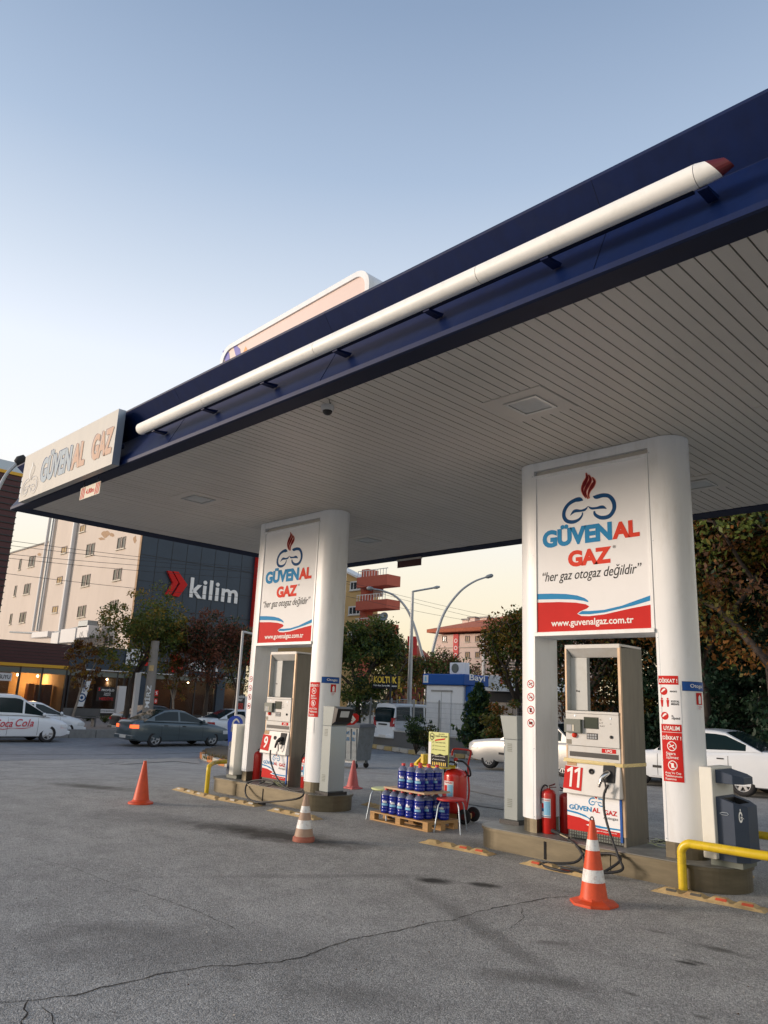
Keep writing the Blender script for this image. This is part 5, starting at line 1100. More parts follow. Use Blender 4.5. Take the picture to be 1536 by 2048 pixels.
    for s_ in (1, -1):
        m = MB(); x = xf0-.30; m.sphere((x, s_*(wb_+.09), zbelt(x)+.09), .09, S.get('mirror', paint), 12, (.7, 1, .75)); m.box(x-.02, x+.04, min(s_*(wb_-.03), s_*(wb_+.06)), max(s_*(wb_-.03), s_*(wb_+.06)), zbelt(x)+.02, zbelt(x)+.06, 'trim_black'); m.build('wing_mirror', t)
        # lamps follow the corners
        zt = ztop(L-.12); zh = zt-.12
        m = MB(); v = [(x, s_*(ys(x, z)+.008), z) for z in (zh-.09, zh-.02, zh+.05) for x in (L-.40, L-.25, L-.14, L-.07)]; m.add(v, [(i+j*4, i+1+j*4, i+5+j*4, i+4+j*4) for j in range(2) for i in range(3)], 'head_glass', True)
        m.add([(L-.065, s_*y, z) for z in (zh-.08, zh+.05) for y in (half(L)*.52, half(L)*.90)]+[(L+.012, s_*y, z) for z in (zh-.08, zh+.03) for y in (half(L)*.5, half(L)*.86)], [(0, 1, 3, 2), (4, 5, 7, 6), (0, 1, 5, 4), (2, 3, 7, 6), (1, 3, 7, 5), (0, 2, 6, 4)], 'head_glass'); m.build('headlight', t)
        zl = S.get('tail_z', ztop(.1)-.22); th = S.get('tail_h', .065)
        m = MB(); v = [(x, s_*(ys(x, z)+.008), z) for z in (zl-th, zl, zl+th) for x in (.05, .10, .15, .22)]; m.add(v, [(i+j*4, i+1+j*4, i+5+j*4, i+4+j*4) for j in range(2) for i in range(3)], S.get('tail', 'tail_red'), True)
        m.add([(-.014, s_*y, z) for z in (zl-th, zl+th*.9) for y in (half(0)*.66, half(0)*.92)]+[(.06, s_*y, z) for z in (zl-th, zl+th) for y in (half(0)*.66, half(0)*1.0)], [(0, 1, 3, 2), (4, 5, 7, 6), (0, 1, 5, 4), (2, 3, 7, 6), (1, 3, 7, 5), (0, 2, 6, 4)], S.get('tail', 'tail_red')); m.build('tail_light', t)
    for x0, x1 in ((-.035, .28), (L-.28, L+.035)):
        m = MB(); h0 = half(.15)*(lerp(.95, 1.012, S.get('blunt', .25))); m.box(x0, x1, -h0, h0, .30, .44, S.get('bumper', paint)); m.build('bumper', t, bevel=.03, seg=3)
    m = MB(); m.box(L+.03, L+.036, -.26, .26, .31, .42, 'plate'); m.build('number_plate', t); m = MB(); m.box(-.036, -.030, -.26, .26, .32, .43, 'plate'); m.build('number_plate', t)
    m = MB(); m.box(L-.01, L+.016, -half(L)*.45, half(L)*.45, zt-.19, zt-.09, 'trim_black'); m.build('radiator_grille', t)
    def wheel_at(a, s_):
        T = tfm((a, s_*(hw-.105), wr), 0, R_(90 if s_ < 0 else -90))
        m = MB(); r = wr; m.lathe([(r*.62, -.09), (r*.93, -.09), (r, -.05), (r, .05), (r*.94, .085), (r*.66, .092), (r*.62, .06)], 'tyre', 28, T, True, False); w_ = m.build('wheel', t)
        m = MB(); m.lathe([(.0001, .05), (r*.16, .06), (r*.18, .035), (r*.55, .03), (r*.60, .07), (r*.655, .088), (r*.66, .04)], 'rim', 26, T, True, False)
        for k in range(S.get('spokes', 5)):
            a_ = 2*math.pi*k/S.get('spokes', 5); c, s2 = math.cos(a_), math.sin(a_); q = .2 if S.get('spokes', 5) < 8 else .1
            P = [(c*r*.15-s2*r*q*.6, s2*r*.15+c*r*q*.6), (c*r*.15+s2*r*q*.6, s2*r*.15-c*r*q*.6), (c*r*.62+s2*r*q*.5, s2*r*.62-c*r*q*.5), (c*r*.62-s2*r*q*.5, s2*r*.62+c*r*q*.5)]
            m.prism(P, .047, .078, 'rim', lambda x, y, w: (x, y, w), T=T)
        m.lathe([(r*.19, .044), (r*.60, .046)], 'black', 20, T, False, False); m.build('rim', w_)
    for a in ax:
        for s_ in (1, -1): wheel_at(a, s_)
    return t, ys, half
SED = dict(blunt=.45, L=4.43, W=1.70, wr=.30, axles=(.93, 3.51), top=[(0, .90), (.10, .985), (.60, 1.01), (1.2, .985), (2.4, .955), (3.25, .93), (3.7, .87), (4.15, .77), (4.35, .68), (4.43, .60)], cab=(.42, 1.30, 2.25, 3.30, 1.42), pillars=[(.42, .86), (1.90, 1.98)], seams=(1.16, 1.94, 3.02), handles=(1.35, 2.15), paint='car_slate', tail='tail_on', roofw=.74, rg=.3)
MPV = dict(L=4.38, W=1.82, wr=.33, axles=(.80, 3.50), top=[(0, 1.0), (.1, 1.05), (1.5, 1.06), (3.0, 1.03), (3.6, .97), (4.05, .86), (4.28, .74), (4.38, .62)], cab=(.05, .25, 2.35, 3.55, 1.78), pillars=[(.05, .45), (1.35, 1.45), (2.45, 2.53)], seams=(1.0, 1.95, 3.08), handles=(1.15, 2.1), paint='car_white', handle='car_white', roofw=.80, rg=.1)
HATCH = dict(L=4.1, W=1.72, wr=.31, axles=(.68, 3.25), top=[(0, .95), (.1, 1.0), (1.5, 1.0), (2.9, .96), (3.4, .90), (3.8, .80), (4.02, .68), (4.1, .58)], cab=(.08, .5, 2.15, 3.2, 1.47), pillars=[(.08, .5), (1.75, 1.83)], seams=(1.0, 1.8, 2.9), handles=(1.15, 2.0), paint='car_white', handle='car_white', roofw=.76, rg=.1)
OLD = dict(blunt=.85, L=4.13, W=1.64, wr=.285, axles=(.84, 3.33), top=[(0, .86), (.06, .90), (.7, .92), (1.4, .90), (3.0, .87), (3.5, .83), (3.95, .77), (4.10, .70), (4.13, .62)], cab=(.55, 1.15, 2.15, 2.95, 1.40), pillars=[(.55, .9), (1.72, 1.78)], seams=(1.15, 1.75, 2.75), handles=(1.35, 2.0), paint='car_silver', bumper='trim_black', mirror='trim_black', roofw=.78, rg=.3, spokes=12, mold=.42, tail_z=.72)
TEM = dict(blunt=.8, L=4.35, W=1.70, wr=.295, axles=(.93, 3.47), top=[(0, .98), (.06, 1.02), (.7, 1.03), (1.4, .97), (3.0, .90), (3.6, .83), (4.15, .73), (4.32, .66), (4.35, .58)], cab=(.45, 1.30, 2.25, 3.10, 1.44), pillars=[(.45, .82), (1.90, 1.96)], seams=(1.22, 1.93, 2.95), handles=(1.4, 2.12), paint='car_white', bumper='car_cream', mirror='trim_black', roofw=.77, rg=.34, mold=.46, tail_z=.80, spokes=6, tail_h=.10)
VAN = dict(blunt=.8, L=4.0, W=1.68, wr=.30, axles=(.75, 3.35), top=[(0, .98), (.1, 1.0), (2.6, 1.0), (3.2, .97), (3.7, .85), (3.92, .72), (4.0, .6)], cab=(-.0, .16, 2.3, 3.2, 1.82), pillars=[(.0, .16), (.95, 1.05), (1.75, 1.85)], seams=(1.0, 1.8, 2.8), handles=(1.1, 1.9), paint='car_white', roofw=.86, rg=.02, tail_z=1.0, tail_h=.2)
def place_axis(S, px_r, px_f, head):      # near-side wheel contact points -> origin (rear centre) of a car heading along +Y or -X
    r = G(*px_r); f = G(*px_f); mid = (r+f)/2; am = sum(S['axles'])/2
    if head == 'Y': x = mid.x-S['W']/2+.1; y = mid.y-am; return (x, y, gh(x, mid.y)), R_(90), (f-r).length
    x = mid.x+am; y = mid.y+S['W']/2-.1; return (x, y, gh(mid.x, mid.y)), R_(180), (f-r).length
def fixz(t, S): pass
loc, rz_, q = place_axis(SED, (306, 1493), (423, 1494), 'Y'); print('sedan wb', round(q, 2), loc)
car('saloon_car', loc, rz_, SED, 'dark grey-blue saloon with glowing rear lamp driving along the road')
p = G(91, 1485); t, ys, half = car('van_car', (p.x-.8, p.y-3.50, gh(p.x-.8, p.y)), R_(90), MPV, 'white people carrier with red script lettering on its front door, cut by the frame'); print('mpv', t.location)
m = MB(); mp = lambda u, v, w: (u, -(ys(u, v)+.022+w), v)
m.text('Coca', (1.45, 2.12, .58, .86), 'coke_red', mp, 0, .012, .3, 1.0); m.text('Cola', (2.22, 2.9, .60, .88), 'coke_red', mp, 0, .012, .3, 1.08); m.stroke([(1.5, .54), (1.8, .50), (2.1, .54), (2.5, .53), (2.8, .57)], [.01, .025, .012, .025, .008], 'coke_red', mp, .001); m.build('door_lettering', t)
p = G(131, 1475); car('hatchback_car', (p.x-.8, p.y-3.25, gh(p.x, p.y)), R_(90), HATCH, 'white hatchback half hidden behind the lettered people carrier'); print('hatch', p)
p = G(427, 1482); S2 = dict(SED, paint='car_white', tail='tail_red'); car('saloon_car', (p.x-.8, p.y-.2, gh(p.x, p.y)), R_(90), S2, 'white saloon with red tail lamp partly hidden behind the left pylon')
S3 = dict(SED, paint='car_dark', tail='tail_red'); q = atD(318, 1406, 41); car('saloon_car', (q.x, q.y-2.2, gh(q.x, q.y)+.0), R_(90), S3, 'dark parked saloon beyond the concrete pole, only roof and windows showing')
loc, rz_, q = place_axis(OLD, (1131, 1557), (981, 1538), 'X'); print('old wb', round(q, 2), loc)
car('old_saloon_car', loc, rz_, OLD, 'silver-white old saloon parked by the kerb behind pump 11, nose to the left')
loc, rz_, q = place_axis(TEM, (1481, 1594), (1290, 1569), 'X'); print('tem wb', round(q, 2), loc)
car('parked_saloon_car', loc, rz_, TEM, 'white saloon with angular tail parked behind the right pylon column')
q = atD(757, 1408, 36); t, _, _ = car('white_van', (q.x+.35, q.y, -.25), R_(82), VAN, 'white delivery van behind the mesh fence, rear window facing the forecourt', 'van')
m = MB(); m.box(-.03, -.0, -.62, .62, 1.02, 1.56, 'car_glass'); m.build('rear_door_window', t, bevel=.05); m = MB(); m.box(-.05, .0, -.3, .3, .86, .92, 'trim_black'); m.build('door_handle', t, bevel=.01)
m = MB(); m.tube(catmull([(1.2, -.55, 1.84), (1.22, -.5, 2.0), (1.22, .5, 2.0), (1.2, .55, 1.84)], 5), .02, 'frame_grey' if 0 else 'fence_grey', 8); m.build('roof_bar', t)
q = atD(705, 1412, 46); t, _, _ = car('white_van', (q.x, q.y, -.25), R_(80), VAN, 'small far white van behind the fence beside the green tree', 'van')
m = MB(); m.box(-.03, -.0, -.62, .62, 1.02, 1.56, 'car_glass'); m.build('rear_door_window', t, bevel=.05)

# ================================================================== WALL, FENCE, KERBS
W0 = G(720, 1491); W1 = G(962, 1519); wd = (W1-W0); wd.z = 0; wd.normalize(); print('wall', W0, W1, wd)
wn = Vector((-wd.y, wd.x, 0))
def onW(px, py, off=0):
    d = ray(px, py); P0 = W0+wn*off; tt = (P0-C0).dot(wn)/d.dot(wn); q = C0+d*tt; return (q-W0).dot(wd), q.z
sA = onW(690, 1480)[0]; sB = 22.0; zt = onW(860, 1468)[1]; print('wall top', zt, onW(720, 1452), onW(1000, 1482))
T = Matrix(((wd.x, wn.x, 0, W0.x), (wd.y, wn.y, 0, W0.y), (0, 0, 1, 0), (0, 0, 0, 1)))
t = thing('boundary_wall', (0, 0, 0), 'long low dark grey rendered wall with pale coping beyond the side street', 'wall')
m = MB(); m.box(sA, sB, 0, .22, -.5, zt-.05, 'wall_grey', T); m.build('wall_body', t)
m = MB(); m.box(sA-.03, sB, -.03, .25, zt-.05, zt, 'wall_cap', T); m.build('coping', t)
t = thing('mesh_fence', (0, 0, 0), 'grey wire mesh fence with steel posts standing on the low wall', 'fence')
posts = [onW(x, 1460)[0] for x in (693, 735, 777, 822, 873, 925, 983)]; ftop = onW(873, 1404)[1]; print('fence top', ftop)
sp_ = posts[-1]-posts[-2]
while posts[-1] < onW(1075, 1460)[0]: posts.append(posts[-1]+sp_)
for s_ in posts: m = MB(); m.box(s_-.03, s_+.03, .08, .14, zt, ftop+.04, 'pole_steel', T); m.sphere((s_, .11, ftop+.05), .038, 'pole_steel', 8, T=T); m.build('fence_post', t)
for a, b in zip(posts, posts[1:]):
    m = MB(); k = a+.05
    while k < b-.04: m.box(k-.0035, k+.0035, .095, .102, zt+.03, ftop, 'fence_grey', T); k += .085
    z = zt+.05
    while z < ftop: m.box(a+.03, b-.03, .102, .108, z, z+.006, 'fence_grey', T); z += .2
    for zz in (ftop-.02, ftop-.06, zt+.08): m.box(a+.03, b-.03, .094, .101, zz, zz+.007, 'fence_grey', T)
    m.build('wire_panel', t)
def kerb(name, s0, s1, off, h, wdt, step, mts, zf):
    m = MB(); s = s0; i = 0
    while s < s1:
        e = min(s+step-.03, s1); q = T @ Vector((s, off, 0)); z = gh(q.x, q.y)
        m.hexa([T @ Vector(v) for v in ((s, off, z-.1), (e, off, z-.1), (e, off+wdt, z-.1), (s, off+wdt, z-.1))], [T @ Vector(v) for v in ((s+.02, off+.02, z+h), (e-.02, off+.02, z+h), (e-.02, off+wdt, z+h), (s+.02, off+wdt, z+h))], mts[i % len(mts)]); s += step; i += 1
    return tag(m.build(name, bevel=.012), kind='structure')
kerb('kerb', sA-.2, sB, -.42, .17, .36, .66, ['kerb_yellow', 'kerb_white', 'kerb_yellow', 'kerb_white', 'kerb_white'], 0)
# litter of dry leaves at the kerb foot
m = MB(); rnd = random.Random(9)
for i in range(420):
    s_ = rnd.uniform(sA, 14); o_ = -.45-abs(rnd.gauss(0, .12)); q = T @ Vector((s_, o_, 0)); z = gh(q.x, q.y)+.012; a = rnd.uniform(0, 6.28); r = rnd.uniform(.02, .055)
    m.add([(q.x+r*math.cos(a+k*1.57), q.y+r*math.sin(a+k*1.57), z+rnd.uniform(0, .02)) for k in range(4)], [(0, 1, 2, 3)], rnd.choice(['leaf_brown', 'leaf_orange', 'leaf_brown', 'bark']))
tag(m.build('fallen_leaves'), 'dry leaves gathered along the foot of the yellow and white kerb', 'leaves', kind='stuff')
# striped kerb end with soil (left)
A = G(400, 1516); B = G(418, 1528); C_ = G(460, 1536)
m = MB(); P = [G(398, 1505), G(399, 1514), G(403, 1519), G(413, 1523), G(424, 1527), G(436, 1530), G(448, 1533), G(470, 1538)]
for i, (a, b) in enumerate(zip(P[1:], P[2:])):
    a = a.lerp(b, .02); b = a.lerp(b, .97); dd = (b-a).normalized(); nn_ = Vector((-dd.y, dd.x, 0))*.16
    if nn_.dot(Vector((-.7, .7, 0))) < 0: nn_ = -nn_
    z = a.z; m.hexa([(a.x, a.y, z-.05), (b.x, b.y, z-.05), ((b+nn_).x, (b+nn_).y, z-.05), ((a+nn_).x, (a+nn_).y, z-.05)], [(a.x, a.y, z+.17), (b.x, b.y, z+.17), ((b+nn_).x, (b+nn_).y, z+.17), ((a+nn_).x, (a+nn_).y, z+.17)], ['kerb_white', 'kerb_orange'][(i+1) % 2])
tag(m.build('kerb_end', bevel=.015), kind='structure')
P = [G(*p) for p in ((404, 1514), (418, 1520), (440, 1526), (470, 1532), (500, 1536), (480, 1500), (440, 1498), (410, 1503))]; m = MB(); pts = [(p.x, p.y) for p in P]
m.add([(x, y, gh(x, y)+.12) for x, y in pts], m.tris(pts), 'soil'); tag(m.build('soil_strip'), kind='structure')
def grass_tuft(name, region, n, hgt, cols, lab, seed=1, zoff=.1):
    rnd = random.Random(seed); m = MB()
    for i in range(n):
        px, py = region(rnd); q = G(px, py); x, y = q.x, q.y; z = gh(x, y)+zoff; a = rnd.uniform(0, 6.28); h = hgt*rnd.uniform(.4, 1.2); l = rnd.uniform(-.6, .6)*h
        w_ = rnd.uniform(.006, .016)
        m.add([(x-w_*math.cos(a), y-w_*math.sin(a), z), (x+w_*math.cos(a), y+w_*math.sin(a), z), (x+l*math.cos(a+1), y+l*math.sin(a+1), z+h)], [(0, 1, 2)], rnd.choice(cols))
    return tag(m.build(name), lab, 'grass', kind='stuff')
grass_tuft('grass', lambda r: (r.uniform(404, 470), r.uniform(1508, 1527)), 900, .10, ['leaf_olive', 'leaf_yellow', 'leaf_brown', 'leaf_green'], 'dry grass on the soil inside the striped kerb end', 2)
# far kerb and pavement
KX = (G(0, 1474).x+G(240, 1478).x+G(200, 1476).x)/3; print('kerb x', G(0, 1474), G(240, 1478)); KX = -33.6
m = MB(); y = -30; i = 0
while y < 60: m.box(KX-.2, KX, y, y+1.18, -.6, -.45+.36, 'kerb_grey'); y += 1.2
tag(m.build('far_kerb', bevel=.015), kind='structure')
m = MB(); m.box(-52, KX-.2, -60, 90, -.7, -.45+.33, 'paving'); tag(m.build('pavement'), kind='structure')
PZ = -.12

# ================================================================== TREES
def leaf_cloud(centers, radii, n, size, mats, rnd, up=.0, flat=.7, comps=None):
    """many small folded leaves in clumps; returns MB"""
    rs = np.random.RandomState(rnd); k = len(centers); per = n//k
    C = np.repeat(np.array(centers), per, 0); Rr = np.repeat(np.array(radii), per)
    d = rs.normal(size=(len(C), 3)); d /= np.linalg.norm(d, axis=1)[:, None]; rad = Rr*rs.uniform(.15, 1.0, len(C))**.6; P = C+d*rad[:, None]*np.array([1, 1, flat])
    A = rs.normal(size=(len(C), 3)); A /= np.linalg.norm(A, axis=1)[:, None]; A[:, 2] -= up; B = np.cross(A, rs.normal(size=(len(C), 3))); B /= np.linalg.norm(B, axis=1)[:, None]+1e-9
    s = (size*rs.uniform(.5, 1.25, len(C)))[:, None]
    v = np.stack([P-A*s*.5, P+B*s*.28, P+A*s*.5, P-B*s*.28], 1).reshape(-1, 3)
    cl_m = rs.randint(0, len(mats), k); mi = np.repeat(cl_m, per); fl = rs.uniform(size=len(C)) < .35; mi[fl] = rs.randint(0, len(mats), fl.sum())
    return v, mi
def mesh_np(name, parts, mats, parent):
    V = np.concatenate([p[0] for p in parts]); mi = np.concatenate([p[1] for p in parts]); n = len(V)//4
    me = bpy.data.meshes.new(name); me.vertices.add(len(V)); me.vertices.foreach_set('co', V.astype(np.float32).ravel()); me.loops.add(4*n); me.loops.foreach_set('vertex_index', np.arange(4*n, dtype=np.int32)); me.polygons.add(n)
    me.polygons.foreach_set('loop_start', np.arange(0, 4*n, 4, dtype=np.int32)); me.polygons.foreach_set('loop_total', np.full(n, 4, dtype=np.int32))
    for m in mats: me.materials.append(M[m])
    me.polygons.foreach_set('material_index', mi.astype(np.int32)); me.update(); me.validate()
    o = bpy.data.objects.new(name, me); COL.objects.link(o); o.parent = parent; return o
def tree(loc, H, crown, leaves, n, size, lab, seed=1, r=.14, bark='bark', lean=0.0, trunk_h=.35, depth=4, spread=.6, clump=.42, flat=.75, cat='tree', group='trees along the streets', name='tree'):
    t = thing(name, loc, lab, cat, group); rnd = random.Random(seed); tr = MB(); tips = []
    cx, cy_, cz, ra, rb, rc = crown      # crown ellipsoid, local
    def grow(p, d, l, rr, dep):
        pts = [p]; q = p
        for k in range(3):
            d = (d+Vector((rnd.uniform(-1, 1), rnd.uniform(-1, 1), rnd.uniform(-.4, .6)))*.16).normalized(); q = q+d*l/3; pts.append(q)
        tr.tube(pts, [rr, rr*.87, rr*.74, rr*.6], bark, 7 if dep > 2 else 5)
        if dep <= 2: tips.append(q); tips.append(pts[2])
        if dep <= 0: return
        for k in range(rnd.choice((2, 3)) if dep < depth else 4):
            a = rnd.uniform(0, 6.28); nd = (d*(1-spread*.6)+Vector((math.cos(a), math.sin(a), rnd.uniform(-.1, .5)))*spread).normalized()
            tgt = Vector((cx, cy_, cz))-q
            if (abs(q.x-cx)/ra)**2+(abs(q.y-cy_)/rb)**2+(abs(q.z-cz)/rc)**2 > .9: nd = (nd+tgt.normalized()*.9).normalized()
            grow(q, nd, l*rnd.uniform(.62, .85), rr*.58, dep-1)
    grow(Vector((0, 0, 0)), Vector((lean, 0, 1)).normalized(), H*trunk_h, r, depth)
    tr.build('trunk', t)
    rs = random.Random(seed+7); cs = [(p.x, p.y, p.z) for p in tips if ((p.x-cx)/ra)**2+((p.y-cy_)/rb)**2+((p.z-cz)/rc)**2 < 1.15]
    while len(cs) < 60:
        u = Vector([rs.gauss(0, 1) for _ in range(3)]).normalized()*rs.uniform(.3, 1)**.5; cs.append((cx+u.x*ra, cy_+u.y*rb, cz+u.z*rc))
    extra = int(len(cs)*.6)
    for _ in range(extra):
        u = Vector([rs.gauss(0, 1) for _ in range(3)]).normalized()*rs.uniform(.2, 1)**.4; cs.append((cx+u.x*ra, cy_+u.y*rb, cz+u.z*rc))
    mx = min(ra, rb, rc)
    rad = [clump*mx*rs.uniform(.45, 1.1) for _ in cs]
    mesh_np('crown', [leaf_cloud(cs, rad, n, size, leaves, seed, .15, flat)], leaves, t)
    return t
def base(px, py, D, z=None): p = atD(px, py, D); return (p.x, p.y, PZ if z is None else z)
def hz(px, py, D): return atD(px, py, D).z
# street trees in front of the shops
tree(base(252, 1440, 39.5), 7.1, (0, .2, 4.6, 2.1, 2.3, 2.5), ['leaf_fresh', 'leaf_olive', 'leaf_yellow', 'leaf_green', 'leaf_fresh'], 14000, .15, 'sparse acacia with green and yellow leaves before the cream building', 3, .17, trunk_h=.30, depth=4, spread=.75, clump=.26)
tree(base(143, 1440, 39.5), 4.5, (0, .3, 2.9, .75, .95, 1.2), ['leaf_orange', 'leaf_brown', 'leaf_yellow'], 2200, .14, 'slim young tree with orange leaves in front of the brown shop front', 5, .07, 'bark_pale', trunk_h=.38, depth=3, spread=.5, clump=.30)
tree(base(408, 1424, 40), 6.2, (0, .2, 4.0, 1.5, 1.8, 2.0), ['leaf_rust', 'leaf_brown', 'leaf_rust', 'leaf_dark'], 12000, .15, 'dense reddish-brown tree standing before the dark store facade', 8, .15, trunk_h=.3, clump=.42)
tree(base(348, 1426, 40.5), 4.0, (0, .1, 2.6, .8, .9, 1.3), ['leaf_brown', 'leaf_orange', 'leaf_olive'], 2000, .13, 'thin bare-branched young tree between the acacia and the reddish tree', 12, .07, 'bark_pale', trunk_h=.35, depth=3, clump=.28)
tree(base(468, 1424, 42), 5.6, (0, .4, 3.6, 1.2, 1.5, 1.7), ['leaf_dark', 'leaf_olive', 'leaf_green', 'leaf_brown'], 5000, .15, 'dark green tree half hidden behind the left pylon', 14, .12, clump=.4)
# beyond the mesh fence
GZ = -.2
tree(base(718, 1440, 38, GZ), 6.4, (0, 0, 3.5, 1.7, 1.7, 2.6), ['leaf_green', 'leaf_dark', 'leaf_green', 'leaf_olive', 'leaf_fresh'], 16000, .17, 'dense green tree behind the fence right of the left pylon', 21, .16, clump=.42)
tree(base(765, 1440, 44, GZ), 5.8, (0, .2, 3.2, 1.5, 1.5, 2.3), ['leaf_olive', 'leaf_green', 'leaf_yellow', 'leaf_brown'], 9000, .17, 'looser green and yellow tree behind the hanging black sign', 22, .14, clump=.34)
tree(base(818, 1440, 50, GZ), 4.8, (0, 0, 2.9, 1.9, 1.9, 1.8), ['leaf_yellow', 'leaf_orange', 'leaf_olive'], 5000, .19, 'small yellowing tree left of the white kiosk', 23, .12, clump=.34)
tree(base(885, 1440, 44, GZ), 4.6, (0, 0, 3.1, 2.2, 2.2, 1.5), ['leaf_green', 'leaf_olive', 'leaf_rust', 'leaf_green'], 4500, .17, 'broad thin tree behind the kiosk roof', 24, .14, clump=.36)
tree(base(942, 1440, 48, GZ), 4.2, (0, 0, 2.6, 2.0, 2.0, 1.4), ['leaf_olive', 'leaf_rust', 'leaf_brown'], 3000, .17, 'reddish small-leaved tree in front of the pink house', 25, .12, clump=.34)
tree(base(1042, 1440, 30, GZ), 5.4, (0, 0, 3.9, 1.35, 1.35, 1.5), ['leaf_olive', 'leaf_fresh', 'leaf_orange', 'leaf_green', 'leaf_yellow'], 12000, .15, 'rounded autumn tree just left of the pump 11 pylon', 26, .15, clump=.42)
tree(base(1180, 1440, 27, GZ), 6.2, (0, 0, 3.0, 2.2, 2.2, 2.8), ['leaf_orange', 'leaf_brown', 'leaf_olive', 'leaf_dark', 'leaf_dark'], 24000, .15, 'autumn tree seen through the frame of pump 11', 27, .16, clump=.4)
tree(base(1290, 1440, 28, GZ), 7.0, (0, 0, 3.4, 2.0, 2.0, 3.0), ['leaf_brown', 'leaf_dark', 'leaf_olive'], 20000, .15, 'dark autumn tree directly behind the right pylon column', 28, .16, clump=.4)
tree(base(1560, 1440, 21.5, GZ), 9.0, (-.3, 0, 6.2, 2.6, 2.4, 3.4), ['leaf_orange', 'leaf_olive', 'leaf_fresh', 'leaf_brown', 'leaf_dark'], 20000, .16, 'tall chestnut with orange and olive leaves at the right edge', 29, .2, clump=.34, spread=.7)
tree(base(1415, 1440, 24, GZ), 9.6, (0, 0, 6.4, 2.3, 2.3, 3.3), ['leaf_orange', 'leaf_brown', 'leaf_olive', 'leaf_orange', 'leaf_dark'], 15000, .16, 'tall orange-brown tree rising between the right column and the conifer', 30, .18, clump=.33, spread=.7)
def conifer(loc, H, R0, n, lab, seed, leaves=('leaf_pine', 'leaf_dark'), low=.12, name='conifer', size=.16, group='trees along the streets', droop=.28):
    t = thing(name, loc, lab, 'conifer', group); rnd = random.Random(seed); m = MB(); m.tube([(0, 0, 0), (0, 0, H*.5), (0, 0, H)], [H*.022, H*.013, .01], 'bark', 8); cs = []; rad = []
    z = H*low
    while z < H*.98:
        f = 1-(z-H*low)/(H*(1-low)); rr = R0*f**.8*rnd.uniform(.8, 1.1); nb = 7 if f > .2 else 4; a0 = rnd.uniform(0, 6)
        for k in range(nb):
            a = a0+k*2*math.pi/nb+rnd.uniform(-.2, .2); l = rr*rnd.uniform(.7, 1.1); e = (l*math.cos(a), l*math.sin(a), z-l*droop+.1)
            m.tube([(0, 0, z), (e[0]*.5, e[1]*.5, z-l*droop*.3+.05), e], [.022*f+.006, .015*f+.005, .004], 'bark', 5)
            for q in (.35, .6, .82, 1.0): cs.append((e[0]*q, e[1]*q, z+(e[2]-z)*q)); rad.append(R0*.16*(.6+.6*f))
        z += H*.045
    m.build('trunk', t); mesh_np('crown', [leaf_cloud(cs, rad, n, size, list(leaves), seed, .3, .55)], list(leaves), t); return t
conifer(base(1455, 1440, 26, GZ), 10.5, 3.1, 34000, 'tall dark conifer behind the white parked saloon', 41)
conifer(base(1385, 1440, 27, GZ), 9.3, 2.6, 26000, 'second dark conifer tucked behind the right column', 42)
conifer(base(1540, 1440, 25, GZ), 10.2, 2.9, 26000, 'dark conifer at the right edge under the orange leaves', 43)
conifer(base(958, 1462, 28.2, GZ), 2.55, .95, 4600, 'young pine with upswept green needles beside the kiosk', 44, ('leaf_pine', 'leaf_green'), .08, 'pine', .17, 'trees along the streets', -.5)
def bush(loc, r, h, leaves, n, size, lab, seed, cat='bush'):
    t = thing('bush', loc, lab, cat, 'bushes by the fence and kerb'); rnd = random.Random(seed); m = MB(); cs = []
    for k in range(16):
        a = rnd.uniform(0, 6.28); q = rnd.uniform(.2, 1); e = Vector((r*q*math.cos(a), r*q*math.sin(a), h*rnd.uniform(.45, 1))); m.tube([(0, 0, 0), e*.5+Vector((0, 0, .05)), e], [.012, .009, .004], 'bark', 5); cs += [tuple(e), tuple(e*.75), tuple(e*.5)]
    m.build('stems', t); mesh_np('foliage', [leaf_cloud(cs, [r*.3]*len(cs), n, size, leaves, seed)], leaves, t)
bush(base(833, 1458, 29.5, -.2), .7, 1.3, ['leaf_dark', 'leaf_green'], 2600, .09, 'dark bushy shrub against the fence in front of the white van', 51)
bush(base(857, 1458, 28.7, -.2), .45, 1.2, ['leaf_olive', 'leaf_green', 'leaf_dark'], 900, .10, 'loose shrub with long pale leaves at the kiosk corner', 52)
bush(base(1012, 1450, 26.3, -.2), .8, 2.0, ['leaf_olive', 'leaf_orange', 'leaf_green'], 2600, .12, 'yellow-green shrub over the fence left of pump 11', 53)
p = G(188, 1456); bush((p.x-.9, p.y, PZ), .75, .55, ['leaf_dark', 'leaf_green'], 1500, .09, 'low dark plant bed at the far kerb beyond the orange cone', 54)
p = G(232, 1462); bush((p.x-1.4, p.y, PZ), .4, .4, ['leaf_olive', 'leaf_green'], 500, .08, 'small low plant at the foot of the acacia', 55)
bush(base(428, 1440, 42), .5, .6, ['leaf_dark', 'leaf_brown'], 700, .09, 'scrubby plant behind the nose of the dark saloon', 56)
# climbing plant on the kiosk corner

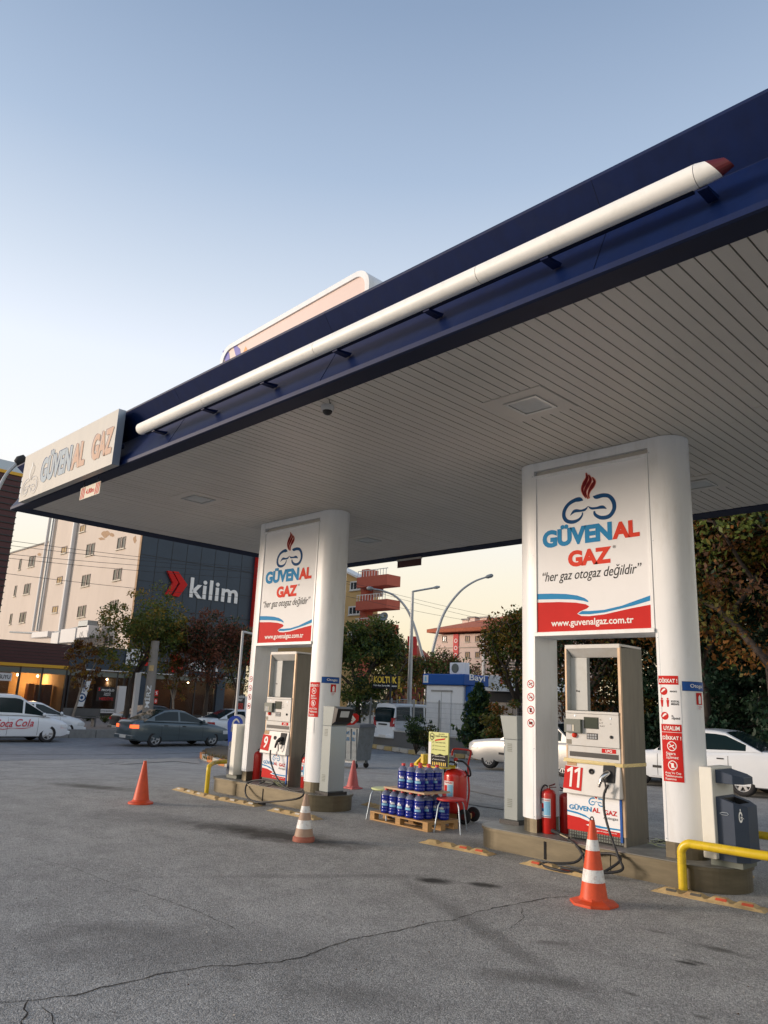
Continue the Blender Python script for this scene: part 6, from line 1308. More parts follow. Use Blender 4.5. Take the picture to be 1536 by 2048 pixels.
# ================================================================== BUILDINGS
def wall_window(parent, mapf, x0, x1, z0, z1, frame='frame_brown', glass='glass_dark', mull=1, fw=.07, dep=.05, sill=True):
    """window: frame proud of the wall, pane set inside; mapf(u, z, w)"""
    m = MB()
    def bx(a, b, c, d, w0, w1, mt):
        P = [mapf(a, c, w0), mapf(b, c, w0), mapf(b, d, w0), mapf(a, d, w0)]; Q = [mapf(a, c, w1), mapf(b, c, w1), mapf(b, d, w1), mapf(a, d, w1)]
        m.hexa(P, Q, mt)
    bx(x0, x0+fw, z0, z1, -.02, dep, frame); bx(x1-fw, x1, z0, z1, -.02, dep, frame); bx(x0+fw, x1-fw, z0, z0+fw, -.02, dep, frame); bx(x0+fw, x1-fw, z1-fw, z1, -.02, dep, frame)
    for k in range(1, mull+1): c = x0+(x1-x0)*k/(mull+1); bx(c-fw*.3, c+fw*.3, z0+fw, z1-fw, -.02, dep-.01, frame)
    if sill: bx(x0-.08, x1+.08, z0-.06, z0, -.02, .12, 'cream')
    f = m.build('window', parent); m = MB(); m.add([mapf(x0+fw, z0+fw, .008), mapf(x1-fw, z0+fw, .008), mapf(x1-fw, z1-fw, .008), mapf(x0+fw, z1-fw, .008)], [(0, 1, 2, 3)], glass); m.build('pane', f); return f
XF = -50.0
kc = atX(285, 1075, XF).y; print('corner', kc, atX(512, 1110, XF), 'bands', atX(60, 1282, XF), atX(60, 1334, XF), atX(230, 1295, XF), atX(230, 1343, XF), atX(400, 1352, XF), 'base', atX(100, 1425, XF))
zband = atX(400, 1352, XF).z
mX = lambda u, z, w: (XF+w, u, z)              # facade facing +X
mS = lambda u, z, w: (u, kc-w, z)              # side wall facing -Y
yK1 = atX(511, 1110, XF).y
b = thing('store_building', (0, 0, 0), 'dark panelled furniture store with red chevron and white kilim letters', 'store')
m = MB(); m.box(XF-14, XF, kc+.02, yK1, zband, 17.5, 'facade_dark'); m.build('facade', b)
m = MB(); y = kc+.02
while y < yK1: m.box(XF, XF+.012, y-.02, y+.02, zband, 17.5, 'facade_seam'); y += 1.22
z = zband+.8
while z < 17.4: m.box(XF, XF+.011, kc+.02, yK1, z-.02, z+.02, 'facade_seam'); z += 1.85
m.build('panel_joints', b)
m = MB(); m.box(XF, XF+.10, kc-3.0, yK1, zband-.05, zband+.02, 'pipe_white'); m.build('light_strip', b)
def X2(px, py): p = atX(px, py, XF); return (p.y, p.z)
def chev(mb, dx, dy, s, ox, oy):
    Q = [(331, 1142), (353, 1142), (372, 1168), (354, 1192), (330, 1190), (347, 1167)]
    outer = [(332, 1142), (341, 1143), (354, 1166), (338, 1191), (328, 1189), (343, 1166)]
    inner = [(344, 1143), (354, 1144), (372, 1170), (355, 1194), (342, 1192), (357, 1168)]
    for P in (outer, inner):
        Z = [X2(*p) for p in P]; Z = [(ox+(a-X2(331, 1167)[0])*s, oy+(c-X2(331, 1167)[1])*s) for a, c in Z]
        mb.prism(Z, .03, .22, 'sign_red', mX)
m = MB(); o = X2(331, 1167); chev(m, 0, 0, 1, *o); m.build('chevron_logo', b)
m = MB(); a = X2(377, 1196); c = X2(473, 1206); tp = X2(380, 1155)
m.text('kilim', (a[0], c[0], (a[1]+c[1])/2, tp[1]+.02), 'letter_white', mX, .02, .02, space=1.08, thick=.07); m.build('letters', b)
m = MB(); o = X2(338, 1327); chev(m, 0, 0, .72, *o); m.build('chevron_logo', b)
m = MB(); a = X2(372, 1342); c = X2(434, 1345); tp = X2(410, 1318); m.text('kilim', (a[0], c[0], (a[1]+c[1])/2, tp[1]), 'letter_white', mX, .02, .02, space=1.08, thick=.06); m.build('letters', b)
# ground floor of the store
def shopfront(parent, y0, y1, z1, bays, wallm, lamps, sd_):
    dpt = 4.5; m = MB()
    m.box(XF-dpt-.1, XF-dpt, y0, y1, PZ, z1, wallm); m.box(XF-dpt, XF-.05, y0, y0+.1, PZ, z1, wallm); m.box(XF-dpt, XF-.05, y1-.1, y1, PZ, z1, wallm); m.build('shop_room', parent)
    m = MB(); m.box(XF-dpt, XF-.05, y0+.1, y1-.1, PZ, PZ+.05, 'shop_floor'); m.build('shop_floor', parent); m = MB(); m.box(XF-dpt, XF-.05, y0+.1, y1-.1, z1-.06, z1, 'shop_ceil'); m.build('shop_ceiling', parent)
    for a in bays: m = MB(); m.box(XF-.12, XF, a-.05, a+.05, PZ, z1-.001, 'shop_frame'); m.build('mullion', parent)
    m = MB(); m.box(XF-.10, XF-.01, y0, y1, PZ, PZ+.22, 'shop_frame'); m.build('shop_plinth', parent); m = MB(); m.box(XF-.10, XF-.01, y0, y1, z1-.38, z1-.07, 'keypad'); m.build('shop_frame', parent)
    m = MB(); m.box(XF-.06, XF-.05, y0+.05, y1-.05, PZ+.22, z1-.38, 'shop_glass'); m.build('shop_glazing', parent)
    for (ly, lx, pw) in lamps:
        m = MB(); m.sphere((XF-lx, ly, z1-.5), .07, 'lamp_on', 8); m.build('lamp_bulb', parent)
        ld = bpy.data.lights.new('shop_lamp', 'POINT'); ld.energy = pw; ld.color = (1, .62, .30); ld.shadow_soft_size = .15; lo = bpy.data.objects.new('shop_lamp', ld); COL.objects.link(lo); lo.location = (XF-lx, ly, z1-.75); lo.parent = parent
yA = X2(172, 1380)[0]; yB = kc+.6
shopfront(b, kc+.02, yK1, zband, [kc+.3, X2(345, 1380)[0], X2(390, 1380)[0], X2(430, 1380)[0], X2(448, 1380)[0], X2(480, 1380)[0]], 'shop_wall2', [(X2(410, 1380)[0], 2.5, 30), (X2(465, 1380)[0], 2, 22), (X2(310, 1380)[0], 3, 14)], 1)
m = MB(); a0 = X2(430, 1400)[0]; a1 = X2(446, 1400)[0]; m.box(XF, XF+.12, a0, a1, PZ, zband-.06, 'facade_dark'); m.build('pillar', b); m = MB(); a0 = X2(285, 1400)[0]; m.box(XF, XF+.12, a0-.5, a0+.1, PZ, zband-.06, 'facade_dark'); m.build('pillar', b)
def posterX(parent, px0, px1, py0, py1, bg, lines, w=.02, name='window_poster'):
    a = X2(px0, py1); c = X2(px1, py1); tp = X2((px0+px1)/2, py0); zb = (a[1]+c[1])/2; H = tp[1]-zb; W_ = c[0]-a[0]
    m = MB(); m.prism([(a[0], zb), (c[0], zb), (c[0], tp[1]), (a[0], tp[1])], w-.015, w, bg, mX)
    for s_, u0, u1, v0, v1, mt in lines: m.text(s_, (a[0]+u0*W_, a[0]+u1*W_, zb+v0*H, zb+v1*H), mt, mX, w+.006, .02)
    return m.build(name, parent)
posterX(b, 308, 315, 1380, 1392, 'sign_red', [('%', .2, .8, .2, .8, 'letter_white')], .06); posterX(b, 307, 313, 1397, 1407, 'sign_red', [('0', .2, .8, .2, .8, 'letter_white')], .06)
posterX(b, 471, 487, 1388, 1424, 'black', [('İNDİRİM\nFIRSAT', .1, .9, .6, .95, 'letter_white'), ('%50', .2, .8, .15, .5, 'cap_red')], .06)
# red end strip of the store
m = MB(); a = X2(507, 1200)[0]; m.box(XF-.2, XF+.35, yK1, yK1+.7, zband+1, 14.2, 'sign_red'); m.build('end_fin', b)
# tall cream building
b = thing('cream_building', (0, 0, 0), 'tall cream rendered building with paired narrow windows and peeling plaster', 'building')
xW = atY(95, 1150, kc).x; print('side wall to', xW, atY(22, 1150, kc).x, atY(55, 1093, kc))
m = MB(); m.box(xW, XF-.02, kc, kc+9, zband+.3, 17.2, 'stucco'); m.build('wall', b)
m = MB(); m.box(XF-.25, XF-.01, kc-.03, kc, zband+1, 17.2, 'plaster_bare'); m.build('corner_strip', b)
xL2 = atY(6, 1150, kc).x; zL2 = atY(50, 1096, kc).z
m = MB(); m.box(xL2, xW-.02, kc+.3, kc+9, 2.0, zL2, 'stucco'); lw = m.build('lower_wing', b)
m = MB(); m.box(xL2-.1, xW-.021, kc+.2, kc+9.1, zL2, zL2+.12, 'concrete'); m.build('roof_edge', b)
def win_px(cx, cy, w_, h_, mull=0, off=0, glass='glass_dark'):
    mp_ = lambda u, z, w: (u, kc+off-w, z)
    a = atY(cx-w_/2, cy, kc+off); c = atY(cx+w_/2, cy, kc+off); t0 = atY(cx, cy-h_/2, kc+off).z; t1 = atY(cx, cy+h_/2, kc+off).z
    wall_window(b, mp_, a.x, c.x, t1, t0, 'frame_brown', glass, mull, .07, .04)
for cx, cy in ((181, 1099), (243, 1086), (172, 1161), (235, 1149), (163.5, 1223), (228, 1212), (217, 1284)):
    for dx, dy in ((-4.6, 1.0), (4.6, -1.0)): win_px(cx+dx, cy+dy, 6.8, 23)
for cx, cy in ((166, 1057), (128.6, 1100), (119.5, 1160), (110.4, 1219)): win_px(cx, cy, 10.5, 13.5, 1, 0, 'glass_warm')
for cx, cy in ((64, 1123), (54.5, 1178), (45.5, 1235)):
    for dx in (-3.4, 3.4): win_px(cx+dx, cy-dx*.2, 5.2, 21, 0, .3)
for cx, cy in ((40.6, 1129), (31, 1182), (22, 1238)): win_px(cx, cy, 4, 21, 0, .3)
rnd = random.Random(6); m = MB()
for cx, cy, rx, ry in ((211, 1068, 9, 8), (204, 1078, 8, 3), (224, 1070, 5, 5), (270, 1078, 4, 8), (72, 1108, 5, 3)):
    P = [atY(cx+rx*math.cos(a)*rnd.uniform(.5, 1.2), cy+ry*math.sin(a)*rnd.uniform(.5, 1.2), kc-.005) for a in [k*.52 for k in range(12)]]; P = [(p.x, p.z) for p in P]
    m.poly(P, 'plaster_bare', lambda u, v, w: (u, kc-.006-w if cx > 100 else kc+.29-w, v), 0)
m.build('bare_plaster', b)
for i, (pa, pb, r_) in enumerate((((90, 1045), (66, 1262), .09), ((98, 1045), (74, 1262), .07), ((101, 1045), (77, 1262), .05), ((147, 1060), (121, 1262), .14))):
    a = atY(*pa, kc-.15); c = atY(*pb, kc-.15); m = MB(); m.tube([(c.x, kc-.15, c.z), (c.x, kc-.15, 17)], r_*1.6, 'pipe_white' if i != 1 else 'galv', 8); m.build('downpipe', b)
for (x0, x1, y0, y1) in ((100, 118, 1264, 1288), (118, 152, 1256, 1286), (152, 178, 1250, 1276), (62, 96, 1262, 1276), (155, 176, 1240, 1256)):
    a = atY(x0, y1, kc-1.5); c = atY(x1, y0, kc-1.5); m = MB(); m.box(a.x, c.x, kc-1.5, kc-.7, a.z, c.z, 'pipe_white' if x0 != 155 else 'galv'); m.build('air_duct', b, bevel=.03)
m = MB(); m.tube([atY(20, 1264, kc-1.0), atY(60, 1266, kc-1.0), atY(118, 1264, kc-1.0), atY(175, 1250, kc-1.0)], .07, 'galv', 8); m.build('duct_pipe', b)
# low shops left of the corner
def low_shop(name, y0, y1, zt0, zb0, mband, lab, cat='shop'):
    t = thing(name, (0, 0, 0), lab, cat); m = MB(); m.box(XF-8, XF, y0, y1-.01, zb0, zt0, mband); m.build('sign_band', t); return t
zt_ = atX(60, 1283, XF).z; zb_ = atX(60, 1333, XF).z; yS = X2(136, 1340)[0]
b = low_shop('brown_shop', yS-30, yS, zt_, zb_, 'slat_brown', 'furniture shop with brown slatted band, yellow stripe and warm lit windows')
m = MB(); m.box(XF, XF+.05, yS-30, yS-.02, zb_-.02, zb_+.17, 'stripe_yellow'); m.build('yellow_stripe', b)
m = MB(); z = zb_+.3
while z < zt_: m.box(XF, XF+.03, yS-30, yS-.02, z, z+.02, 'shop_frame'); z += .2
m.build('slats', b)
shopfront(b, yS-14, yS, zb_-.02, [yS-.05, X2(80, 1380)[0], X2(35, 1380)[0], X2(-10, 1380)[0]], 'shop_wall', [(X2(110, 1380)[0], 3.2, 42), (X2(60, 1380)[0], 2.5, 14), (X2(20, 1380)[0], 3.4, 14)], 2)
m = MB(); a0 = X2(-40, 1380)[0]; a1 = X2(66, 1380)[0]; m.box(XF-4.4, XF-4.3, a0, a1, PZ+.05, zb_-.1, 'shop_wall2'); m.build('dark_partition', b)
posterX(b, -25, 22, 1345, 1361, 'label_white', [('DOSSUYU', .05, .93, .25, .75, 'ink')], .05)
def furn(px0, px1, py0, dep, mt, lab, cat, h=None, b0=None):
    X_ = XF-dep; a = atX(px0, 1400, X_).y; c = atX(px1, 1400, X_).y; zt = atX((px0+px1)/2, py0, X_).z; z0 = PZ+.055
    t = thing(cat.replace(' ', '_'), (X_, (a+c)/2, z0), lab, cat, 'furniture on show behind the shop glass'); W_ = c-a; H = zt-z0
    m = MB(); m.box(-.25, .25, -W_/2, W_/2, .06, H, mt); m.build('carcass', t, bevel=.01); m = MB(); m.box(-.22, .22, -W_/2+.04, W_/2-.04, 0, .06, 'shop_frame'); m.build('plinth', t)
    for s_ in (-1, 1): m = MB(); m.box(.252, .27, min(s_*.01, s_*(W_/2-.02)), max(s_*.01, s_*(W_/2-.02)), .09, H-.03, mt); m.build('door', t, bevel=.004)
furn(50, 62, 1367, 1.6, 'wood_orange', 'glossy orange wardrobe behind the brown shop window', 'wardrobe')
furn(64, 78, 1369, 2.0, 'wood_brown', 'dark brown wardrobe right of the orange one', 'wardrobe')
furn(82, 98, 1369, 1.8, 'wood_brown', 'brown wardrobe in the middle of the brightly lit window', 'wardrobe')
furn(111, 121, 1388, 1.4, 'cream', 'cream cabinet in the lit window near the slim orange tree', 'cabinet')
furn(123, 131, 1390, 1.0, 'shop_frame', 'black cabinet at the right end of the lit window', 'cabinet')
zt_ = atX(230, 1296, XF).z; zb_ = atX(230, 1343, XF).z
b = low_shop('grey_shop', yS+.02, kc+.0, zt_, zb_, 'facade_dark', 'dark shop with black appliance poster and white flag banner, behind the acacia')
shopfront(b, yS+.02, kc, zb_-.02, [yS+.2, X2(172, 1380)[0], X2(232, 1380)[0], X2(246, 1380)[0]], 'shop_wall2', [(X2(185, 1366)[0], 1.5, 12), (X2(245, 1380)[0], 2.5, 25)], 3)
posterX(b, 191, 231, 1374, 1402, 'black', [('PROFİLO', .22, .85, .70, .90, 'letter_white'), ('İ', .05, .16, .72, .95, 'cap_red'), ('TAKSİT\nFIRSATI', .35, .70, .38, .62, 'letter_white'), ('HEDİYE', .15, .85, .06, .32, 'cap_red')], .05)
posterX(b, 178, 248, 1418, 1426, 'label_white', [('FABRİKA SATIŞ MAĞAZASI', .04, .72, .25, .75, 'ink')], .05)
posterX(b, 249, 287, 1298, 1331, 'label_white', [('ca', .2, .7, .2, .8, 'ink')], .10, 'sign_board'); m = MB(); a = X2(285, 1331); c = X2(294, 1331); m.box(XF+.1, XF+.16, a[0], c[0], a[1], X2(290, 1298)[1], 'sign_red'); m.build('sign_end', b)
p = atX(233, 1424, XF+1.5)
m = MB(); a = atX(232, 1426, XF+1.2); c = atX(247, 1426, XF+1.2); m.box(XF+.9, XF+1.2, a.y, c.y, PZ, atX(240, 1372, XF+1.2).z, 'pipe_white'); tag(m.build('white_pillar'), 'short pale round-edged pillar in front of the grey shop', 'pillar')
# flag banner
t = thing('flag_banner', (0, 0, 0), 'tall white flag banner with blue round logo by the slim tree', 'banner'); X_ = XF+2
a = atX(154, 1413, X_); c = atX(166, 1413, X_); tp = atX(164, 1346, X_); m = MB(); m.prism([(a.y, a.z), (c.y, c.z), (c.y+.35, tp.z-.2), (c.y+.2, tp.z), (a.y+.35, tp.z-.1)], 0, .02, 'label_white', lambda u, v, w: (X_+w, u, v)); m.build('cloth', t)
m = MB(); mp = lambda u, v, w: (X_+.02+w, u, v); yc_, zc_ = (a.y+c.y)/2+.02, a.z+.55; disc(m, yc_, zc_, .27, 'sign_navy', mp, .004); disc(m, yc_, zc_, .19, 'label_white', mp, .006); disc(m, yc_, zc_, .10, 'sign_navy', mp, .008)
v, f = text_geo('cadde', .02, 0, 1); xm = max(p[0] for p in v); m.add([mp(yc_+.17-p[1]*.35, zc_+.35+p[0]*.42, .004) for p in v], f, 'sign_navy'); m.build('print', t)
m = MB(); m.tube([(X_-.02, a.y-.02, PZ), (X_-.02, a.y+.3, tp.z)], .02, 'blackm', 8); m.build('pole', t)
# red ornament etc behind glass: benches and chairs on the pavement
def bench(px, py, D, W_, lab, rz=R_(90)):
    t = thing('bench', base(px, py, D), lab, 'bench', None, rz)
    m = MB(); m.box(-W_/2, W_/2, -.2, .2, .40, .46, 'wall_grey'); m.build('seat', t); m = MB(); m.box(-W_/2, W_/2, -.22, -.18, .5, .85, 'wall_grey'); m.build('backrest', t)
    for s_ in (-1, 1): m = MB(); m.box(s_*W_*.4-.04, s_*W_*.4+.04, -.18, .18, 0, .4, 'wall_grey'); m.build('leg', t)
bench(160, 1425, 40, 1.8, 'dark bench on the pavement below the flag banner')
def chair(px, py, D, lab, rz):
    t = thing('garden_chair', base(px, py, D), lab, 'chair', 'white garden chairs outside the store', rz)
    m = MB(); m.box(-.24, .24, -.24, .24, .42, .45, 'frame_white'); m.build('seat', t)
    m = MB()
    for k in range(5): m.box(-.22+k*.1, -.19+k*.1, .21, .24, .46, .82, 'frame_white')
    m.box(-.25, .25, .20, .25, .82, .87, 'frame_white'); m.build('backrest', t)
    for a in (-1, 1):
        m = MB(); m.box(a*.25-.02, a*.25+.02, -.22, .24, .63, .66, 'frame_white'); m.box(a*.25-.02, a*.25+.02, -.22, -.18, .45, .63, 'frame_white'); m.build('armrest', t)
        for c in (-1, 1): m = MB(); m.box(a*.22-.02, a*.22+.02, c*.21-.02, c*.21+.02, 0, .42, 'frame_white'); m.build('leg', t)
chair(417, 1432, 40, 'white garden chair nearer the reddish tree', .4); chair(430, 1433, 40.5, 'white garden chair beside the dark store pillar', -.6)
# building at the far left, brown louvred with orange line
q0 = atD(47, 1000, 37); q1 = atD(30, 1000, 37)
b = thing('louvred_building', (0, 0, 0), 'brown louvred building with grey top and orange line at the left edge', 'building')
zt_ = atD(40, 928, 37).z; zo = atD(32, 952, 37).z; x1, y1 = atD(27, 1060, 37).x, atD(27, 1060, 37).y
m = MB(); m.box(x1-9, x1, y1-12, y1, 3.4, zo, 'slat_brown'); m.build('louvre_wall', b)
m = MB(); z = 3.6
while z < zo-.1: m.box(x1, x1+.04, y1-12, y1+.02, z, z+.05, 'shop_frame'); z += .28
m.build('louvres', b)
m = MB(); m.box(x1-9, x1+.06, y1-12, y1+.04, zo, zo+.14, 'stripe_yellow'); m.build('orange_line', b)
m = MB(); m.box(x1-9, x1+.03, y1-12, y1+.02, zo+.14, zt_, 'steel_edge'); m.build('parapet', b)
m = MB(); m.box(x1-.5, x1-.2, y1-1.2, y1-.9, PZ, 3.4, 'concrete'); m.build('support_column', b)

# centre background -------------------------------------------------------
def house_box(name, x0, x1, y0, y1, z0, z1, mt, lab):
    t = thing(name, (0, 0, 0), lab, 'house'); m = MB(); m.box(x0, x1, y0, y1, z0, z1, mt); m.build('wall', t); return t
YH = 46.0; a = atY(640, 1150, YH); c = atY(729, 1160, YH)
hm = lambda u, z, w: (u, YH-w, z)
h = thing('yellow_apartment_house', (0, 0, 0), 'ochre apartment house with white windows and gable beside red balconies', 'house')
zs = atY(729, 1162, YH).z; zp = atY(689, 1138, YH).z+1.2
m = MB(); xm = a.x-(c.x-a.x)*.0; pk = a.x+.5
m.prism([(a.x-6, -.4), (c.x, -.4), (c.x, zs), (a.x+.2, zp), (a.x-6, zs)], 0, -.9, 'house_yellow', lambda u, v, w: (u, YH-w, v)); m.build('wall', h)
m = MB(); m.prism([(c.x+.25, zs-.12), (c.x+.25, zs+.06), (a.x+.2, zp+.2), (a.x+.2, zp)], .35, -1.2, 'frame_white', lambda u, v, w: (u, YH-w, v)); m.build('roof', h)
for x0, x1, y0, y1 in ((700, 722, 1161, 1182), (697, 722, 1211, 1231), (695, 720, 1262, 1282)):
    A_ = atY(x0, y1, YH); B_ = atY(x1, y0, YH); wall_window(h, hm, A_.x, B_.x, A_.z, B_.z, 'frame_white', 'glass_dark', 2, .12, .06)
m = MB(); m.box(c.x-.12, c.x-.0, YH-.25, YH-.02, -.3, zs-.1, 'frame_white'); m.build('downpipe', h)
h = thing('red_apartment_house', (0, 0, 0), 'red apartment house with three deep balconies and a satellite dish', 'house')
e = atY(742, 1160, YH); zr_ = atY(735, 1140, YH).z
m = MB(); m.box(c.x+.02, e.x, YH-.4, YH+.9, -.3, zr_, 'house_red'); m.build('wall', h)
e2 = atY(752, 1160, YH); m = MB(); m.box(e.x+.001, e2.x-.6, YH+.4, YH+.95, -.3, zr_-.8, 'house_yellow'); m.build('recess_wall', h)
for (px0, px1, py0, py1) in ((741, 775, 1150, 1171), (736, 774, 1199, 1217), (735, 771, 1247, 1266)):
    z0 = atY(757, py1, YH-1.2).z; z1 = atY(757, py0, YH-1.2).z; X1_ = atY(px1, py0, YH-1.2).x
    m = MB(); m.box(c.x+.3, X1_, YH-1.2, YH+.4, z0, z1, 'house_red'); bl = m.build('balcony', h)
    m = MB(); k = c.x+.4
    while k < X1_: m.box(k-.02, k+.02, YH-1.18, YH-1.14, z1, z1+.5, 'frame_white'); k += .35
    m.box(c.x+.35, X1_, YH-1.18, YH-1.14, z1+.5, z1+.56, 'frame_white'); m.build('railing', bl)
for py in (1185, 1235): A_ = atY(757, py+9, YH+.4); B_ = atY(768, py-8, YH+.4); m = MB(); m.box(A_.x-.9, A_.x+.6, YH+.34, YH+.39, A_.z, B_.z, 'frame_white'); m.build('balcony_door', h)
p = atY(766, 1234, YH-1.4); m = MB(); m.lathe([(.0001, -.1), (.25, -.07), (.42, .02), (.44, .03)], 'galv', 18, tfm((p.x, YH-1.35, p.z), .3, R_(70)), True, False); m.tube([(p.x, YH-1.2, p.z-.5), (p.x, YH-1.3, p.z)], .03, 'galv', 6); m.build('satellite_dish', h)
# pink house with hipped tile roof
YP = 62.0; P_ = lambda x, y: atY(x, y, YP); hp = lambda u, z, w: (u, YP-w, z)
a = P_(872, 1262); c = P_(1075, 1262); ze = P_(930, 1268).z; zr_ = P_(950, 1243).z
h = thing('pink_house', (0, 0, 0), 'pale pink house with orange-red hipped roof, three chimneys and red banner', 'house')
m = MB(); m.box(a.x, c.x, YP, YP+11, -.4, ze, 'house_pink'); m.build('wall', h)
ov = .9; X0_, X1_ = a.x-ov*.6, c.x+ov; m = MB(); m.box(X0_, X1_, YP-ov, YP+11+ov, ze+.2, ze+.55, 'roof_tile'); m.build('eave', h)
m = MB(); zz = ze+.552; rx = X0_+7; m.add([(X0_, YP-ov, zz), (X1_, YP-ov, zz), (X1_, YP+11+ov, zz), (X0_, YP+11+ov, zz), (rx, YP+5.5, zr_+1.3), (X1_-6, YP+5.5, zr_+1.3)], [(0, 1, 5, 4), (1, 2, 5), (2, 3, 4, 5), (3, 0, 4)], 'roof_tile'); rf = m.build('roof', h)
for px, py in ((931, 1240), (943, 1236), (967, 1236)):
    q = atY(px, py, YP+3); m = MB(); m.box(q.x-.45, q.x+.45, YP+3, YP+3.9, ze+.6, q.z, 'house_pink'); m.box(q.x-.55, q.x+.55, YP+2.9, YP+4.0, q.z, q.z+.15, 'concrete'); m.build('chimney', rf)
for py in (1278, 1310, 1340):
    for px in (889, 935, 955, 995): A_ = P_(px-4.5, py+6); B_ = P_(px+4.5, py-6.5); wall_window(h, hp, A_.x, B_.x, A_.z, B_.z, 'frame_brown', 'glass_warm' if px > 900 else 'glass_dark', 1, .10, .05)
m = MB(); 
for py in (1295, 1328): z = P_(930, py).z; m.box(a.x, c.x, YP-.05, YP, z-.05, z+.05, 'house_tan')
m.build('string_course', h)
A_ = P_(907, 1316); B_ = P_(918, 1268); m = MB(); m.box(A_.x, B_.x, YP-.09, YP-.03, A_.z, B_.z, 'banner_red'); mq = lambda u, v, w: (u, YP-.09-w, v)
for k in range(5): disc(m, (A_.x+B_.x)/2, B_.z-.7-k*.75, .22, 'letter_white', mq, .006); disc(m, (A_.x+B_.x)/2, B_.z-.7-k*.75, .15, 'banner_red', mq, .01)
m.build('banner', h)
q = P_(968, 1300); m = MB(); m.box(q.x-.1, q.x+.1, YP-.2, YP-.03, -.3, ze, 'frame_white'); m.build('downpipe', h)
# small tiled house
q0 = atD(800, 1325, 70); q1 = atD(862, 1325, 70); h = thing('tiled_house', (0, 0, 0), 'low house with red tile roof between the lamp posts', 'house')
zA = atD(830, 1322, 70).z; zB_ = atD(830, 1302, 70).z; u_ = (q1-q0); u_.z = 0; L_ = u_.length; u_.normalize(); v_ = Vector((-u_.y, u_.x, 0)); TT = Matrix(((u_.x, v_.x, 0, q0.x), (u_.y, v_.y, 0, q0.y), (0, 0, 1, 0), (0, 0, 0, 1)))
m = MB(); m.box(0, L_, 0, 8, -.4, zA, 'house_tan', TT); m.build('wall', h); m = MB(); m.add([(-.4, -.4, zA), (L_+.4, -.4, zA), (L_+.4, 8.4, zA), (-.4, 8.4, zA), (1.2, 4, zB_+.8), (L_-1.2, 4, zB_+.8)], [(0, 1, 5, 4), (1, 2, 5), (2, 3, 4, 5), (3, 0, 4)], 'roof_tile', T=TT); m.build('roof', h)
m = MB(); m.box(.6, 1.5, 1, 1.9, zA, zB_+1.4, 'banner_red', TT); m.build('chimney', h)
# brick red shed wall
q0 = atD(772, 1420, 48); q1 = atD(866, 1420, 48); u_ = (q1-q0); u_.z = 0; L_ = u_.length; u_.normalize(); v_ = Vector((-u_.y, u_.x, 0)); TT = Matrix(((u_.x, v_.x, 0, q0.x), (u_.y, v_.y, 0, q0.y), (0, 0, 1, 0), (0, 0, 0, 1))); zA = atD(815, 1377, 48).z
t = thing('brick_shed', (0, 0, 0), 'plain brick-red shed wall behind the white van', 'shed'); m = MB(); m.box(0, L_, 0, 4, -.4, zA, 'brick_red', TT); m.build('wall', t); m = MB(); m.box(-.1, L_+.1, -.1, 4.1, zA, zA+.08, 'roof_tile', TT); m.build('roof', t)
# pennant strings
t = thing('pennant_string', (0, 0, 0), 'yellow and dark pennant strings sagging before the brick-red wall', 'bunting'); m = MB(); fl = MB()
for (A0, B0, D_) in (((781, 1380), (845, 1398), 41), ((830, 1372), (862, 1400), 40), ((800, 1372), (860, 1410), 42)):
    a = atD(*A0, D_); c = atD(*B0, D_); P = [a.lerp(c, k/12)-Vector((0, 0, math.sin(math.pi*k/12)*.25)) for k in range(13)]; m.tube(P, .01, 'cable', 4)
    for k in range(12): q = P[k].lerp(P[k+1], .5); d_ = (P[k+1]-P[k])*.35; fl.add([q-d_, q+d_, q-Vector((0, 0, .32))], [(0, 1, 2)], ['sign_yellow', 'ink', 'bump_yellow'][k % 3])
m.build('cord', t); fl.build('flags', t)
# kiosk
YK = 26.0; K = lambda x, y: atY(x, y, YK)
kx0 = K(851, 1400).x; kx1 = K(926, 1400).x; kz = K(888, 1370).z; kz2 = K(888, 1348).z
h = thing('kiosk', (0, 0, 0), 'white kiosk with blue roof band and closed door behind the fence', 'kiosk')
m = MB(); m.box(kx0, kx1, YK, YK+1.5, -.4, kz, 'kiosk_white'); m.build('wall', h, bevel=.08, seg=3)
m = MB(); m.box(kx0-.12, kx1+.12, YK-.12, YK+1.65, kz, kz2, 'kiosk_blue'); m.build('roof_band', h, bevel=.05, seg=3)
A_ = K(864, 1460); B_ = K(903, 1384); m = MB(); m.box(A_.x, B_.x, YK-.04, YK-.005, -.3, B_.z, 'kiosk_white'); m.box(A_.x-.06, B_.x+.06, YK-.07, YK-.005, B_.z, B_.z+.07, 'concrete'); m.box((A_.x+B_.x)/2-.01, (A_.x+B_.x)/2+.01, YK-.045, YK-.035, -.3, B_.z, 'galv'); dr = m.build('door', h)
m = MB(); xx = (A_.x+B_.x)/2-.08; m.box(xx, xx+.03, YK-.1, YK-.045, .9, 1.05, 'galv'); m.build('handle', dr)
m = MB(); mp = lambda u, v, w: (kx1+.12+w, u, v); m.text('Bayi', (YK+.25, YK+1.35, kz+.15, kz+.5), 'letter_white', mp, .01, .02); mk = lambda u, v, w: (u, YK-.12-w, v); m.poly([(kx0-.05, kz+.08), (kx0+.25, kz+.08), (kx0+.25, kz2-.06), (kx0-.05, kz2-.06)], 'label_white', mk, .008); m.poly([(kx0+.02, kz+.14), (kx0+.16, kz+.14), (kx0+.13, kz2-.12), (kx0+.05, kz2-.12)], 'label_cyan', mk, .012); m.build('lettering', h)
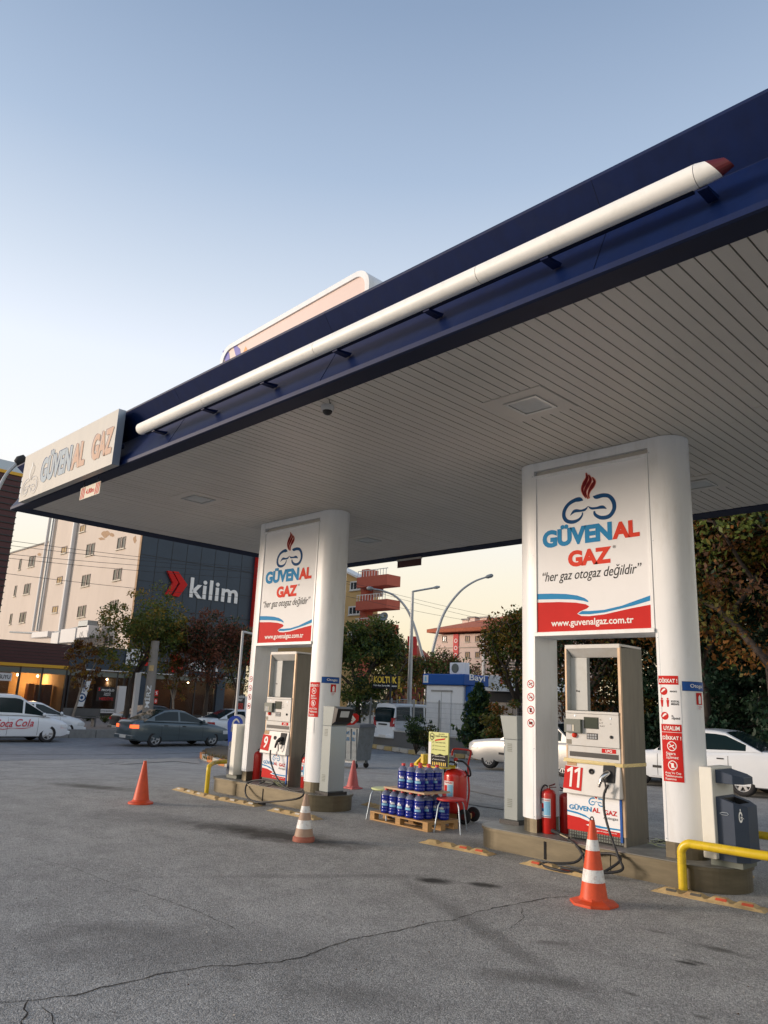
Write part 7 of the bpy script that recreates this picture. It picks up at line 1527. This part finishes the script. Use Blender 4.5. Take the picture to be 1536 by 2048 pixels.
t = thing('air_conditioner', (K(890, 1347).x, YK+1.0, kz2), 'white air conditioner unit on the kiosk roof', 'air conditioner'); m = MB(); m.box(-.45, .45, -.16, .16, .04, .55, 'kiosk_white'); m.box(-.40, -.34, -.18, .18, 0, .04, 'galv'); m.box(.34, .40, -.18, .18, 0, .04, 'galv'); m.build('case', t, bevel=.02); m = MB(); m.lathe([(.0001, .0), (.2, .0), (.21, .012), (.18, .02)], 'keypad', 20, tfm((-.12, -.162, .30), 0, R_(90))); m.build('fan_grille', t)
# blue-sided low annex and white building right of kiosk
m = MB(); m.box(kx1+.01, kx1+.3, YK+.15, YK+1.1, -.4, kz-.02, 'kiosk_blue'); m.build('blue_side', h)
YW = 36; K2 = lambda x, y: atY(x, y, YW); h = thing('white_annex', (0, 0, 0), 'white flat-roofed annex with red emblem and black roof louvres', 'building')
a = K2(968, 1380); c = K2(1075, 1380); z1 = K2(1010, 1351).z; z0 = K2(1010, 1383).z
m = MB(); m.box(a.x, c.x, YW, YW+6, z0, z1, 'kiosk_white'); m.build('upper_wall', h, bevel=.03); m = MB(); m.box(a.x+.2, c.x, YW+.5, YW+6, -.4, z0, 'house_tan'); m.build('lower_wall', h); m = MB(); m.box(a.x+.1, c.x, YW+.45, YW+.5, z0-.6, z0-.02, 'blackm'); m.build('dark_awning', h)
m = MB()
for k in range(5): m.box(K2(990, 1350).x, c.x, YW+.4, YW+.5, z1+.1+k*.16, z1+.17+k*.16, 'shop_frame')
m.build('roof_louvres', h)
A_ = K2(1001, 1368); B_ = K2(1012, 1354); m = MB(); mq = lambda u, v, w: (u, YW-w, v); W_ = B_.x-A_.x; H_ = B_.z-A_.z; f_ = lambda u, v: (A_.x+u*W_, A_.z+v*H_)
m.poly([f_(0, .3), f_(1, .3), f_(1, .75), f_(.75, 1), f_(.55, .85), f_(.3, 1), f_(0, .8)], 'sign_red', mq, .02); m.poly([f_(0, .0), f_(1, .0), f_(1, .22), f_(0, .22)], 'sign_red', mq, .02); disc(m, *f_(.5, .6), W_*.2, 'label_white', mq, .03); m.build('emblem', h)
# backdrop row behind right trees: panel fence
t = thing('panel_fence', (0, 0, 0), 'tall grey board fence behind the trees at right with blue post', 'fence')
m = MB(); s0 = onW(1190, 1450, 3)[0]; k = s0-1
while k < 26: m.box(k, k+.46, 3.0, 3.06, -.4, 1.9, 'wall_grey' if int(k*7) % 3 else 'galv', T); k += .5
m.build('fence_boards', t); q = onW(1520, 1480, 2.6)[0]; m = MB(); m.box(q-.08, q+.08, 2.6, 2.75, -.4, 2.2, 'dumpster_blue', T); m.build('blue_post', t)
# TUK sign
D_ = 37; a = atD(744, 1376, D_); c = atD(801, 1379, D_); zt_ = atD(785, 1350, D_).z; u_ = (c-a); u_.z = 0; L_ = u_.length; u_.normalize(); v_ = Vector((-u_.y, u_.x, 0)); ms = lambda u, v, w: tuple(a+u_*u-v_*w+Vector((0, 0, v-a.z)))
t = thing('shop_sign', (0, 0, 0), 'black board sign on a post with yellow TUK lettering half covered by leaves', 'sign'); m = MB(); z0 = (a.z+c.z)/2; H_ = zt_-z0
m.prism([(0, z0), (L_, z0), (L_, zt_), (0, zt_)], -.1, 0, 'ink', ms); m.build('board', t)
m = MB(); m.text('KOLTUK', (L_*.05, L_*.86, z0+H_*.40, z0+H_*.88), 'sign_yellow', ms, .006, .03); m.text('Fabrika Satış Mağazası', (L_*.05, L_*.86, z0+H_*.12, z0+H_*.30), 'letter_white', ms, .006, .01)
for k in range(9): m.poly([(L_*.90, z0+H_*(.06+k*.10)), (L_*.98, z0+H_*(.06+k*.10)), (L_*.98, z0+H_*(.11+k*.10)), (L_*.90, z0+H_*(.11+k*.10))], 'sign_yellow', ms, .006)
m.build('lettering', t); m = MB(); q = a+u_*L_*.55; m.tube([(q.x+.1, q.y+.1, -.4), (q.x+.1, q.y+.1, zt_)], .05, 'blackm', 8); m.build('post', t)

# ================================================================== LAMPS, POLES, WIRES
t = thing('street_lamp', (0, 0, 0), 'slender straight street lamp with short slanting arm left of the kiosk', 'street lamp'); D_ = 40
b0_ = atD(819, 1420, D_); tp = atD(825.5, 1182, D_); e = atD(868, 1175.5, D_-.0)
m = MB(); m.tube([(tp.x, tp.y, -.4), (tp.x, tp.y, 3), (tp.x, tp.y, tp.z)], [.14, .12, .07], 'pole_steel', 12); m.build('pole', t); m = MB(); m.tube([(tp.x, tp.y, tp.z-.03), tuple(e)], .05, 'pole_steel', 8); m.build('arm', t); e2 = atD(880, 1173.5, D_); m = MB(); m.tube([tuple(e), tuple(e.lerp(e2, .5)), tuple(e2)], [.06, .09, .04], 'pole_steel', 8); m.build('lamp_head', t)
c3 = lambda x, y: (640+x/3.657, 1100+y/3.657)
def curved_lamp(P, head, lab, D_):
    t = thing('street_lamp', (0, 0, 0), lab, 'street lamp', 'curved twin street lamps behind the kiosk'); Q = [atD(*c3(*p), D_) for p in P]; Q = [Vector((Q[0].x, Q[0].y, -.4))]+Q
    m = MB(); m.tube(catmull([tuple(q) for q in Q], 6), [.11-.06*i/((len(Q)-1)*6) for i in range((len(Q)-1)*6+1)], 'pole_steel', 10); m.build('curved_pole', t)
    a = atD(*c3(*P[-1]), D_); c = atD(*c3(*head), D_); m = MB(); m.tube([tuple(a), tuple(a.lerp(c, .3)), tuple(a.lerp(c, .8)), tuple(c)], [.06, .12, .12, .05], 'galv', 8); m.build('lamp_head', t)
curved_lamp([(775, 905), (745, 760), (695, 575), (640, 440), (560, 345), (470, 302), (390, 285)], (342, 277), 'street lamp curving to the left in front of the red balconies', 46)
curved_lamp([(800, 895), (822, 750), (860, 600), (900, 480), (960, 380), (1040, 290), (1130, 230), (1210, 200)], (1267, 184), 'street lamp curving to the right above the kiosk', 46)
t = thing('street_lamp', (0, 0, 0), 'dark street lamp head on a curved arm beside the canopy corner', 'street lamp'); D_ = 22
Q = [atD(-60, 1440, D_), atD(-50, 1150, D_), atD(-20, 1020, D_), atD(0, 972, D_), atD(15, 946, D_), atD(33, 928, D_)]; m = MB(); m.tube(catmull([(Q[0].x, Q[0].y, -.3)]+[tuple(q) for q in Q[1:]], 6), .045, 'pole_steel', 10); m.build('curved_pole', t)
a = atD(33, 926, D_); c = atD(51, 916, D_); m = MB(); m.tube([tuple(a-(c-a)*.05), tuple(a.lerp(c, .4)), tuple(c)], [.09, .15, .11], 'blackm', 12); m.build('lamp_head', t)
p = base(294, 1432, 38); t = thing('utility_pole', p, 'thick concrete pole with graffiti in front of the store', 'pole'); m = MB(); m.lathe([(.26, 0), (.19, 4.1)], 'pole_conc', 16); m.build('shaft', t)
m = MB(); mp = lambda u, v, w: (.245*math.sin(-.75+u/.245), -.245*math.cos(-.75+u/.245) if 0 else -.245*math.cos(.9+u/.245), v)
mp = lambda u, v, w: ((.25+w)*math.cos(-.72+u/.25), (.25+w)*math.sin(-.72+u/.25), v)
v, f = text_geo('MİRZ', .02, 0, 1); m.add([mp(.1-q[1]*.28, 1.0+q[0]*.42, .006) for q in v], f, 'label_white'); disc(m, -.1, .35, .07, 'label_white', mp, .006); disc(m, .02, .6, .06, 'cone_pink', mp, .006); sgrid(m, -.1, .12, 2.7, 2.95, 'bump_yellow', mp, .008); m.build('graffiti', t)
# pole leans slightly like the photo's pale steel post
p = base(266, 1440, 38.5); t = thing('steel_post', p, 'pale square steel post between the acacia trunk and the concrete pole', 'post'); m = MB(); m.box(-.10, .10, -.10, .10, 0, 2.6, 'pipe_white'); m.box(-.16, .16, -.16, .16, 0, .02, 'galv'); m.build('shaft', t)
t = thing('gate_frame', (0, 0, 0), 'thin white pipe post with short top arm beside the left pylon', 'post'); D_ = 21; a = atD(481, 1440, D_); c = atD(486, 1262, D_); m = MB(); m.tube([(c.x, c.y, -.3), (c.x, c.y, c.z)], .035, 'pipe_white', 10); m.build('post', t); e = atD(512, 1262, D_+1); m = MB(); m.tube([(c.x, c.y, c.z-.02), (e.x, e.y, c.z)], .03, 'pipe_white', 8); m.build('arm', t)
def wire(p0, p1, D0, D1, lab):
    a = atD(*p0, D0); c = atD(*p1, D1); a0 = a+(a-c)*.6; c0 = c+(c-a)*.25; P = [a0.lerp(c0, k/16)-Vector((0, 0, 4*.35*(k/16)*(1-k/16)-.25)) for k in range(17)]; m = MB(); m.tube([tuple(q) for q in P], .011, 'cable', 5); tag(m.build('power_line'), lab, 'power line', 'power lines over the road')
wire((0, 1076), (514, 1139), 38, 44, 'uppermost power line crossing the store facade')
wire((0, 1086), (514, 1143), 38, 44, 'second power line from the top over the store facade')
wire((0, 1104), (514, 1147), 38, 44, 'third power line from the top over the store facade')
wire((0, 1112), (514, 1160), 38, 44, 'lower power line passing behind the acacia top')
wire((0, 1143), (514, 1200), 38, 44, 'lowest power line crossing the cream building')
wire((690, 1160), (990, 1236), 50, 60, 'upper power line in the gap between the pylons')
wire((690, 1165), (990, 1246), 50, 60, 'middle power line in the gap between the pylons')
wire((690, 1190), (990, 1252), 50, 60, 'lower power line in the gap between the pylons')
# dumpster
q = G(683, 1536); q2 = G(735, 1533); t = thing('dumpster', (q.x, q.y, q.z), 'galvanised wheeled rubbish container with blue stencilled letters behind the left island', 'dumpster', None, R_(15))
m = MB(); m.hexa([(-.55, 0, .22), (.48, 0, .22), (.48, .75, .22), (-.55, .75, .22)], [(-.62, -.06, 1.12), (.56, -.06, 1.12), (.56, .82, 1.12), (-.62, .82, 1.12)], 'galv')
for k in range(6): x = -.5+k*.19; m.hexa([(x, -.02, .26), (x+.03, -.02, .26), (x+.03, .02, .26), (x, .02, .26)], [(x, -.08, 1.08), (x+.03, -.08, 1.08), (x+.03, -.03, 1.08), (x, -.03, 1.08)], 'galv')
m.build('body', t); m = MB(); m.hexa([(-.66, -.10, 1.12), (.60, -.10, 1.12), (.60, .86, 1.12), (-.66, .86, 1.12)], [(-.60, 0, 1.20), (.54, 0, 1.20), (.54, .76, 1.22), (-.60, .76, 1.22)], 'wall_grey'); m.build('lid', t)
m = MB(); mp = lambda u, v, w: (u, -.0-.067*(v-.22)-w-.012, v); m.text('ODAVİ E', (-.35, .45, .92, 1.03), 'dumpster_blue', mp, .003, .04); m.text('KOĞUL LI', (-.32, .45, .75, .88), 'dumpster_blue', mp, .003, .04); m.text('10 4', (-.40, -.05, .62, .72), 'dumpster_blue', mp, .003, .04); m.build('stencil', t)
for a in (-.45, .40):
    for c in (.08, .66): m = MB(); m.box(a-.03, a+.03, c-.04, c+.04, .12, .22, 'galv'); m.lathe([(.0001, -.03), (.075, -.03), (.08, 0), (.075, .03), (.0001, .03)], 'tyre', 14, tfm((a, c, .08), 0, R_(90))); m.build('caster', t)
m = MB(); m.box(-.5, .4, .1, .6, .15, .22, 'label_white'); m.build('lower_tray', t)
# red arrow sign and blue round sign
q = G(700, 1540); D_ = 15.2; a = atD(690, 1440, D_); t = thing('arrow_sign', (a.x, a.y, 0), 'red rounded plate with white arrow on a dark bracket behind the service column', 'sign', None, R_(46))
z0 = a.z; m = MB(); m.prism([(.0, z0-.10), (.18, z0-.08), (.26, z0-.0), (.27, z0+.09), (.22, z0+.13), (.0, z0+.12)], -.02, .02, 'sign_red', lambda u, v, w: (u, -w, v)); m.build('plate', t); mp = lambda u, v, w: (u, -.021-w, v)
m = MB(); m.stroke([(.04, z0+.02), (.15, z0+.02)], [.03, .03], 'letter_white', mp, .003, 1); m.poly([(.11, z0+.08), (.14, z0+.10), (.21, z0+.02), (.14, z0-.06), (.11, z0-.04), (.16, z0+.02)], 'letter_white', mp, .004); m.build('arrow', t)
m = MB(); m.hexa([(-.10, -.02, z0-.20), (-.03, -.02, z0-.20), (-.03, .02, z0-.20), (-.10, .02, z0-.20)], [(-.04, -.02, z0+.13), (.02, -.02, z0+.13), (.02, .02, z0+.13), (-.04, .02, z0+.13)], 'blackm'); m.tube([(-.06, 0, 0), (-.06, 0, z0-.18)], .03, 'blackm', 8); m.build('bracket', t)
D_ = 15.6; a = atD(473, 1447, D_); t = thing('round_sign', (a.x, a.y, 0), 'blue and white round-topped sign just left of the left pylon', 'sign', None, R_(46)); z0 = a.z
m = MB(); m.lathe([(.0001, -.03), (.165, -.03), (.17, 0), (.165, .03), (.0001, .03)], 'label_white', 28, tfm((.04, 0, z0), 0, R_(90))); m.box(-.10, .2, -.03, .03, .3, z0, 'label_white'); m.build('panel', t); mp = lambda u, v, w: (u, -.033-w, v)
m = MB(); disc(m, -.02, z0, .15, 'blue_round', mp, .002, 28); m.poly([(-.17, z0), (-.02, z0), (-.02, z0-.42), (-.12, z0-.42)], 'blue_round', mp, .0025); m.stroke([(-.07, z0-.14), (-.06, z0+.02), (0, z0+.08), (.06, z0+.02)], [.03, .03, .035, .02], 'letter_white', mp, .005); m.build('print', t)
m = MB(); m.box(-.06, .16, -.05, .05, 0, .3, 'galv'); m.build('foot', t)
